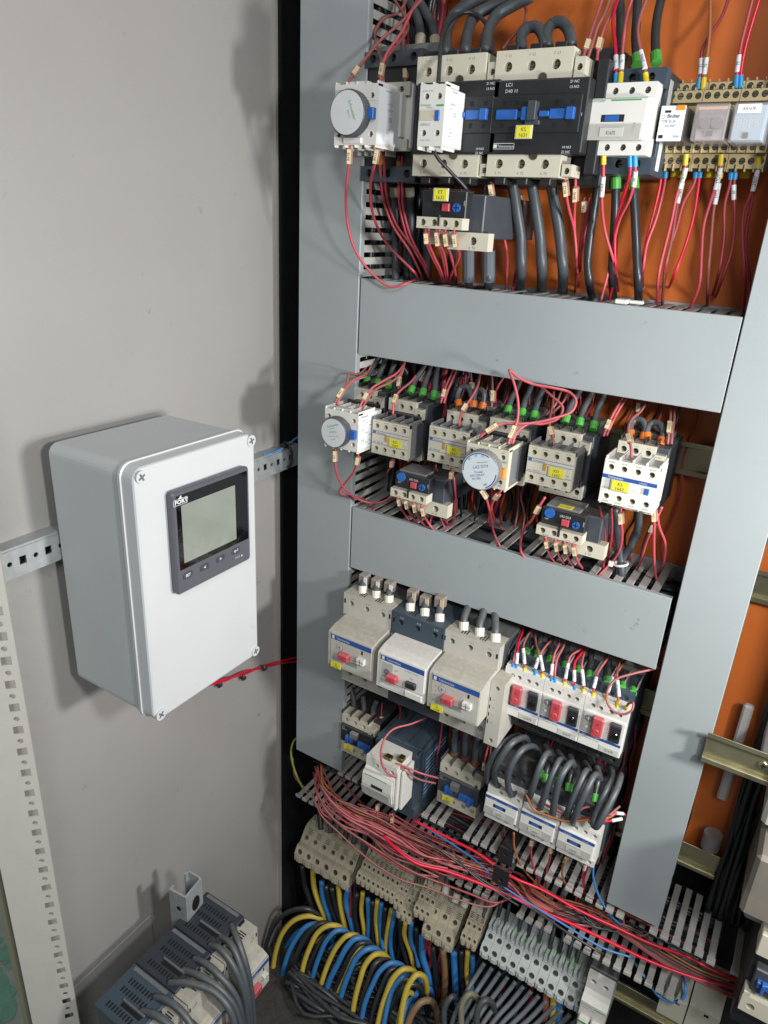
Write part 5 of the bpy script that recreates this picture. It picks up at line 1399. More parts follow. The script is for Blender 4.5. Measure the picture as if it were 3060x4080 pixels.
# ---- things cut by the right edge
def right_side():
    p = at('H', 1480, 870, 600)
    t = Dev('smoked_relay_cover', 'large smoky clear relay cover cut off by the right edge of the picture', 'relay', 0, 600, -560)
    a = at('H', 1465, 865, 612)
    D = t
    D.part(MB().box(a.x, a.x + 70, 612, 700, a.z, a.z + 75, 0, 4), 'clear_cover', SMOKE)
    D.part(MB().box(a.x + 8, a.x + 62, 640, 742, a.z - 30, a.z + 70, 0, 2), 'relay_core', MGREY)
    D.part(MB().cyl((a.x + 36, 612.5, a.z + 60), 6, 3, 'y', 24), 'cream_boss', CREAM)
    b = at('H', 1600, 290, 640)
    D2 = Dev('translucent_guard', 'pale translucent plastic guard at the right edge above the smoky cover', 'plastic guard', b.x, 640, b.z)
    D2.part(MB().box(b.x + 1, b.x + 50, 640, 700, b.z - 2, b.z + 62, 0, 4), 'guard', mat('pale_guard', 'b9b8b0', .35, trans=.2))
    c = at('H', 1500, 1375, 618)
    D3 = Dev('contactor', 'cream fronted black contactor cut off by the bottom right corner', 'contactor', c.x, 618, c.z)
    D3.part(MB().holedbox(c.x, c.x + 60, 618, 640, c.z - 24, c.z - 2, [(c.x + 9.5, c.z - 14, 4)], 8, 0, 1, 2), 'terminal_strip', HM(CREAM))
    D3.part(MB().box(c.x, c.x + 6, 618, 640, c.z - 2, c.z + 3, 0, .6), 'strip_step', CREAM)
    D3.box('body', BLACK, c.x - 2, c.x + 62, 632, 742, c.z - 60, c.z + 55, 1)
    D3.box('slider_plate', DGREY, c.x + 4, c.x + 60, 622, 633, c.z + 3, c.z + 34, 1)
    D3.part(MB().box(c.x + 8, c.x + 30, 618, 624, c.z + 14, c.z + 22, 0, .6).box(c.x + 12, c.x + 15, 614, 620, c.z + 11, c.z + 25, 0, .5), 'blue_slider', BLUE)
    d = at('H', 1640, 1020, 615)
    D3.box('upper_strip', CREAM, d.x - 3, d.x + 40, 615, 640, d.z - 26, d.z + 2, 1)
    # cream bases low on the right
    for (px, py, w, lab) in ((1003, 1285, 30, 'left one of two cream plastic bases low between the red wires'), (1185, 1365, 34, 'right one of two cream plastic bases low between the red wires')):
        e = at('H', px, py, 694)
        E_ = Dev('cream_base', lab, 'relay base', e.x, 694, e.z, 'cream plastic bases low on the right')
        E_.part(MB().prism([(694, e.z - 60), (694, e.z - 24), (700, e.z - 20), (712, e.z), (742, e.z + 2), (742, e.z - 60)], e.x, e.x + w, 'x'), 'housing', CREAM)
        E_.part(MB().box(e.x + 17, e.x + 22, 693.7, 695, e.z - 31, e.z - 27, 0, 0), 'square_hole', HOLE)
    # black cable trunk behind the right rails
    b = MB(); r = random.Random(5)
    for k in range(16):
        x0 = 38 + k * 3.4 + r.uniform(-1, 1)
        pts = [(x0 + r.uniform(-2, 2), 735 + r.uniform(-8, 8), z) for z in range(-735, -370, 60)]
        b.tube(spline(pts, 3), 3.4, 7)
    o = b.build('black_cable_bundle', BCAB, smooth=True); tag(o, 'thick bundle of black cables running down behind the right hand rails', 'cable bundle'); o['kind'] = 'stuff'
    f = at('F', 1500, 1020, 742); g = at('F', 1430, 1260, 742)
    tag(MB().box(f.x - 2, f.x + 8, 736, 744, g.z - 80, f.z + 4, b=2).build('plastic_conduit', mat('pale_conduit', 'b0aba8', .4)), 'pale plastic conduit strip on the red plate behind the zinc rail', 'conduit')
    h = at('H', 1300, 390, 735)
    tag(MB().cyl((h.x, 735, h.z - 14), 10, 22, 'z', 24, b=1.5).build('rubber_buffer', mat('pale_cap', '8d8782', .5)), 'pale round cap above the lower zinc rail at right', 'cap')
right_side()
# black plate with holes that hangs over the bottom wires
p = at('H', -4, 470, 662)
def bracket():
    D = Dev('black_bracket', 'black bracket plate with holes standing over the red wire bundle', 'bracket', p.x, 662, p.z)
    D.part(MB().holedbox(p.x - 12, p.x + 6, 662, 664, p.z - 24, p.z, [(p.x - 4, p.z - 8, 2.6)], 1.9, 0, 1, None).box(p.x - 12, p.x + 6, 664, 752, p.z - 1.6, p.z, 0, .3), 'upper_plate', HM(BLACK))
    D.part(MB().holedbox(p.x - 14, p.x + 7, 655, 657, p.z - 52, p.z - 26, [(p.x - 3, p.z - 45, 3.2)], 1.9, 0, 1, None), 'lower_plate', HM(BLACK))
bracket()
# ================================================================ wires and cables
NTH = ['first', 'second', 'third', 'fourth', 'fifth', 'sixth', 'seventh', 'eighth', 'ninth', 'tenth', 'eleventh', 'twelfth', 'thirteenth', 'fourteenth', 'fifteenth', 'sixteenth', 'seventeenth', 'eighteenth', 'nineteenth', 'twentieth', 'twenty first', 'twenty second', 'twenty third', 'twenty fourth', 'twenty fifth', 'twenty sixth', 'twenty seventh', 'twenty eighth', 'twenty ninth', 'thirtieth']
def pt(c, q):
    q = list(q)
    if isinstance(q[0], str): c = q.pop(0)
    if len(q) == 4:
        return atz(c, q[0], q[1], q[3]) if q[2] == 'z' else atx(c, q[0], q[1], q[3])
    return at(c, *q)
def along(S, s):
    L = 0
    for i in range(len(S) - 1):
        d = (S[i + 1] - S[i]).length
        if L + d >= s: return S[i].lerp(S[i + 1], (s - L) / max(d, 1e-6)), (S[i + 1] - S[i]).normalized()
        L += d
    return S[-1], (S[-1] - S[-2]).normalized()
def slen(S): return sum((S[i + 1] - S[i]).length for i in range(len(S) - 1))
def marker(root, S, s, txt, kind, r):
    p, t = along(S, s)
    if t.z < 0: t = -t
    view = -p.normalized(); n = (view - t * view.dot(t)).normalized(); y = -n; x = y.cross(t)
    R = Matrix((x, y, t)).transposed().to_4x4(); M = Matrix.Translation(p) @ R
    Lm = 13 if len(txt) > 3 else 10
    if kind == 'w':
        Lm = 5 + 2.3 * max(3, len(txt))
        m = MB().cyl((0, 0, -Lm / 2), r + .6, Lm, 'z', 12).build('marker_tube', MARKW, root, M=M, smooth=False)
        f = -r - .72; sz = 2.3
    else:
        w = 2.4
        m = MB().box(-w, w * 1.35, -2.2, 2.4, -Lm / 2, Lm / 2, 0, .8).build('marker_sleeve', SLEEVE if kind == 's' else MARKO, root, M=M)
        MB().box(-w + .1, w * .62, -2.7, -2.1, -Lm / 2 + .3, Lm / 2 - .3, 0, .2).build('marker_card', MARK if kind == 's' else MARKO, m, M=M)
        f = -2.78; sz = 2.5
    if txt:
        o = text(txt, sz, BLACKINK, m, (0, 0, 0), sx=.85, align='CENTER')
        cx = sz * .45 - (0 if kind == 'w' else .7)
        R3 = Matrix((t, -x, -y)).transposed().to_4x4()
        q = sz / .69 * U
        o.matrix_local = Matrix.Translation((p + x * cx + y * f) * U) @ R3 @ Matrix.Diagonal((q * .85, q, q, 1))
def ferrule(root, S, col, L, r, at_end=False):
    SS = S[::-1] if at_end else S
    p0, t0 = along(SS, 0.0); p1, t1 = along(SS, L)
    MB().tube([p0 - (p1 - p0) * .05, p1], r, 12).build('end_sleeve', col, root, smooth=False)
WIRES = []
def W(label, c, pts, m=RED, r=1.35, g=None, st=None, en=None, mk=(), name='wire', cat='wire', k=6, n=8):
    P = [pt(c, q) for q in pts]
    S = spline(P, k)
    o = MB().tube(S, r, n).build(name, m, smooth=True)
    tag(o, label, cat, g)
    if st: ferrule(o, S, st[0], st[1], st[2])
    if en: ferrule(o, S, en[0], en[1], en[2], True)
    for q in mk:
        s = q[0] if q[0] >= 0 else slen(S) + q[0]
        marker(o, S, s, q[1], q[2], r)
    return o
Z1, Z2 = ('z', -61), ('z', -327)
G1 = 'thin red wires of the top row'; G2 = 'thin red wires of the middle row'; G3 = 'thin red wires of the breaker row'
# --- top row, lower side (crop A)
W('red wire marked 84/08 looping out before the left duct under the white timer', 'A', [(343, 1030, 612), (340, 1150, 612), (318, 1380, 625), (330, 1590, 635), (385, 1780, 645), (500, 1940, 655), (640, 2040, 660), (760, 2010, 668), (800, 1985, *Z1), (800, 2010, 'z', -75)], g=G1, mk=[(10, '84/08', 's')])
W('red wire marked 84/11 hanging from the right side of the upper left timer', 'A', [(545, 1035, 615), (525, 1150, 618), (492, 1340, 640), (515, 1540, 660), (600, 1720, 680), (730, 1860, 688), (800, 1930, 690), (822, 2000, 'z', -63), (822, 2030, 'z', -80)], g=G1, mk=[(9, '84/11', 's')])
for i, (a, b_) in enumerate(((560, 870), (588, 915))):
    W(['left', 'right'][i] + ' one of two red wires under the orange marker beside marker 84/11', 'A', [(a, 1080, 655), (a + 5, 1250, 668), (a + 25, 1420, 690), (a + 90, 1600, 705), (b_ - 90, 1800, 712), (b_, 2000, *Z1), (b_, 2030, 'z', -85)], REDDK if i else RED, g=G1, mk=[(7, '', 'o')] if i == 0 else ())
for i, (a, b_) in enumerate(((694, 905), (718, 925))):
    W(['left', 'right'][i] + ' one of two red wires under the orange marker 60', 'A', [(a, 1110, 670), (a, 1300, 680), (a + 8, 1480, 700), (a + 60, 1680, 710), (b_ - 60, 1850, 715), (b_, 1965, *Z1), (b_, 1990, 'z', -85)], RED, g=G1, mk=[(9, '60', 'o')] if i == 0 else ())
# upper side
W('red wire rising from the left sleeve on top of the upper left timer', 'A', [(330, 600, 622), (375, 520, 628), (440, 440, 640), (560, 290, 655), (720, 150, 665), (870, -20, 670), (950, -90, 675)], PINK, g=G1, mk=[(14, '', 's')])
W('red wire rising straight from the right sleeve of the upper left timer', 'A', [(560, 600, 625), (570, 500, 632), (610, 380, 645), (720, 220, 660), (790, 70, 668), (850, -30, 675)], RED, g=G1, mk=[(14, '84/12', 's')])
W('dusty red wire curling left above the upper left timer', 'A', [(585, 590, 630), (570, 430, 650), (540, 330, 665), (528, 220, 680), (590, 130, 690), (690, 90, 695), (760, -20, 700)], PINK, g=G1)
W('red wire with a wide bend right above the upper left timer', 'A', [(575, 600, 628), (590, 440, 650), (700, 300, 670), (760, 200, 680), (730, 100, 690), (690, 40, 695), (640, -40, 700)], PINK, g=G1)
W('red wire with sleeve standing behind the upper left timer', 'A', [(740, 600, 668), (738, 480, 675), (725, 300, 690), (740, 150, 700), (735, 60, 705), (725, -30, 710)], PINK, g=G1, mk=[(10, '', 's')])
W('thin black wire arching high over the left black contactor', 'A', [(975, 590, 598), (985, 440, 620), (1000, 280, 650), (1060, 150, 675), (1160, 88, 690), (1260, 112, 695), (1335, 210, 690), (1360, 330, 680), (1345, 440, 660)], BCAB, 1.9)
W('thin black wire sagging from the slim white block down to the overload relay', 'A', [(937, 1040, 600), (965, 1115, 602), (1060, 1220, 610), (1180, 1350, 625), (1250, 1470, 640), (1330, 1565, 650), (1343, 1500, 662), (1300, 1370, 672), (1312, 1300, 680)], BCAB, 1.6)
BGs = 'thick grey cables above the top row contactors'
for i, P_ in enumerate(([(848, 330, 705), (842, 180, 715), (800, 60, 722), (740, -40, 730)], [(958, 340, 705), (935, 190, 715), (880, 80, 720), (820, -30, 725)])):
    W(['first', 'second'][i] + ' grey cable with beige end sleeve at the far left top', 'A', P_, GCAB, 4.2, BGs, st=(WHITEF if 0 else BEIGE, 11, 5.2), name='cable', cat='cable', n=12)
for i, P_ in enumerate(([(1030, 380, 668), (1035, 240, 690), (1085, 110, 705), (1200, 20, 710), (1320, -40, 715)], [(1168, 370, 668), (1185, 230, 690), (1240, 110, 705), (1370, 40, 712), (1540, -20, 715)], [(1310, 370, 668), (1330, 220, 688), (1390, 110, 700), (1500, 40, 706), (1640, -30, 710)])):
    W(['left', 'middle', 'right'][i] + ' of three thick dusty grey cables bending into the left black contactor', 'A', P_, GCAB, 5.2, BGs, name='cable', cat='cable', n=12)
W('left grey jumper hump on top of the tagged black contactor', 'B', [(-86, 370, 662), (-94, 260, 668), (-50, 200, 675), (5, 190, 675), (52, 235, 670), (75, 330, 662)], GCAB, 4.6, name='cable', cat='cable', n=12)
W('right grey jumper hump on top of the tagged black contactor', 'B', [(98, 340, 662), (85, 245, 668), (120, 175, 675), (170, 155, 675), (222, 185, 672), (252, 250, 666), (262, 330, 660)], GCAB, 4.6, name='cable', cat='cable', n=12)
for i in (0, 1):
    W(['left', 'right'][i] + ' dusty red wire behind the gap between the two black contactors', 'A', [(1430 + 70 * i, 350, 700), (1500 + 50 * i, 260, 710), (1580 + 15 * i, 170, 715), (1600, 90, 720), (1575 + 20 * i, -30, 725)], PINK, g=G1)
for i, (a, b_) in enumerate(((340, 480), (372, 530))):
    W(['left', 'right'][i] + ' red wire in the paired sleeve at the top right of contactor KS 1631', 'B', [(a, 430, 640), (a + 35, 320, 650), (a + 75, 190, 665), (b_ - 30, 90, 680), (b_ + 10, -30, 690)], PINK if i else RED, g=G1, mk=[(15, '', 's')] if not i else ())
W('red wire in the single sleeve left of contactor K1675 going up', 'B', [(443, 430, 655), (455, 330, 662), (500, 190, 672), (548, 90, 685), (585, -30, 695)], RED, g=G1, mk=[(15, '', 's')])
W('bright red wire with blue end and white marker above contactor K1675', 'B', [(577, 590, 652), (580, 480, 655), (572, 300, 665), (555, 160, 675), (572, 60, 685), (600, -30, 695)], REDBR, g=G1, st=(BLUEF, 7, 2), mk=[(16, '71', 'w')])
W('red wire with yellow end in the middle above contactor K1675', 'B', [(608, 590, 650), (620, 460, 655), (635, 250, 665), (660, 100, 680), (700, -30, 690)], RED, g=G1, st=(YELF, 8, 2.2), mk=[(16, '76', 'w')])
W('red wire with yellow end and marker 37A/6 above contactor K1675', 'B', [(797, 595, 650), (775, 450, 653), (745, 330, 660), (733, 210, 668), (755, 100, 680), (805, -30, 690)], PINK, g=G1, st=(YELF, 8, 2.2), mk=[(19, '37A/6', 'w')])
for i, P_ in enumerate(([(612, 450, 690), (612, 250, 705), (608, -30, 715)], [(728, 460, 690), (718, 250, 705), (728, 90, 710), (735, -30, 715)], [(866, 445, 688), (858, 280, 700), (872, 120, 712), (905, -30, 720)])):
    W(['left', 'middle', 'right'][i] + ' of three black cables going up from contactor K1675', 'B', P_, BCAB, 3.7, 'black cables of contactor K1675', st=(GREENF, 9, 4.6), name='cable', cat='cable', n=12)
W('red wire with blue end going up left above the relay sockets', 'B', [(1162, 630, 712), (1180, 500, 712), (1195, 350, 715), (1260, 230, 720), (1330, 120, 725), (1385, -30, 730)], REDDK, g=G1, st=(BLUEF, 8, 2), mk=[(16, '71', 'w')])
W('orange brown wire with yellow end above the relay sockets', 'B', [(1197, 640, 711), (1212, 490, 710), (1238, 320, 710), (1248, 160, 712), (1250, -30, 715)], OWIRE, g=G1, st=(YELF, 9, 2.2), mk=[(17, '76', 'w')])
for i in (0, 1):
    W(['left', 'right'][i] + ' bright red wire with blue end above relay KA1678', 'B', [(1430 + 32 * i, 625, 712), (1445 + 28 * i, 470, 710), (1470 + 35 * i, 310, 708), (1510 + 40 * i, 150, 706), (1555 + 50 * i, -30, 704)], REDBR if i else RED, g=G1, st=(BLUEF, 9, 2.1), mk=[(17, '70', 'w')] if not i else ())
# FT relay wires
for i, (a, l, b_) in enumerate(((885, '71', 1015), (962, '84/09', 1030), (1022, '84/4', 1105), (1085, '84/3', 1035))):
    for j in ((0, 1) if i < 2 else (0,)):
        W(NTH[i] + (' red wire from the left under overload relay FT 1631, with marker' if not j else ' pair under overload relay FT 1631, its unmarked right hand wire'), 'A',
          [(a + 20 * j, 1625, 606), (a + 6 + 14 * j, 1710, 610), (a + 40 + 14 * j, 1810, 640), ((a + b_) / 2 + 25 + 12 * j, 1910, 670), (b_ + 12 * j, 2020, *Z1), (b_ + 12 * j, 2040, 'z', -80)], g=G1, mk=[(8 + .5 * i, l, 's')] if not j else ())
for i, a in enumerate((1190, 1332)):
    W(['left', 'right'][i] + ' of two grey cables with long shrink sleeves below overload relay FT 1631', 'A', [(a, 1790, 690), (a + 2, 1900, 692), (a, 2000, 693), (a - 2, 2060, 'z', -75)], GCAB, 4.5, 'sleeved grey cables under the overload relay', st=(mat('grey_shrink_sleeve', '555c62', .5, var=.08), 30, 6.6), name='cable', cat='cable', n=14)
for i, a in enumerate((660, 770, 880, 740, 1060)):
    W(['first', 'second', 'third', 'fourth', 'fifth'][i] + ' dark cable in the shade behind the top left wires', 'A', [(a, 1330, 705), (a + 8, 1500, 712), (a + 10, 1800, 722), (a + 10, 2000, 'z', -62)], GCAB if i != 3 else BCAB, 4.2, 'shaded cables at the left of the top row', st=(BEIGE, 9, 5) if i < 2 else None, name='cable', cat='cable', n=10)
W('red wire with sleeve hanging at the left foot of contactor KS 1631', 'A', [(1345, 1290, 650), (1352, 1370, 652), (1385, 1500, 662), (1432, 1650, 680), (1465, 1820, 695), (1462, 1960, 'z', -45), (1452, 2075, 'z', -64), (1452, 2090, 'z', -85)], g=G1, mk=[(8, '84/1', 's')])
W('dark red wire in the shade below contactor KS 1631', 'A', [(1545, 1330, 705), (1575, 1500, 710), (1565, 1700, 715), (1530, 1900, 715), (1500, 2070, *Z1)], REDDK, g=G1, mk=[(12, '', 's')])
for i, P_ in enumerate(([('A', 1500, 1290, 668), ('A', 1530, 1480, 680), ('A', 1562, 1700, 690), ('A', 1565, 1900, 692), ('A', 1552, 2060, *Z1), ('A', 1550, 2080, 'z', -85)], [(-20, 1300, 668), (8, 1480, 680), (40, 1700, 690), (52, 1900, 692), (48, 2070, *Z1), (48, 2090, 'z', -85)], [(120, 1310, 668), (150, 1480, 680), (182, 1700, 690), (200, 1900, 692), (200, 2085, *Z1), (200, 2100, 'z', -85)])):
    W(['left', 'middle', 'right'][i] + ' of three thick black cables hanging from contactor KS 1631', 'B', P_, GCAB, 5.0, 'thick black cables hanging from contactor KS 1631', name='cable', cat='cable', n=12)
W('red wire with sleeve marker from the lower right of contactor KS 1631', 'B', [(215, 1205, 650), (218, 1320, 652), (240, 1470, 665), (282, 1640, 685), (298, 1850, 695), (288, 2090, *Z1), (288, 2100, 'z', -85)], g=G1, mk=[(15, '84/22', 's')])
W('red wire marked 84/40 next to the cream side terminal', 'B', [(290, 1265, 660), (290, 1370, 662), (282, 1540, 680), (290, 1750, 692), (300, 1900, 700), (318, 2080, *Z1)], g=G1, mk=[(13, '84/40', 's')])
for i in (0, 1):
    W(['left', 'right'][i] + ' dark red wire under marker 60 beside contactor K1675', 'B', [(352 + 40 * i, 1400, 690), (348 + 30 * i, 1520, 695), (325 + 15 * i, 1750, 705), (315 + 5 * i, 2060, *Z1)], REDDK, g=G1, mk=[(8, '60', 's')] if not i else ())
for i, P_ in enumerate(([(452, 1262, 692), (435, 1420, 690), (400, 1640, 690), (378, 1840, 692), (388, 2000, 694), (408, 2110, *Z1), (410, 2130, 'z', -85)], [(578, 1265, 692), (575, 1480, 692), (560, 1740, 696), (552, 1950, 700), (560, 2130, *Z1)], [(702, 1268, 692), (712, 1480, 690), (726, 1780, 690), (735, 2000, 690), (738, 2145, *Z1), (738, 2160, 'z', -85)])):
    W(['left', 'middle', 'right'][i] + ' of three glossy black cables hanging below contactor K1675', 'B', P_, BCAB, 3.8, 'black cables of contactor K1675', st=(GREENF, 9, 4.6), name='cable', cat='cable', n=12)
W('red wire with yellow end and marker 37A/6 below contactor K1675', 'B', [(490, 1105, 650), (488, 1250, 652), (478, 1430, 662), (500, 1640, 680), (560, 1850, 692), (605, 2110, *Z1), (608, 2130, 'z', -80)], g=G1, st=(YELF, 7, 2.2), mk=[(24, '37A/6', 'w')])
W('left of two red wires with blue ends below contactor K1675', 'B', [(680, 1110, 650), (678, 1240, 652), (622, 1430, 668), (575, 1620, 685), (570, 1800, 692), (575, 1900, 695), (530, 2140, *Z1)], REDBR, g=G1, st=(BLUEF, 8, 2.2))
W('right of two red wires with blue ends below contactor K1675', 'B', [(712, 1110, 650), (714, 1250, 652), (680, 1400, 662), (600, 1570, 680), (560, 1740, 692), (530, 1900, 698), (468, 2155, *Z1)], RED, g=G1, st=(BLUEF, 8, 2.2), mk=[(17, '60', 'w')])
# relay wires
RW = [
 ('left bright red wire with blue end under the first relay socket', [(905, 1195, 712), (893, 1310, 712), (850, 1500, 712), (800, 1690, 710), (768, 1850, 708), (752, 2090, *Z1)], REDBR, BLUEF, ()),
 ('right bright red wire with blue end under the first relay socket, white sleeve halfway', [(935, 1195, 712), (922, 1320, 712), (868, 1540, 710), (800, 1730, 708), (775, 1880, 706), (768, 2125, *Z1)], RED, BLUEF, ((-33, '   ', 'w'),)),
 ('red wire with yellow end and marker 37B/7 under the first relay', [(1077, 1100, 700), (1060, 1250, 702), (1012, 1380, 705), (975, 1560, 706), (925, 1760, 706), (882, 1950, 704), (870, 2170, *Z1), (869, 2190, 'z', -80)], RED, YELF, ((18, '37B/7', 'w'),)),
 ('red wire with marker 37B/3 behind marker 37B/7', [(1077, 1195, 712), (1040, 1350, 712), (1010, 1480, 710), (975, 1700, 708), (930, 1900, 706), (908, 2170, *Z1)], PINK, YELF, ((20, '37B/3', 'w'),)),
 ('left red wire with blue end under the middle relay socket', [(1150, 1195, 712), (1135, 1300, 712), (1060, 1440, 711), (1010, 1620, 710), (962, 1760, 708), (935, 1900, 706), (905, 2160, *Z1)], RED, BLUEF, ()),
 ('right red wire with blue end under the middle relay socket, white tube at duct', [(1180, 1195, 712), (1162, 1340, 711), (1130, 1540, 709), (1070, 1750, 706), (990, 1960, 702), (935, 2080, *Z1), (915, 2140, 'z', -70)], REDBR, BLUEF, ((-14, '   ', 'w'),)),
 ('red wire with yellow end and marker 37C/7 under the middle relay', [(1327, 1100, 700), (1310, 1250, 702), (1262, 1400, 704), (1205, 1590, 705), (1188, 1780, 704), (1172, 2020, 700), (1100, 2200, *Z1), (1098, 2215, 'z', -80)], RED, YELF, ((18, '37C/7', 'w'),)),
 ('red wire with marker 37C/3 behind marker 37C/7', [(1330, 1195, 712), (1300, 1360, 712), (1272, 1500, 710), (1255, 1700, 708), (1235, 1920, 704), (1226, 2185, *Z1), (1226, 2200, 'z', -80)], PINK, YELF, ((20, '37C/3', 'w'),)),
 ('left shaded red wire with blue end under relay KA1678', [(1400, 1200, 712), (1388, 1310, 714), (1352, 1450, 716), (1345, 1700, 718), (1310, 1930, 716), (1240, 2170, *Z1)], REDDK, BLUEF, ()),
 ('right shaded red wire with blue end under relay KA1678', [(1430, 1200, 712), (1416, 1340, 714), (1422, 1560, 716), (1400, 1780, 716), (1330, 1990, 714), (1262, 2160, *Z1)], REDDK, BLUEF, ((18, '60', 'w'),)),
 ('shaded red wire with yellow end and marker 37D/7 at the right edge', [(1595, 1110, 704), (1575, 1260, 708), (1530, 1400, 712), (1488, 1500, 714), (1478, 1720, 714), (1495, 1950, 712), (1490, 2230, *Z1)], REDDK, YELF, ((18, '37D/7', 'w'),)),
 ('second shaded red wire behind marker 37D/7 at the right edge', [(1560, 1240, 714), (1545, 1420, 716), (1510, 1600, 718), (1500, 1800, 718), (1530, 2000, 716), (1500, 2240, *Z1)], REDDK, None, ())]
for l, P_, m_, f_, mk_ in RW: W(l, 'B', P_, m_, 1.35, G1, st=(f_, 8, 2.1) if f_ else None, mk=mk_)

# --- middle row
def up_cables(c, starts, ends, lab, m=GCAB, fer=GREENF, r=3.2, Ya=692, Yb=716, grp='grey cables with green ends, middle row'):
    for i, (a, b_) in enumerate(zip(starts, ends)):
        mid = ((a[0] + b_[0]) / 2 + (a[0] - b_[0]) * .12, (a[1] + b_[1]) / 2, (Ya + Yb) / 2)
        ext = (b_[0] + (b_[0] - a[0]) * .25, b_[1] + (b_[1] - a[1]) * .25, Yb + 5)
        W(['left', 'middle', 'right', 'fourth', 'fifth', 'sixth', 'seventh', 'eighth'][i] + ' ' + lab, c, [(*a, Ya), mid, (*b_, Yb), ext], m, r, grp, st=(fer, 8, r + .9), name='cable', cat='cable', n=12)
up_cables('C', [(458, 765), (535, 782), (618, 790)], [(545, 590), (603, 600), (668, 608)], 'green ended grey cable above the far left contactor')
up_cables('C', [(775, 830), (860, 850), (945, 868)], [(880, 642), (925, 650), (968, 655)], 'green ended grey cable behind block KD 1661')
up_cables('C', [(1462, 975), (1565, 998), (1650, 1015)], [(1540, 790), (1632, 790), (1720, 800)], 'green ended grey cable right of the blue dial timer')
up_cables('D', [(215, 1040), (315, 1065), (415, 1090)], [(318, 820), (402, 838), (490, 850)], 'green ended grey cable of the fifth contactor, right of the long red loops')
W('left small grey jumper loop with orange ends behind block KS 1661', 'C', [(1122, 925, 690), (1112, 850, 695), (1135, 795, 700), (1180, 790, 700), (1212, 850, 696), (1218, 930, 690)], GCAB, 3.2, st=(ORF, 7, 4), en=(ORF, 7, 4), name='cable', cat='cable')
W('right small grey jumper loop with orange ends behind block KS 1661', 'C', [(1228, 935, 690), (1232, 850, 695), (1262, 805, 700), (1300, 830, 696), (1300, 880, 694), (1284, 945, 690)], GCAB, 3.2, st=(ORF, 7, 4), en=(ORF, 7, 4), name='cable', cat='cable')
W('left jumper loop with orange ends above the bright white block', 'D', [(688, 1150, 690), (680, 1070, 695), (712, 1022, 700), (760, 1025, 700), (788, 1080, 696), (768, 1165, 690)], GCAB, 3.3, st=(ORF, 7, 4), en=(ORF, 7, 4), name='cable', cat='cable')
W('right jumper loop with orange ends above the bright white block', 'D', [(800, 1165, 690), (800, 1090, 695), (835, 1045, 700), (885, 1050, 700), (915, 1110, 696), (892, 1195, 690)], GCAB, 3.3, st=(ORF, 7, 4), en=(ORF, 7, 4), name='cable', cat='cable')
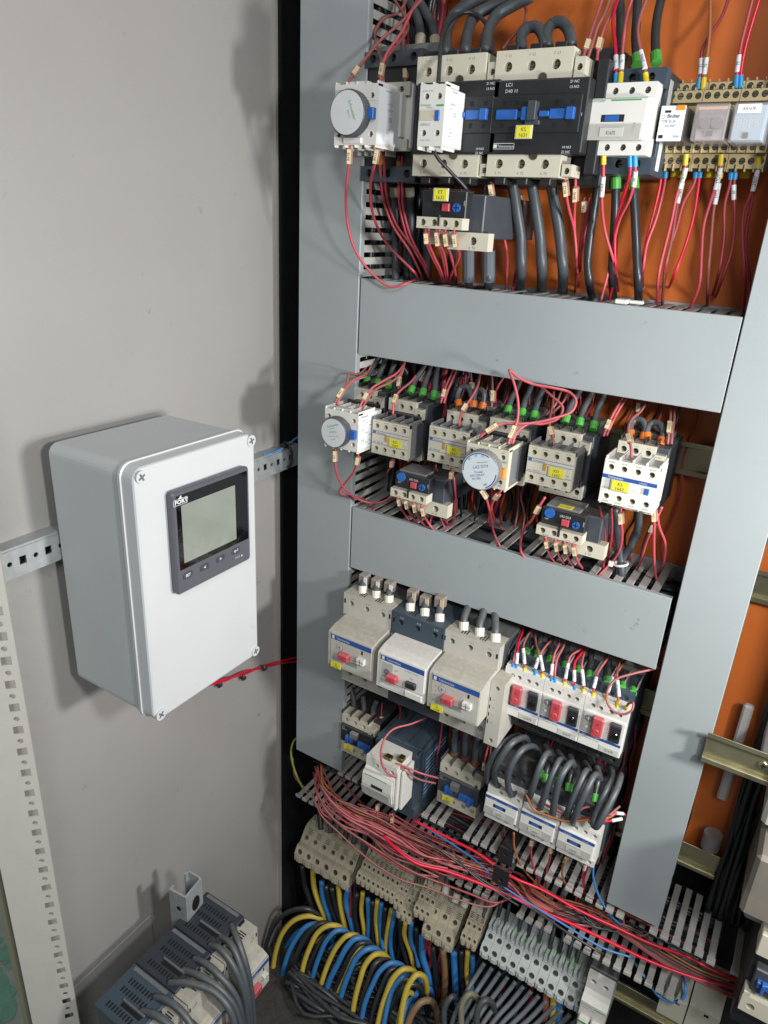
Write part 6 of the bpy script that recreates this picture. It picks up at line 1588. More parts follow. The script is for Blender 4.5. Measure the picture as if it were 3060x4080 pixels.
MW = [
 ('C', 'red wire from the left sleeve of the middle row timer bending to the duct', [(235, 915, 622), (268, 850, 628), (325, 760, 645), (338, 692, 655), (400, 700, 670), (450, 665, 690), (500, 585, 716)], PINK, ((14, '84/2', 's'),)),
 ('C', 'second red wire at the left sleeve of the middle row timer', [(252, 915, 622), (290, 840, 632), (340, 770, 645), (400, 725, 660), (462, 700, 680), (500, 640, 700)], RED, ()),
 ('C', 'red wire from the right sleeve of the middle row timer to the duct', [(405, 950, 625), (442, 880, 632), (500, 800, 650), (590, 742, 670), (680, 690, 690), (745, 600, 716)], RED, ((16, '', 's'),)),
 ('C', 'second red wire at the right sleeve of the middle row timer', [(428, 950, 626), (475, 870, 638), (540, 800, 655), (640, 752, 675), (700, 700, 690), (730, 605, 716)], PINK, ()),
 ('C', 'red wire marked 114/2 between the first two contactor groups', [(690, 800, 690), (695, 740, 695), (720, 680, 706), (738, 605, 716)], RED, ((8, '114/2', 's'),)),
 ('C', 'brown red wire in the shade marked 84/15', [(850, 745, 712), (870, 700, 714), (895, 640, 718)], REDDK, ((6, '114/13', 's'),)),
 ('C', 'red wire entering the top of the leftmost cream tagged block', [(652, 985, 640), (658, 900, 644), (690, 830, 660), (780, 752, 690), (830, 690, 712)], RED, ((17, '114/8', 's'),)),
 ('C', 'left red wire in marker 71 beside the second contactor', [(992, 905, 682), (1008, 850, 686), (1040, 760, 700), (1085, 660, 716)], RED, ((11, '71', 's'),)),
 ('C', 'right red wire in marker 71 beside the second contactor', [(1015, 905, 682), (1040, 820, 690), (1075, 740, 702), (1105, 665, 716)], RED, ()),
 ('C', 'red wire entering the top of block KS 1661', [(1122, 1065, 640), (1140, 970, 646), (1200, 880, 665), (1255, 780, 690), (1272, 690, 712)], RED, ((20, '', 's'),)),
 ('C', 'short red wire with sleeve above the orange ended jumpers', [(1225, 830, 702), (1212, 770, 708), (1205, 690, 716)], PINK, ((8, '', 's'),)),
 ('C', 'red wire marked 114/2 standing left of the blue lettered dial', [(1352, 935, 690), (1360, 870, 694), (1358, 790, 704), (1355, 700, 716)], PINK, ((12, '114/2', 's'),)),
 ('C', 'long red wire looping wide above the dial timer, marked at both ends', [(1468, 1200, 622), (1498, 1115, 626), (1535, 1030, 630), (1542, 900, 635), (1512, 760, 640), (1480, 668, 648), (1535, 715, 650), (1640, 765, 655), ('D', 120, 792, 660), ('D', 245, 825, 665), ('D', 295, 888, 660), ('D', 265, 962, 655), ('D', 140, 1010, 645), ('D', 0, 1042, 638), (1560, 1050, 632), (1440, 1050, 628), (1385, 1062, 625), (1325, 1100, 622), (1268, 1145, 620)], RED, ((13, '115/2', 's'), (-15, '115/2', 's'))),
 ('C', 'second long red wire crossing over the dial timer and turning back', [(1500, 1195, 624), (1535, 1110, 630), ('D', -40, 1050, 640), ('D', 60, 1050, 648), ('D', 170, 1010, 656), ('D', 200, 935, 664), ('D', 130, 860, 670), ('D', 30, 775, 678), ('D', -30, 740, 690)], RED, ()),
 ('D', 'red wire entering the top of block KD 1662', [(142, 1225, 640), (130, 1150, 644), (105, 1060, 655), (108, 1000, 670), (130, 900, 700), (135, 820, 714)], PINK, ((18, '', 's'),)),
 ('D', 'shaded red wire fanning up behind the long loops', [(80, 990, 700), (150, 910, 705), (188, 820, 716)], PINK, ()),
 ('D', 'second shaded red wire fanning up behind the long loops', [(120, 980, 700), (200, 900, 706), (240, 825, 716)], PINK, ()),
 ('D', 'left red wire in marker 71 right of the fifth contactor', [(490, 1140, 682), (520, 1060, 688), (570, 960, 700), (628, 865, 716)], RED, ((12, '71', 's'),)),
 ('D', 'right red wire in marker 71 right of the fifth contactor', [(512, 1135, 684), (550, 1045, 692), (600, 950, 703), (650, 870, 716)], RED, ()),
 ('D', 'red wire curving down into the top of white block KS 1662', [(690, 1300, 616), (685, 1215, 620), (665, 1110, 635), (685, 1025, 660), (750, 965, 690), (798, 895, 714)], PINK, ((20, '', 's'),)),
 ('D', 'short red wire marked 109 behind the jumper loops of the last contactor', [(728, 1040, 704), (735, 960, 710), (745, 885, 716)], RED, ((15, '109', 's'),)),
 ('D', 'left red wire in marker 115/2 at the right of the last contactor', [(945, 1195, 686), (955, 1110, 690), (965, 1010, 702), (968, 920, 716)], PINK, ((16, '115/2', 's'),)),
 ('D', 'right red wire in marker 115/2 at the right of the last contactor', [(972, 1195, 686), (982, 1100, 692), (992, 1010, 704), (990, 920, 716)], PINK, ()),
 # lower side
 ('C', 'red wire sweeping from the left foot of the middle timer across to the right', [(240, 1215, 616), (240, 1300, 616), (252, 1400, 625), (300, 1500, 645), (380, 1572, 660), (490, 1612, 672), (590, 1600, 680), (650, 1555, 690)], RED, ((10, '84/2', 's'),)),
 ('C', 'red wire crossing back from the right foot of the middle timer into the duct', [(408, 1250, 622), (400, 1310, 622), (375, 1390, 630), (310, 1475, 642), (270, 1535, 650), (330, 1562, 662), (430, 1580, 680), (490, 1625, 690), (520, 1680, *Z2), (522, 1690, 'z', -345)], RED, ((10, '', 's'),)),
 ('C', 'red wire hanging under block KD 1661 with sleeve', [(645, 1300, 660), (640, 1345, 664), (610, 1400, 690)], RED, ((6, '', 's'),)),
 ('C', 'red wire hanging straight between blocks KD 1661 and KS 1661', [(955, 1340, 668), (952, 1500, 676), (940, 1640, 688), (920, 1740, 696), (908, 1795, *Z2)], RED, ()),
 ('C', 'red wire under block KS 1661 passing through two sleeves', [(1068, 1370, 655), (1062, 1430, 660), (1035, 1530, 672), (1005, 1630, 684), (990, 1710, 692), (1022, 1795, *Z2)], RED, ((8, '71', 's'), (50, '', 's'))),
 ('C', 'red wire under block KS 1661 bowing to the right', [(1085, 1430, 660), (1098, 1600, 675), (1085, 1730, 688), (1045, 1780, 695), (1005, 1822, *Z2)], RED, ()),
 ('C', 'red wire splitting off inside the sleeve under block KS 1661', [(1012, 1650, 686), (1018, 1720, 692), (1055, 1780, *Z2)], RED, ()),
 ('C', 'left red wire hanging under the blue lettered dial timer', [(1285, 1530, 630), (1310, 1570, 635), (1345, 1690, 660), (1372, 1830, 685), (1415, 1925, *Z2), (1418, 1940, 'z', -345)], RED, ((3, '115/2', 's'),)),
 ('C', 'right red wire hanging under the blue lettered dial timer', [(1422, 1520, 632), (1380, 1575, 638), (1352, 1640, 652), (1375, 1730, 680), (1435, 1805, *Z2)], RED, ((12, '', 's'),)),
 ('C', 'red wire looping wide down left of the right overload relay', [('D', 75, 1570, 640), ('D', 30, 1640, 640), (1640, 1730, 645), (1590, 1790, 652), (1560, 1890, 662), (1575, 1985, 670), ('D', -10, 2020, 676), ('D', 60, 2000, *Z2)], RED, ((16, '', 's'),)),
 ('D', 'left red wire hanging between blocks KD 1662 and KS 1662', [(462, 1640, 650), (482, 1740, 655), (500, 1860, 672), (495, 1960, 684), (488, 2075, *Z2)], RED, ()),
 ('D', 'shaded red wire behind the left wire under block KS 1662', [(545, 1650, 665), (550, 1780, 675), (540, 1900, 690), (520, 2045, *Z2)], REDDK, ()),
 ('D', 'red wire marked 115/7 curving left into the duct under block KS 1662', [(612, 1650, 640), (612, 1720, 642), (622, 1830, 655), (608, 1930, 668), (550, 2030, 685), (450, 2135, *Z2)], RED, ((10, '115/7', 's'),)),
 ('D', 'straight red wire marked 115/4 under block KS 1662', [(845, 1640, 650), (850, 1740, 655), (848, 1900, 670), (852, 2050, 685), (866, 2165, *Z2), (866, 2180, 'z', -345)], RED, ((9, '115/4', 's'),)),
 ('D', 'red wire bowing right beside marker 115/4', [(872, 1690, 660), (885, 1780, 665), (928, 1900, 680), (920, 2020, 692), (880, 2115, *Z2)], RED, ()),
 ('D', 'red wire with sleeve leaning left beside marker 115/4', [(905, 1640, 664), (860, 1740, 666), (805, 1860, 676), (770, 1970, 688), (728, 2090, *Z2)], RED, ((26, '', 's'),)),
]
for c, l, P_, m_, mk_ in MW: W(l, c, P_, m_, 1.3, G2, mk=mk_)
for i, (a, y, l) in enumerate(((690, 1570, '71'), (742, 1585, '114/8'), (800, 1610, '114/3'), (858, 1635, '114/2'))):
    W(NTH[i] + ' of four marked red wires at the feet of the left overload relay', 'C', [(a - 4, y - 10, 632), (a + 8, y + 50, 638), (a + 40, y + 110, 665), (a + 75, y + 160, 'z', -322), (a + 80, y + 170, 'z', -345)], g=G2, mk=[(9, l, 's')])
for i, (a, y, l) in enumerate(((78, 1860, '71'), (148, 1875, '115/8'), (212, 1890, '115/3'), (275, 1905, '115/2'))):
    W(NTH[i] + ' of four marked red wires at the feet of the right overload relay', 'D', [(a - 2, y - 10, 632), (a + 8, y + 55, 638), (a + 30, y + 120, 662), (a + 62, y + 170, *Z2), (a + 68, y + 180, 'z', -345)], g=G2, mk=[(10, l, 's')])
W('dark cable dropping under block KS 1662 to a white cable tie', 'D', [(572, 1640, 690), (590, 1830, 694), (610, 1990, 696), (622, 2130, *Z2), (625, 2180, 'z', -345)], GCAB, 4, name='cable', cat='cable')
W('dark cable curving left from under block KS 1662 to the cable tie', 'D', [(738, 1640, 690), (735, 1790, 694), (690, 1910, 696), (625, 2010, 697), (600, 2120, *Z2)], GCAB, 4, name='cable', cat='cable')
p_ = at('D', 612, 2045, 690)
tag(MB().tube([p_ + Vector((6.5 * math.cos(t), 6.5 * math.sin(t), 1.5 * math.cos(t))) for t in [k * math.pi / 8 for k in range(17)]], 1.3, 6).box(p_.x - 11, p_.x - 6, p_.y - 8, p_.y - 4, p_.z - 3, p_.z + 3, 0, .8).build('cable_tie', WHITE), 'white cable tie round the dark cables under block KS 1662', 'cable tie')
p_ = at('B', 625, 2130, 668)
t_ = thing('wire_marker_clip', 'broken white plastic piece lying on the top duct edge under contactor K1675', 'plastic clip', p_)
MB().box(-6, 5, -3, 12, -3.5, .5, 0, .8).build('clip_base', WHITE, t_); MB().box(5, 17, 4, 9, -3, 0, 0, .8).build('clip_tongue', WHITE, t_)
r_ = random.Random(9)
for k in range(9):
    x = r_.uniform(-425, -100); 
    W('dark cable running in deep shade behind the middle row', 'C', [('O', 0, 0, 1)] if 0 else [('C', 600, 600, 700), ('C', 600, 700, 700)], BCAB, 3) if 0 else None

def loose(name, label, cat, P_, m, r, g=None, kind=None, n=8):
    o = MB().tube(spline([Vector(q) for q in P_], 5), r, n).build(name, m, smooth=True); tag(o, label, cat, g)
    if kind: o['kind'] = kind
    return o
# packed cables inside the ducts: one mass each
def packed(label, boxes, seed, nmax=40, rr=(1.8, 4.5), mm=None, jit=5):
    r = random.Random(seed)
    t = MB()
    for k in range(nmax):
        (x0, x1, y0, y1, z0, z1, ax) = r.choice(boxes); rad = r.uniform(*rr)
        a = [r.uniform(x0, x1), r.uniform(y0, y1), r.uniform(z0, z1)]
        P_ = []
        lo, hi = {'x': (x0, x1), 'z': (z0, z1)}[ax]; n_ = 9
        for i in range(n_):
            q = list(a); q[{'x': 0, 'z': 2}[ax]] = lo + (hi - lo) * i / (n_ - 1)
            q[1] += r.uniform(-jit, jit); q[{'x': 2, 'z': 0}[ax]] += r.uniform(-jit, jit)
            P_.append(Vector(q))
        t.tube(spline(P_, 3), rad, 6, mi=r.choice([0, 0, 0, 0, 1, 2]))
    o = t.build('packed_cables', mm or [BCAB, GCAB, REDDK], smooth=True); tag(o, label, 'cables'); o['kind'] = 'stuff'
packed('dark cables packed inside the upper horizontal duct', [(-440, -70, 690, 745, -132, -70, 'x')], 1)
packed('dark cables packed inside the lower horizontal duct', [(-440, -70, 690, 745, -398, -336, 'x')], 2)
packed('dark cables packed inside the left vertical duct', [(-518, -456, 685, 745, -730, 335, 'z')], 3, nmax=46)
packed('dark cables hanging in the shade behind the middle and lower devices', [(-436, -215, 746, 752, -322, -142, 'z'), (-436, -75, 744, 752, -735, -408, 'z'), (-436, -330, 722, 740, -235, -142, 'z')], 4, nmax=130, rr=(2.5, 5))
packed('dark cables packed inside the right vertical duct', [(-58, -11, 682, 745, -725, 215, 'z')], 13, nmax=90, rr=(2.5, 4.5))
packed('thin red and dark wires hanging in the shade behind the middle and lower devices', [(-436, -80, 718, 745, -322, -142, 'z'), (-436, -75, 706, 740, -735, -520, 'z'), (-436, -110, 700, 735, -560, -530, 'x')], 21, nmax=90, rr=(1.1, 1.5), mm=[REDDK, PINK, BCAB])
packed('dark wires lying in the bottom open duct', [(-540, 60, 725, 748, -812, -745, 'x')], 5, nmax=46, rr=(1.2, 3))
packed('dark cables in the gap left of the orange plate behind the top row', [(-443, -400, 735, 752, -50, 225, 'z')], 6, nmax=16, rr=(3, 5))
packed('dark cables piled on the cabinet floor under the arched coil', [(-500, -60, 600, 740, -1170, -1150, 'x')], 17, nmax=80, rr=(3.5, 4.5), jit=18, mm=[BCAB, GCAB, BCAB])
packed('dark cables hanging below the terminal strip', [(-525, -70, 715, 745, -1175, -965, 'z')], 8, nmax=110, rr=(3, 5))

# --- breaker row
for gi, (lab, pts_, mkc) in enumerate((('left cream breaker', [((437, 215), (442, 120)), ((533, 248), (540, 150)), ((624, 280), (640, 170))], 'RST'), ('slate topped breaker', [((775, 345), (795, 220)), ((879, 382), (890, 265)), ((983, 420), (995, 280))], '   '), ('right cream breaker', [((1156, 475), (1180, 335)), ((1269, 518), (1295, 360)), ((1380, 560), (1378, 390))], None))):
    for i, (a, b_) in enumerate(pts_):
        dy = a[1] - b_[1]
        W(['left', 'middle', 'right'][i] + ' white ended cable entering the top of the ' + lab, 'E', [(a[0], a[1] + 4, 'z', -425), (a[0] + 2, a[1] - dy * .5, 656), (*b_, 668), (b_[0] + (b_[0] - a[0]) * .6, b_[1] - dy * .5, 690)], GCAB, 4.3, 'white ended cables into the large breakers', st=(WHITEF, 9, 5.6), name='cable', cat='cable', n=14, mk=())
        if mkc:
            o = bpy.context.scene.collection.objects[-1]
for i, (x, y, l) in enumerate(((453, 125, 'R'), (540, 155, 'S'), (632, 178, 'T'), (795, 238, ''), (886, 280, ''), (992, 285, ''))):
    p = at('E', x, y, 664)
    D = Dev('marker_block', ('clear brown marker block lettered ' + l + ' on a left breaker cable') if l else (['left', 'middle', 'right'][i - 3] + ' dusty clear marker block on a cable of the slate topped breaker'), 'wire marker', p.x, p.y, p.z, 'marker blocks on breaker cables')
    D.part(MB().box(p.x - 6.5, p.x + 5.5, p.y - 5, p.y + 6, p.z - 6, p.z + 8, 0, 1), 'sleeve', mat('dusty_sleeve', '93877d', .35, dust=.3))
    D.part(MB().box(p.x + 2, p.x + 7, p.y - 7, p.y - 5.9, p.z - 6, p.z + 7, 0, .3), 'marker_card', MARKW if i < 3 else MARK)
    if l: D.tx(l, 2.6, BLACKINK, p.x + 3.2, p.y - 7.1, p.z - 4)
up_cables('E', [(1600, 650)], [(1610, 540)], 'green ended black cable at the left of the small white breakers', BCAB, GREENF, 3.2, 671, 702, 'black cables with green ends, breaker row')
gp = [((22, 675), (48, 520)), ((108, 712), (115, 580)), ((217, 755), (228, 620)), ((310, 785), (318, 665)), ((392, 822), (402, 670)), ((515, 862), (528, 730)), ((620, 895), (622, 790)), ((697, 932), (690, 820))]
up_cables('F', [a for a, b_ in gp], [b_ for a, b_ in gp], 'green ended black cable into the small white breakers, counted from the left', BCAB, GREENF, 3.4, 671, 702, 'black cables with green ends, breaker row')
BW = [
 ('E', 'red wire with blue end left of marker 37B/8', [(1503, 750, 654), (1512, 690, 655), (1530, 600, 668), (1552, 510, 690), (1575, 440, 715)], RED, BLUEF, ()),
 ('E', 'bright red wire with blue end beside marker 37B/8', [(1528, 765, 654), (1535, 680, 656), (1545, 580, 668), (1572, 500, 690), (1582, 440, 712)], REDBR, BLUEF, ((14, '71', 'w'),)),
 ('E', 'red wire with marker 37B/8 on the first small white breaker', [(1590, 785, 654), (1585, 690, 656), (1580, 600, 664), (1610, 520, 685), (1665, 470, 712)], PINK, YELF, ((19, '37B/8', 'w'),)),
 ('E', 'dusty red wire with sleeve left of the small white breakers', [(1445, 690, 662), (1465, 620, 668), (1500, 520, 690), (1520, 440, 715)], PINK, None, ((12, '126/2', 's'),)),
 ('F', 'red wire with blue end and marker at the right of the first small breaker', [(3, 800, 654), (15, 720, 656), (45, 650, 666), (85, 590, 685), (140, 540, 714)], RED, BLUEF, ((14, '37B', 'w'),)),
 ('F', 'red wire with yellow end and white marker at the right of the first small breaker', [(56, 828, 654), (52, 730, 656), (30, 650, 665), (8, 570, 685), (2, 470, 714)], PINK, YELF, ((18, '37B/7', 'w'),)),
 ('F', 'left red wire with blue end on the second small breaker', [(120, 850, 654), (122, 770, 656), (140, 660, 668), (170, 590, 690), (185, 530, 714)], RED, BLUEF, ((14, '71', 'w'),)),
 ('F', 'right red wire with blue end on the second small breaker', [(146, 862, 654), (145, 780, 656), (160, 690, 666), (205, 600, 690), (222, 530, 714)], RED, BLUEF, ()),
 ('F', 'red wire with marker 37C/8 on the second small breaker', [(207, 885, 654), (228, 780, 658), (250, 680, 668), (310, 630, 690), (370, 600, 712)], RED, YELF, ((18, '37C/8', 'w'),)),
 ('F', 'red wire with blue end in the middle of the second small breaker', [(286, 912, 654), (282, 800, 656), (285, 720, 664), (330, 650, 688), (368, 605, 712)], REDBR, BLUEF, ((17, '71', 'w'),)),
 ('F', 'red wire with yellow end at the right of the second small breaker', [(343, 935, 654), (345, 840, 656), (335, 740, 665), (348, 660, 688), (368, 610, 712)], RED, YELF, ((18, '37C/7', 'w'),)),
 ('F', 'red wire with yellow end at the left of the third small breaker', [(415, 962, 654), (424, 880, 656), (450, 790, 666), (500, 710, 688), (548, 650, 712)], RED, YELF, ((17, '71', 'w'),)),
 ('F', 'orange wire with yellow end on the third small breaker', [(500, 990, 654), (525, 910, 656), (560, 820, 666), (610, 750, 688), (650, 690, 712)], OWIRE, YELF, ((20, '37D/7', 'w'),)),
 ('F', 'red wire with marker 37D/8 on the third small breaker', [(588, 1028, 652), (596, 920, 655), (585, 810, 665), (600, 730, 688), (618, 680, 712)], RED, YELF, ((20, '37D/8', 'w'),)),
 ('F', 'long dusty red wire looping round the third small breaker to the right duct', [(650, 1042, 652), (668, 1005, 645), (700, 1000, 640), (692, 1050, 636), (640, 1080, 634), (565, 1062, 634), (515, 990, 638), (522, 905, 644), (575, 835, 652), (690, 795, 662), (820, 765, 676), (905, 745, 690)], PINK, YELF, ()),
 ('E', 'red wire in a tall arc over the white block of the slate contactor', [(675, 1530, 612), (600, 1485, 604), (566, 1390, 602), (585, 1270, 610), (650, 1190, 625), (780, 1150, 645), (895, 1105, 670)], RED, None, ()),
 ('E', 'upper of two red wires leading right from the white stepped block', [(612, 1420, 625), (700, 1440, 622), (850, 1500, 630), (975, 1535, 650)], RED, None, ()),
 ('E', 'lower dusty of two red wires leading right from the white stepped block', [(640, 1400, 628), (720, 1470, 622), (830, 1540, 632), (955, 1572, 650)], PINK, None, ()),
 ('E', 'shaded red wire hanging between the slate contactor and contactor K 1668', [(1005, 1140, 680), (990, 1250, 684), (968, 1380, 688), (965, 1450, 690)], REDDK, None, ()),
 ('E', 'red wire in marker 21 beside contactor K 1668', [(1295, 1490, 670), (1302, 1430, 672), (1330, 1310, 680), (1375, 1210, 690)], RED, None, ((8, '21', 's'),)),
 ('E', 'second red wire beside marker 21', [(1310, 1500, 672), (1345, 1360, 680), (1352, 1280, 690)], RED, None, ()),
 ('E', 'red wire with sleeve hanging between breaker Q 1668 and the small breakers', [(1390, 1090, 655), (1385, 1150, 660), (1378, 1230, 668), (1395, 1262, 680)], RED, None, ((8, '', 's'),)),
 ('E', 'dark red wire under marker on contactor K 1663', [(568, 1150, 690), (570, 1080, 694), (575, 1000, 700)], REDDK, None, ((6, '71', 's'),)),
]
for c, l, P_, m_, f_, mk_ in BW: W(l, c, P_, m_, 1.25, G3, st=(f_, 6.5, 1.9) if f_ else None, mk=mk_)
for i, (a, b_) in enumerate((((375, 1060), (350, 880)), ((450, 1088), (440, 950)), ((518, 1112), (540, 985)))):
    W(['left', 'middle', 'right'][i] + ' shaded cable with brown end dropping into contactor K 1663', 'E', [(*a, 686), (a[0] - 5, (a[1] + b_[1]) / 2, 690), (*b_, 694)], GCAB, 4, 'brown ended cables between breakers and contactors', st=(BROWNF, 8, 4.8), name='cable', cat='cable', n=10)
for i, (a, b_) in enumerate((((1088, 1385), (1100, 1180)), ((1165, 1415), (1172, 1210)), ((1238, 1445), (1262, 1240)))):
    W(['left', 'middle', 'right'][i] + ' grey cable with brown end dropping into contactor K 1668', 'E', [(*a, 686), (a[0] + 3, (a[1] + b_[1]) / 2, 688), (*b_, 690)], GCAB, 4.4, 'brown ended cables between breakers and contactors', st=(BROWNF, 8, 5.2), name='cable', cat='cable', n=10)
# grey coils between small breakers and small contactors
CO = [
 [('E', 1560, 1230, 690), ('E', 1490, 1250, 660), ('E', 1410, 1310, 640), ('E', 1345, 1430, 632), ('E', 1318, 1540, 640), ('E', 1350, 1560, 665), ('E', 1400, 1480, 690)],
 [('E', 1620, 1290, 690), ('E', 1585, 1245, 665), ('E', 1500, 1285, 640), ('E', 1410, 1400, 630), ('E', 1372, 1510, 634), ('E', 1400, 1590, 645), ('E', 1460, 1560, 665), ('E', 1550, 1410, 690)],
 [('F', 35, 1390, 690), ('F', -10, 1310, 665), ('E', 1570, 1335, 640), ('E', 1490, 1450, 628), ('E', 1468, 1570, 630), ('E', 1500, 1650, 640), ('E', 1570, 1600, 665), ('E', 1620, 1430, 690)],
 [('F', 70, 1300, 690), ('F', 108, 1370, 665), ('F', 85, 1360, 650), ('F', 40, 1450, 636), ('F', -10, 1590, 630), ('F', -35, 1660, 636), ('F', -70, 1680, 655), ('F', -60, 1560, 690)],
 [('F', 160, 1340, 690), ('F', 200, 1410, 665), ('F', 175, 1410, 650), ('F', 120, 1530, 634), ('F', 60, 1690, 630), ('F', 40, 1745, 640), ('F', 75, 1690, 665), ('F', 120, 1560, 690)],
 [('F', 250, 1370, 690), ('F', 282, 1460, 665), ('F', 255, 1425, 650), ('F', 190, 1520, 634), ('F', 145, 1680, 630), ('F', 130, 1790, 638), ('F', 160, 1720, 665), ('F', 200, 1560, 690)],
 [('F', 350, 1420, 690), ('F', 385, 1480, 665), ('F', 360, 1490, 650), ('F', 310, 1600, 636), ('F', 250, 1740, 630), ('F', 235, 1830, 640), ('F', 265, 1790, 665), ('F', 300, 1640, 690)],
 [('F', 440, 1450, 690), ('F', 470, 1545, 665), ('F', 430, 1510, 650), ('F', 370, 1620, 634), ('F', 300, 1770, 628), ('F', 270, 1850, 638), ('F', 300, 1820, 665), ('F', 380, 1640, 690)],
 [('F', 540, 1460, 690), ('F', 555, 1530, 670), ('F', 510, 1620, 650), ('F', 440, 1780, 636), ('F', 420, 1870, 630), ('F', 455, 1850, 640), ('F', 520, 1720, 660), ('F', 560, 1600, 690)],
 [('F', 600, 1500, 690), ('F', 610, 1525, 670), ('F', 580, 1620, 650), ('F', 500, 1780, 632), ('F', 440, 1880, 628), ('F', 425, 1840, 640), ('F', 470, 1740, 660)],
]
for i, P_ in enumerate(CO):
    W(ordn[i] + ' grey cable coil from the left below the small white breakers', 'E', P_, GCAB, 3.7, 'grey cable coils below the small breakers', name='cable_coil', cat='cable coil', n=12, k=7)
up_cables('F', [(40, 1530), (75, 1560), (160, 1585), (240, 1625), (430, 1700), (510, 1735)], [(60, 1440), (90, 1450), (180, 1470), (260, 1500), (450, 1560), (530, 1600)], 'green ended cable behind the grey coils, counted from the left', BCAB, GREENF, 3.2, 643, 656, 'green ended cables behind the coils')
RB = [
 ('F', 'red wire threading behind the coils along the small contactors', [(0, 1650, 660), (60, 1710, 650), (140, 1750, 645), (220, 1790, 645), (300, 1820, 645), (400, 1810, 650), (520, 1790, 655), (640, 1790, 670)], RED),
 ('F', 'orange wire lying across the fronts of the three small white contactors', [(-60, 1650, 632), (0, 1760, 632), (90, 1800, 632), (230, 1840, 632), (380, 1830, 634), (500, 1820, 640), (560, 1800, 660)], OWIRE),
 ('F', 'red wire curling over the rightmost small contactor', [(300, 1800, 650), (340, 1750, 655), (420, 1740, 660), (480, 1780, 655), (440, 1810, 650)], PINK),
 ('F', 'red wire pointing up right beside the right duct foot', [(480, 1840, 648), (540, 1790, 655), (605, 1735, 668)], PINK),
 ('F', 'red wire with white marker at the right duct foot', [(470, 1860, 646), (520, 1820, 650), (580, 1785, 660), (660, 1800, 675)], RED),
 ('F', 'short bright red wire end under the white marker at the right', [(500, 1840, 650), (540, 1838, 655), (585, 1830, 660)], REDBR),
 ('F', 'red wire rising between first and second small contactor', [(110, 1640, 665), (130, 1700, 655), (180, 1770, 650), (240, 1800, 655)], PINK),
]
for c, l, P_, m_ in RB: W(l, c, P_, m_, 1.3, 'thin wires between the grey coils', mk=[(28, '', 'w')] if 'white marker at' in l else ())

# --- bottom wires in the open duct
def zp(c, x, y, z): return (c, x, y, 'z', z)
BT = [zp('G', 430, -60, -745), zp('G', 452, 60, -748), zp('G', 510, 150, -755), zp('G', 640, 240, -762), zp('G', 800, 320, -768), zp('G', 950, 410, -775), zp('G', 1100, 490, -780), zp('G', 1280, 560, -785), zp('G', 1480, 620, -790), zp('G', 1659, 690, -795)]
rr_ = random.Random(11)
for k in range(38):
    a = rr_.uniform(0, 1); off = rr_.gauss(0, 1); off2 = rr_.gauss(0, 1)
    s0 = rr_.choice([0, 0, 1, 2, 3, 4]) ; e0 = rr_.choice([10, 10, 9, 8, 7])
    P_ = []
    for i, q in enumerate(BT[s0:e0]):
        sp = 10 + 40 * min(1, (i + s0) / 5)
        P_.append((q[0], q[1] + off * sp * .8 + rr_.uniform(-18, 18), q[2] - off * sp * .9 + rr_.uniform(-20, 20), 'z', q[4] - 6 + off2 * 9))
    if len(P_) < 3: continue
    e = P_[-1]
    if e0 == 10: P_ += [('H', 120 + off * 20, 760 + off2 * 35, 'z', -790 + off * 5), ('H', 330 + off * 20, 870 + off2 * 30, 'z', -790), ('H', 580 + off * 30, 900 + off2 * 40, 'z', -785)]
    mm_ = rr_.choice([PINK, PINK, REDDK, REDDK, REDDK, BCAB, RED, OWIRE])
    W({PINK: 'dusty reddish', REDDK: 'dark red', BCAB: 'black', RED: 'clean red', OWIRE: 'orange brown'}[mm_] + ' wire in the tangled bundle running through the open bottom duct', 'G', P_, mm_, rr_.choice([1.1, 1.25, 1.4]), 'dusty red wires tangled in the open bottom duct')
rr_ = random.Random(12)
for k in range(18):
    y0 = rr_.uniform(-60, 60); y1 = rr_.uniform(-90, 60); b0 = rr_.uniform(-40, 40)
    mm_ = rr_.choice([PINK, REDDK, BCAB, BCAB, OWIRE])
    W({PINK: 'dusty reddish', REDDK: 'dark red', BCAB: 'black', OWIRE: 'orange brown'}[mm_] + ' thin wire in the tangle below the right duct', 'H', [zp('H', 350 + rr_.uniform(-80, 150), 820 + y0, -775), zp('H', 560, 900 + y0, -780 + b0 * .2), zp('H', 760 + b0, 1000 + y1 * .6, -785), zp('H', 1000, 1160 + y1 * .7, -790), zp('H', 1250, 1290 + y1 * .6, -790), zp('H', 1500, 1390 + y1, -790)], mm_, 1.2, 'thin wires tangled below the right duct')
W('long bright red wire sweeping diagonally to the bottom right, lower one', 'G', [zp('G', 850, 370, -750), zp('G', 930, 450, -752), zp('G', 1060, 545, -760), zp('G', 1250, 595, -768), zp('G', 1480, 680, -775), zp('H', 0, 755, -780), zp('H', 300, 890, -785), zp('H', 600, 1030, -788), zp('H', 900, 1175, -790), zp('H', 1200, 1285, -790), zp('H', 1500, 1365, -790)], REDBR, 2.1)
W('long bright red wire sweeping diagonally to the bottom right, upper one', 'G', [zp('G', 1040, 270, -735), zp('G', 1300, 400, -740), zp('G', 1460, 485, -742), zp('G', 1600, 585, -748), zp('H', 50, 650, -750), zp('H', 200, 712, -755), zp('H', 450, 850, -762), zp('H', 700, 965, -768), zp('H', 900, 1060, -772), zp('H', 1150, 1150, -778), zp('H', 1320, 1240, -782), zp('H', 1500, 1305, -785)], REDBR, 1.7)
W('thin blue wire dropping beside the lowest small contactor', 'H', [(538, 555, 650), (538, 640, 655), (575, 760, 665), (640, 870, 675), (720, 950, 690)], BLUEC, 1.3)
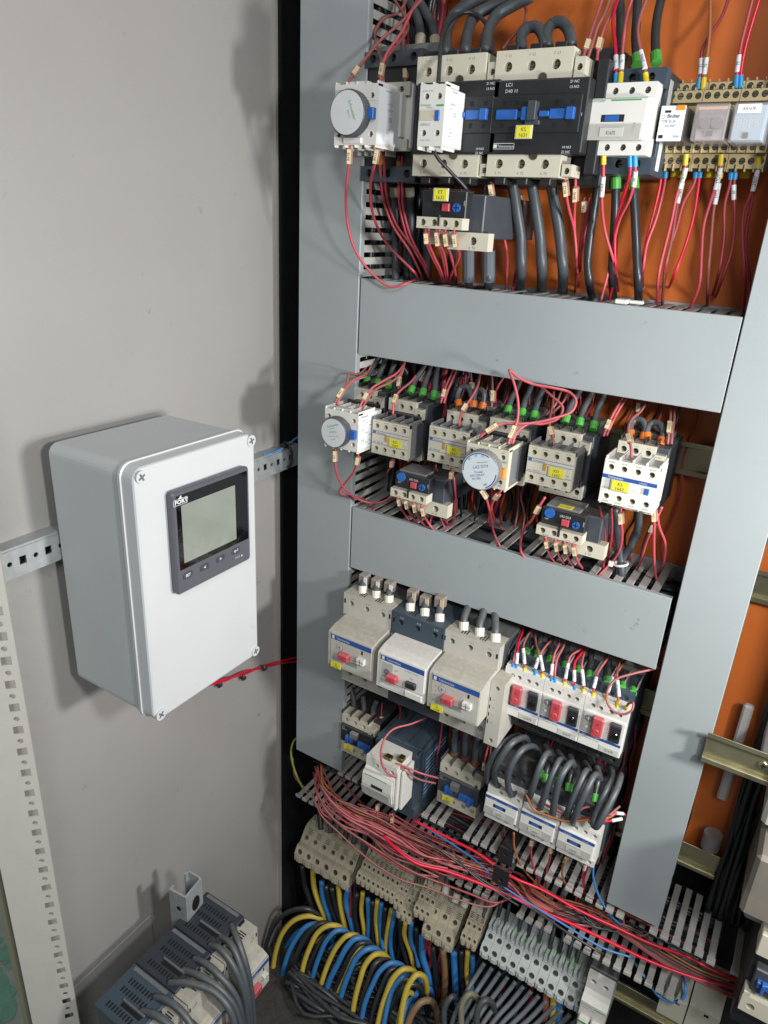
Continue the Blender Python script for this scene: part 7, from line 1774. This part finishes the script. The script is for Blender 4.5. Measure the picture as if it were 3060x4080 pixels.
W('thin dusty blue wire running under the bright red wires', 'G', [zp('G', 1080, 290, -750), zp('G', 1300, 430, -760), zp('G', 1480, 560, -765), zp('G', 1600, 680, -775), zp('H', 120, 800, -780), zp('H', 350, 940, -785), zp('H', 600, 1090, -790), zp('H', 780, 1150, -790)], BLUEC, 1.2)
W('blue wire forming a long loop at the bottom right', 'H', [(790, 1170, 705), (830, 1220, 690), (890, 1310, 682), (960, 1400, 676), (1050, 1436, 674), (1118, 1405, 676), (1132, 1340, 682), (1110, 1275, 700)], BLUEC, 1.8)
W('thin black wire crossing the red bundle', 'G', [zp('G', 1050, 350, -745), zp('G', 1180, 440, -750), zp('G', 1380, 580, -765), zp('G', 1560, 700, -775), zp('H', 150, 840, -785), zp('H', 400, 1010, -792), zp('H', 600, 1130, -800)], BCAB, 1.5)
W('second thin black wire crossing the red bundle', 'G', [zp('G', 1280, 450, -750), zp('G', 1400, 600, -765), zp('G', 1560, 720, -778), zp('H', 60, 820, -785)], BCAB, 1.2)
LW = [
 ('H', 'orange wire falling from the middle small contactor in a long curve', [(28, 350, 645), (30, 440, 655), (75, 560, 670), (160, 660, 690), (300, 755, 705), (450, 815, 712), (600, 855, 715), (720, 850, 720)], OWIRE, ()),
 ('H', 'red wire with marker under the middle small contactor', [(145, 385, 650), (138, 460, 655), (150, 560, 668), (185, 660, 690), (230, 790, 712)], RED, ((8, '2', 's'),)),
 ('H', 'pair wire with sleeve under the middle small contactor', [(262, 430, 650), (262, 500, 655), (240, 590, 672), (232, 680, 695), (245, 790, 712)], RED, ((8, '7', 's'),)),
 ('H', 'orange wire with marker under the rightmost small contactor', [(372, 500, 650), (340, 580, 660), (350, 660, 675), (420, 745, 700), (560, 820, 715)], OWIRE, ((8, '87E/9', 's'),)),
 ('H', 'left bright red wire under the rightmost small contactor', [(490, 550, 650), (470, 620, 660), (470, 690, 680), (430, 770, 705), (425, 850, 716)], REDBR, ((9, '', 'w'),)),
 ('H', 'right dark red wire under the rightmost small contactor', [(505, 560, 652), (480, 640, 664), (478, 720, 690), (440, 800, 712)], REDDK, ()),
 ('H', 'dusty orange wire arching low above the right terminals', [(0, 650, 700), (120, 750, 708), (260, 830, 712), (430, 880, 716), (600, 880, 720)], PINK, ()),
 ('H', 'brown looping wire end under the right duct', [(730, 870, 705), (740, 950, 700), (800, 1005, 698), (880, 1005, 702), (915, 960, 712)], PINK, ()),
 ('G', 'red wire hanging from the white block in a shallow loop', [(810, 170, 640), (812, 270, 648), (845, 345, 665), (920, 392, 680), (1000, 365, 688), (1035, 290, 690), (1085, 232, 695), (1145, 220, 710)], RED, ((6, '', 's'),)),
 ('G', 'red wire in the lower marker under the white block, curling right', [(905, 230, 645), (908, 290, 650), (950, 335, 670), (1010, 315, 690), (1050, 260, 705)], PINK, ((12, '60', 's'),)),
 ('G', 'second red wire in the lower marker under the white block', [(893, 230, 645), (895, 300, 652), (930, 360, 680), (990, 400, 705), (1090, 400, 720)], RED, ()),
 ('G', 'dark red wire with a kink between the left duct and the white block', [(560, -20, 700), (600, 40, 700), (670, 120, 700), (740, 190, 705), (800, 280, 715)], REDDK, ()),
 ('G', 'thin red wire rising at the right of the centre bottom duct', [(1620, 330, 690), (1610, 400, 695), (1590, 490, 705), (1620, 600, 715)], PINK, ()),
]
for c, l, P_, m_, mk_ in LW: W(l, c, P_, m_, 1.35, 'loose wires falling into the bottom duct', mk=mk_)
# cables from above into the terminals
TT = [('G', 450, 330, 440, 215), ('G', 510, 350, 510, 220), ('G', 548, 350, 560, 260), ('G', 605, 400, 615, 300), ('G', 655, 420, 680, 330), ('G', 720, 460, 735, 350),
      ('G', 770, 500, 790, 400), ('G', 800, 520, 830, 420), ('G', 850, 550, 870, 440), ('G', 910, 590, 930, 480), ('G', 950, 610, 975, 500), ('G', 1012, 700, 1020, 590), ('G', 1042, 720, 1045, 600), ('G', 1075, 700, 1080, 580),
      ('G', 1130, 690, 1150, 600), ('G', 1170, 715, 1190, 620), ('G', 1245, 745, 1260, 660), ('G', 1310, 790, 1340, 690), ('G', 1368, 820, 1395, 720), ('G', 1440, 870, 1460, 780), ('G', 1490, 890, 1520, 790),
      ('G', 1570, 940, 1600, 840), ('G', 1625, 970, 1650, 860), ('H', 50, 1010, 80, 900), ('H', 110, 1050, 140, 930), ('H', 180, 1080, 210, 970), ('H', 250, 1120, 280, 1010), ('H', 310, 1150, 340, 1040), ('H', 370, 1180, 400, 1070), ('H', 420, 1210, 450, 1100)]
for i, (c, x0, y0, x1, y1) in enumerate(TT):
    whi = 16 <= i <= 18; grn = i in (6, 7, 8, 11, 12, 13) or i > 20
    W(NTH[i] + ' cable from the left dropping into the top of the terminal strip', c, [(x0, y0, 718), ((x0 + x1) / 2, (y0 + y1) / 2, 724), (x1, y1, 730), (x1 + 10, y1 - 60, 738)], GCAB if i % 3 else BCAB, 4.4 if (i < 6 or whi) else 2.7, 'dark cables dropping into the terminal strip', st=(WHITEF, 12, 5.4) if whi else ((GREENF, 6, 3.2) if grn else None), name='cable', cat='cable')
# verticals below the terminals
VC = [('K', [(330, 560), (345, 680), (380, 790), (400, 860)]), ('Y', [(398, 590), (405, 700), (440, 810), (482, 915)]), ('B', [(455, 660), (462, 760), (500, 880), (520, 960)]), ('K', [(480, 690), (510, 820), (560, 940), (580, 990)]), ('K', [(520, 700), (545, 830), (580, 930)]),
      ('Y', [(562, 690), (572, 800), (590, 900), (612, 1000)]), ('B', [(622, 710), (610, 800), (635, 900), (658, 1000)]), ('K', [(680, 740), (665, 860), (690, 1000)]), ('Y', [(718, 730), (708, 850), (722, 950), (730, 1040)]), ('B', [(750, 770), (755, 900), (752, 1060)]), ('K', [(780, 790), (780, 950), (790, 1080)]),
      ('Y', [(812, 780), (802, 900), (812, 1020), (825, 1110)]), ('B', [(838, 800), (828, 900), (835, 1010)]), ('K', [(862, 830), (850, 960), (840, 1100)]), ('Y', [(902, 840), (880, 950), (865, 1060), (868, 1180)]), ('B', [(925, 850), (900, 980), (895, 1080), (912, 1180)]),
      ('K', [(960, 900), (965, 1050), (1000, 1180)]), ('Y', [(992, 920), (985, 1010), (1020, 1110), (1048, 1240)]), ('B', [(1030, 920), (1030, 1060), (1060, 1120)]), ('K', [(1060, 960), (1080, 1150), (1110, 1260)]), ('B', [(1098, 1010), (1100, 1140), (1140, 1270), (1155, 1420)]), ('K', [(1170, 1080), (1185, 1250), (1190, 1400)]),
      ('N', [(1232, 1090), (1245, 1250), (1240, 1400), (1225, 1480)]), ('B', [(1302, 1110), (1308, 1250), (1318, 1400)]), ('K', [(1350, 1110), (1355, 1250), (1360, 1350)]), ('Y', [(1392, 1110), (1384, 1240), (1395, 1340)]), ('B', [(1422, 1140), (1424, 1230), (1412, 1310)])]
CM = {'K': (BCAB, 'black'), 'Y': (YELC, 'yellow'), 'B': (BLUEC, 'blue'), 'N': (mat('brown_cable', '8a6a48', .5, var=.1, dust=.4), 'brown')}
cnt = {}
for i, (k_, P_) in enumerate(VC):
    m_, nm = CM[k_]; cnt[k_] = cnt.get(k_, 0) + 1
    big_ = 5.2 if (k_ == 'N' or i in (20, 23)) else (4.6 if i < 8 else 3.8)
    W(f'{ordn[cnt[k_] - 1]} {nm} cable from the left hanging below the beige terminals', 'G', [(x, y, 712 + 0 * j) for j, (x, y) in enumerate(P_)] + [(P_[-1][0] + 15, P_[-1][1] + 90, 708)], m_, big_, 'coloured cables hanging below the beige terminals', name='cable', cat='cable', n=12)
# arches in the foreground
AR = [('K', [(470, 940), (420, 870), (350, 838), (250, 855), (160, 930), (110, 1030), (80, 1150), (60, 1280)]),
 ('Y', [(470, 930), (430, 895), (360, 885), (280, 910), (205, 990), (160, 1110), (140, 1250), (145, 1390)]),
 ('B', [(500, 965), (440, 935), (360, 950), (290, 1030), (240, 1130), (207, 1250), (195, 1410)]),
 ('K', [(540, 960), (480, 928), (420, 950), (350, 1030), (300, 1120), (265, 1250), (258, 1380)]),
 ('Y', [(600, 990), (560, 950), (500, 945), (430, 990), (380, 1080), (340, 1190), (320, 1300), (312, 1420)]),
 ('K', [(600, 1010), (540, 990), (470, 1030), (400, 1150), (350, 1300), (330, 1420)]),
 ('B', [(640, 1020), (600, 978), (550, 980), (490, 1035), (440, 1140), (400, 1260), (372, 1400), (365, 1520)]),
 ('Y', [(700, 1040), (670, 1008), (620, 1010), (555, 1075), (500, 1180), (460, 1290), (425, 1420), (405, 1580)]),
 ('B', [(760, 1060), (720, 1028), (670, 1030), (615, 1085), (558, 1190), (500, 1310), (460, 1440), (440, 1580)]),
 ('K', [(790, 1090), (750, 1058), (700, 1062), (640, 1130), (590, 1240), (540, 1360), (500, 1480), (480, 1600)]),
 ('Y', [(790, 1110), (745, 1092), (695, 1100), (640, 1170), (590, 1280), (550, 1390), (520, 1490), (505, 1620)]),
 ('B', [(830, 1120), (790, 1092), (740, 1100), (680, 1150), (630, 1250), (590, 1360), (560, 1480), (545, 1610)]),
 ('K', [(800, 1220), (740, 1185), (670, 1200), (610, 1290), (580, 1400), (570, 1520)]),
 ('Y', [(880, 1160), (840, 1128), (790, 1135), (735, 1195), (698, 1300), (665, 1430), (640, 1620)]),
 ('K', [(900, 1190), (850, 1165), (800, 1190), (760, 1290), (720, 1420), (690, 1600)]),
 ('B', [(990, 1230), (950, 1192), (895, 1187), (830, 1235), (778, 1330), (730, 1450), (700, 1620)]),
 ('K', [(1000, 1250), (950, 1212), (890, 1240), (840, 1340), (795, 1460), (760, 1610)]),
 ('Y', [(1070, 1280), (1030, 1232), (975, 1228), (915, 1280), (870, 1380), (835, 1490), (808, 1620)]),
 ('B', [(1080, 1300), (1030, 1262), (975, 1275), (915, 1345), (880, 1450), (850, 1600)]),
 ('Y', [(1125, 1440), (1128, 1340), (1105, 1270), (1060, 1262), (1010, 1330), (975, 1450), (955, 1600)]),
 ('K', [(1130, 1480), (1105, 1380), (1050, 1325), (980, 1345), (915, 1430), (870, 1520), (840, 1630)]),
 ('Y', [(1060, 1460), (1040, 1385), (1000, 1385), (968, 1470), (940, 1610)]),
 ('B', [(1060, 1500), (1040, 1420), (1000, 1450), (975, 1590)]),
 ('N', [(1195, 1600), (1190, 1490), (1150, 1428), (1090, 1440), (1030, 1520), (990, 1640)])]
cnt = {}
for i, (k_, P_) in enumerate(AR):
    m_, nm = CM[k_]; cnt[k_] = cnt.get(k_, 0) + 1; n_ = len(P_)
    P_ = P_ + [(P_[-1][0] + (P_[-1][0] - P_[-2][0]) * .8, P_[-1][1] + (P_[-1][1] - P_[-2][1]) * 1.2)]; n_ += 1
    Ys = [690 - 80 * j / (n_ - 1) for j in range(n_)]
    Q = [(P_[0][0] + 25, P_[0][1] + 110, 704)] + [(x, y, Y_) for (x, y), Y_ in zip(P_, Ys)]
    rad = 4.9 if (k_ == 'K' and i == 20) or k_ == 'N' else 3.9 + .25 * (i % 3)
    W(f'{ordn[cnt[k_] - 1]} {nm} arched cable from the left in the big coil at the bottom', 'G', Q, m_, rad, 'arched cables coiled at the bottom of the cabinet', name='cable', cat='cable', n=12, k=7)
for i in range(22):
    k_, P_ = AR[i]
    if i in (12, 14): continue
    kk = 'KBKYKBK'[i % 7]; m_, nm = CM[kk]; n_ = len(P_)
    Q = [(x + 34 + 5 * (i % 3), y + 52 + 9 * (i % 4), 712 - 62 * j / (n_ - 1)) for j, (x, y) in enumerate(P_)]
    W(f'{NTH[i]} cable of the inner layer of the big coil, counted from the left', 'G', Q, m_, 3.9, 'inner arched cables of the big coil', name='cable', cat='cable', n=10, k=6)
SM = [('B', [(0, 1450), (45, 1395), (100, 1375), (160, 1388), (190, 1430)]), ('B', [(170, 1540), (200, 1470), (250, 1432), (310, 1432), (330, 1480)]), ('Y', [(230, 1540), (240, 1470), (270, 1410), (310, 1420)]), ('Y', [(270, 1620), (300, 1545), (350, 1515), (400, 1540), (410, 1600)]),
      ('Y', [(380, 1620), (420, 1560), (470, 1550), (500, 1600)]), ('B', [(330, 1600), (370, 1545), (400, 1560)]), ('K', [(130, 1480), (150, 1560), (190, 1600), (280, 1590)]), ('Y', [(70, 1400), (100, 1345), (130, 1350)])]
for i, (k_, P_) in enumerate(SM):
    m_, nm = CM[k_]
    W(f'{["first","second","third","fourth","fifth","sixth","seventh","eighth"][i]} short looped cable from the left at the bottom edge, {nm}', 'G', [(P_[0][0] + 20, P_[0][1] + 130, 650)] + [(x, y, 630 - 5 * j) for j, (x, y) in enumerate(P_)] + [(P_[-1][0] + 30, P_[-1][1] + 110, 640)], m_, 4.2, 'short looped cables at the bottom edge', name='cable', cat='cable', n=12)
for i in range(14):
    x0, y0 = 1500 + 50 * i, 1185 + 30 * i
    q = [(x0, y0, 706), (x0 - 70 - 4 * i, y0 + 110, 690), (x0 - 130 - 10 * i, y0 + 210, 670), (x0 - 190 - 14 * i, y0 + 330, 650), (x0 - 230 - 16 * i, y0 + 460, 640)]
    W(NTH[i] + ' grey cable from the left fanning down from the pale terminals', 'G', q, mat('pale_grey_cable', '686f76', .45, var=.08, dust=.3), 3.3, 'grey cables fanning down from the pale terminals', name='cable', cat='cable', n=10)
for i, (x, y, m_, nm) in enumerate(((1240, 1620, GCAB, 'grey'), (1350, 1600, mat('olive_cable', '7d7a62', .5, dust=.4), 'olive'), (1450, 1640, GCAB, 'dark grey'))):
    W(f'{nm} arched cable beside the fanned grey cables at the bottom', 'G', [(x, y, 640), (x + 5, y - 150, 650), (x + 50, y - 215, 660), (x + 100, y - 190, 672), (x + 120, y - 60, 684)], m_, 4.4, name='cable', cat='cable', n=10)
for i, (x, m_, nm) in enumerate(((238, mat('rust_cable', 'a85838', .5, dust=.3), 'rust coloured'), (285, YELC, 'yellow'), (325, BLUEC, 'blue'))):
    W(f'{nm} cable dropping from the earth terminal at the bottom edge', 'H', [(x, 1360 + 30 * i, 712), (x - 4, 1450 + 20 * i, 706), (x - 10, 1620, 700), (x - 14, 1700, 698)], m_, 4.6, 'cables below the earth terminal', name='cable', cat='cable', n=12)
# cables of the dark topped wall breakers
WC = [[(1175, 1000, -800), (1205, 1070, -796), (1248, 1200, -815), (1275, 1340, -850), (1292, 1530, -900)], [(1118, 1058, -800), (1178, 1105, -794), (1228, 1230, -812), (1262, 1380, -845), (1275, 1530, -890)], [(1065, 1105, -800), (1125, 1128, -793), (1190, 1220, -806), (1240, 1350, -835), (1262, 1520, -880)],
      [(985, 1172, -800), (1055, 1205, -793), (1130, 1275, -800), (1200, 1370, -820), (1240, 1530, -860)], [(925, 1232, -800), (1010, 1258, -793), (1100, 1312, -798), (1180, 1400, -815), (1235, 1540, -850)], [(855, 1298, -800), (960, 1298, -792), (1085, 1340, -796), (1165, 1430, -810), (1205, 1560, -840)],
      [(785, 1368, -800), (860, 1392, -793), (930, 1450, -798), (990, 1540, -810)], [(715, 1440, -800), (800, 1465, -793), (870, 1520, -798), (900, 1580, -806)]]
for i, P_ in enumerate(WC):
    W(f'{["first","second","third","fourth","fifth","sixth","seventh","eighth"][i]} thick grey cable, counted from the back, leaving the dark topped wall breakers', 'I', [(x, y, 'z', z) for x, y, z in P_], GCAB, 4.0, 'thick grey cables of the wall breakers', name='cable', cat='cable', n=12, k=7)
# wall wires
for i in (0, 1):
    W(['upper', 'lower'][i] + ' red wire tied along the left wall under the meter box', 'J', [(1060, 1500 + 6 * i, 'x', -560), (1150, 1472 + 10 * i, 'x', -566), (1240, 1452 - 14 * i, 'x', -569), (1330, 1412 + 8 * i, 'x', -571), (1420, 1385 + 12 * i, 'x', -571), (1520, 1362 + 22 * i, 'x', -570)], REDBR, 1.3, 'red wires tied along the left wall')
for i, (x, y) in enumerate(((1110, 1502), (1232, 1466), (1338, 1418))):
    p = atx('J', x, y, -568)
    o = MB().tube([p + Vector((3.6 * math.cos(t), .6 * math.sin(2 * t), 3.6 * math.sin(t))) for t in [k * math.pi / 6 for k in range(13)]], 1.5, 6).box(p.x - 1, p.x + 5, p.y - 2.2, p.y + 3.4, p.z - 2.5, p.z + 2, 0, .7).build('cable_tie', BLACK)
    tag(o, ['left', 'middle', 'right'][i] + ' black cable tie on the red wall wires under the meter box', 'cable tie', 'black cable ties on the red wall wires')
p = atx('J', 1455, 335, -560)
o = MB().tube([p + Vector((9 * math.sin(t), 0, 17 * math.cos(t))) for t in [k * math.pi / 9 for k in range(-1, 12)]], 1.5, 6).box(p.x - 2, p.x + 6, p.y - 10, p.y - 2, p.z + 12, p.z + 17, 0, .7).build('cable_tie', BLACK)
tag(o, 'black cable tie round the wall rail right of the meter box', 'cable tie')
W('blue wire tied to the wall rail right of the meter box', 'J', [(1340, 335, 'x', -562), (1400, 318, 'x', -560), (1440, 300, 'x', -558), (1490, 262, 'x', -560), (1540, 225, 'x', -562)], BLUEC, 1.4)
W('yellow green earth wire hanging at the foot of the left duct', 'I', [(1530, 40, 720), (1495, 65, 705), (1480, 120, 695), (1500, 220, 690), (1545, 310, 688), (1600, 365, 700)], mat('earth_wire', '9aa84a', .45, var=.2), 1.7)
W('dusty thin wire beside the earth wire at the foot of the left duct', 'I', [(1490, 150, 715), (1500, 250, 705), (1560, 310, 700), (1659, 380, 706)], PINK, 1.2)
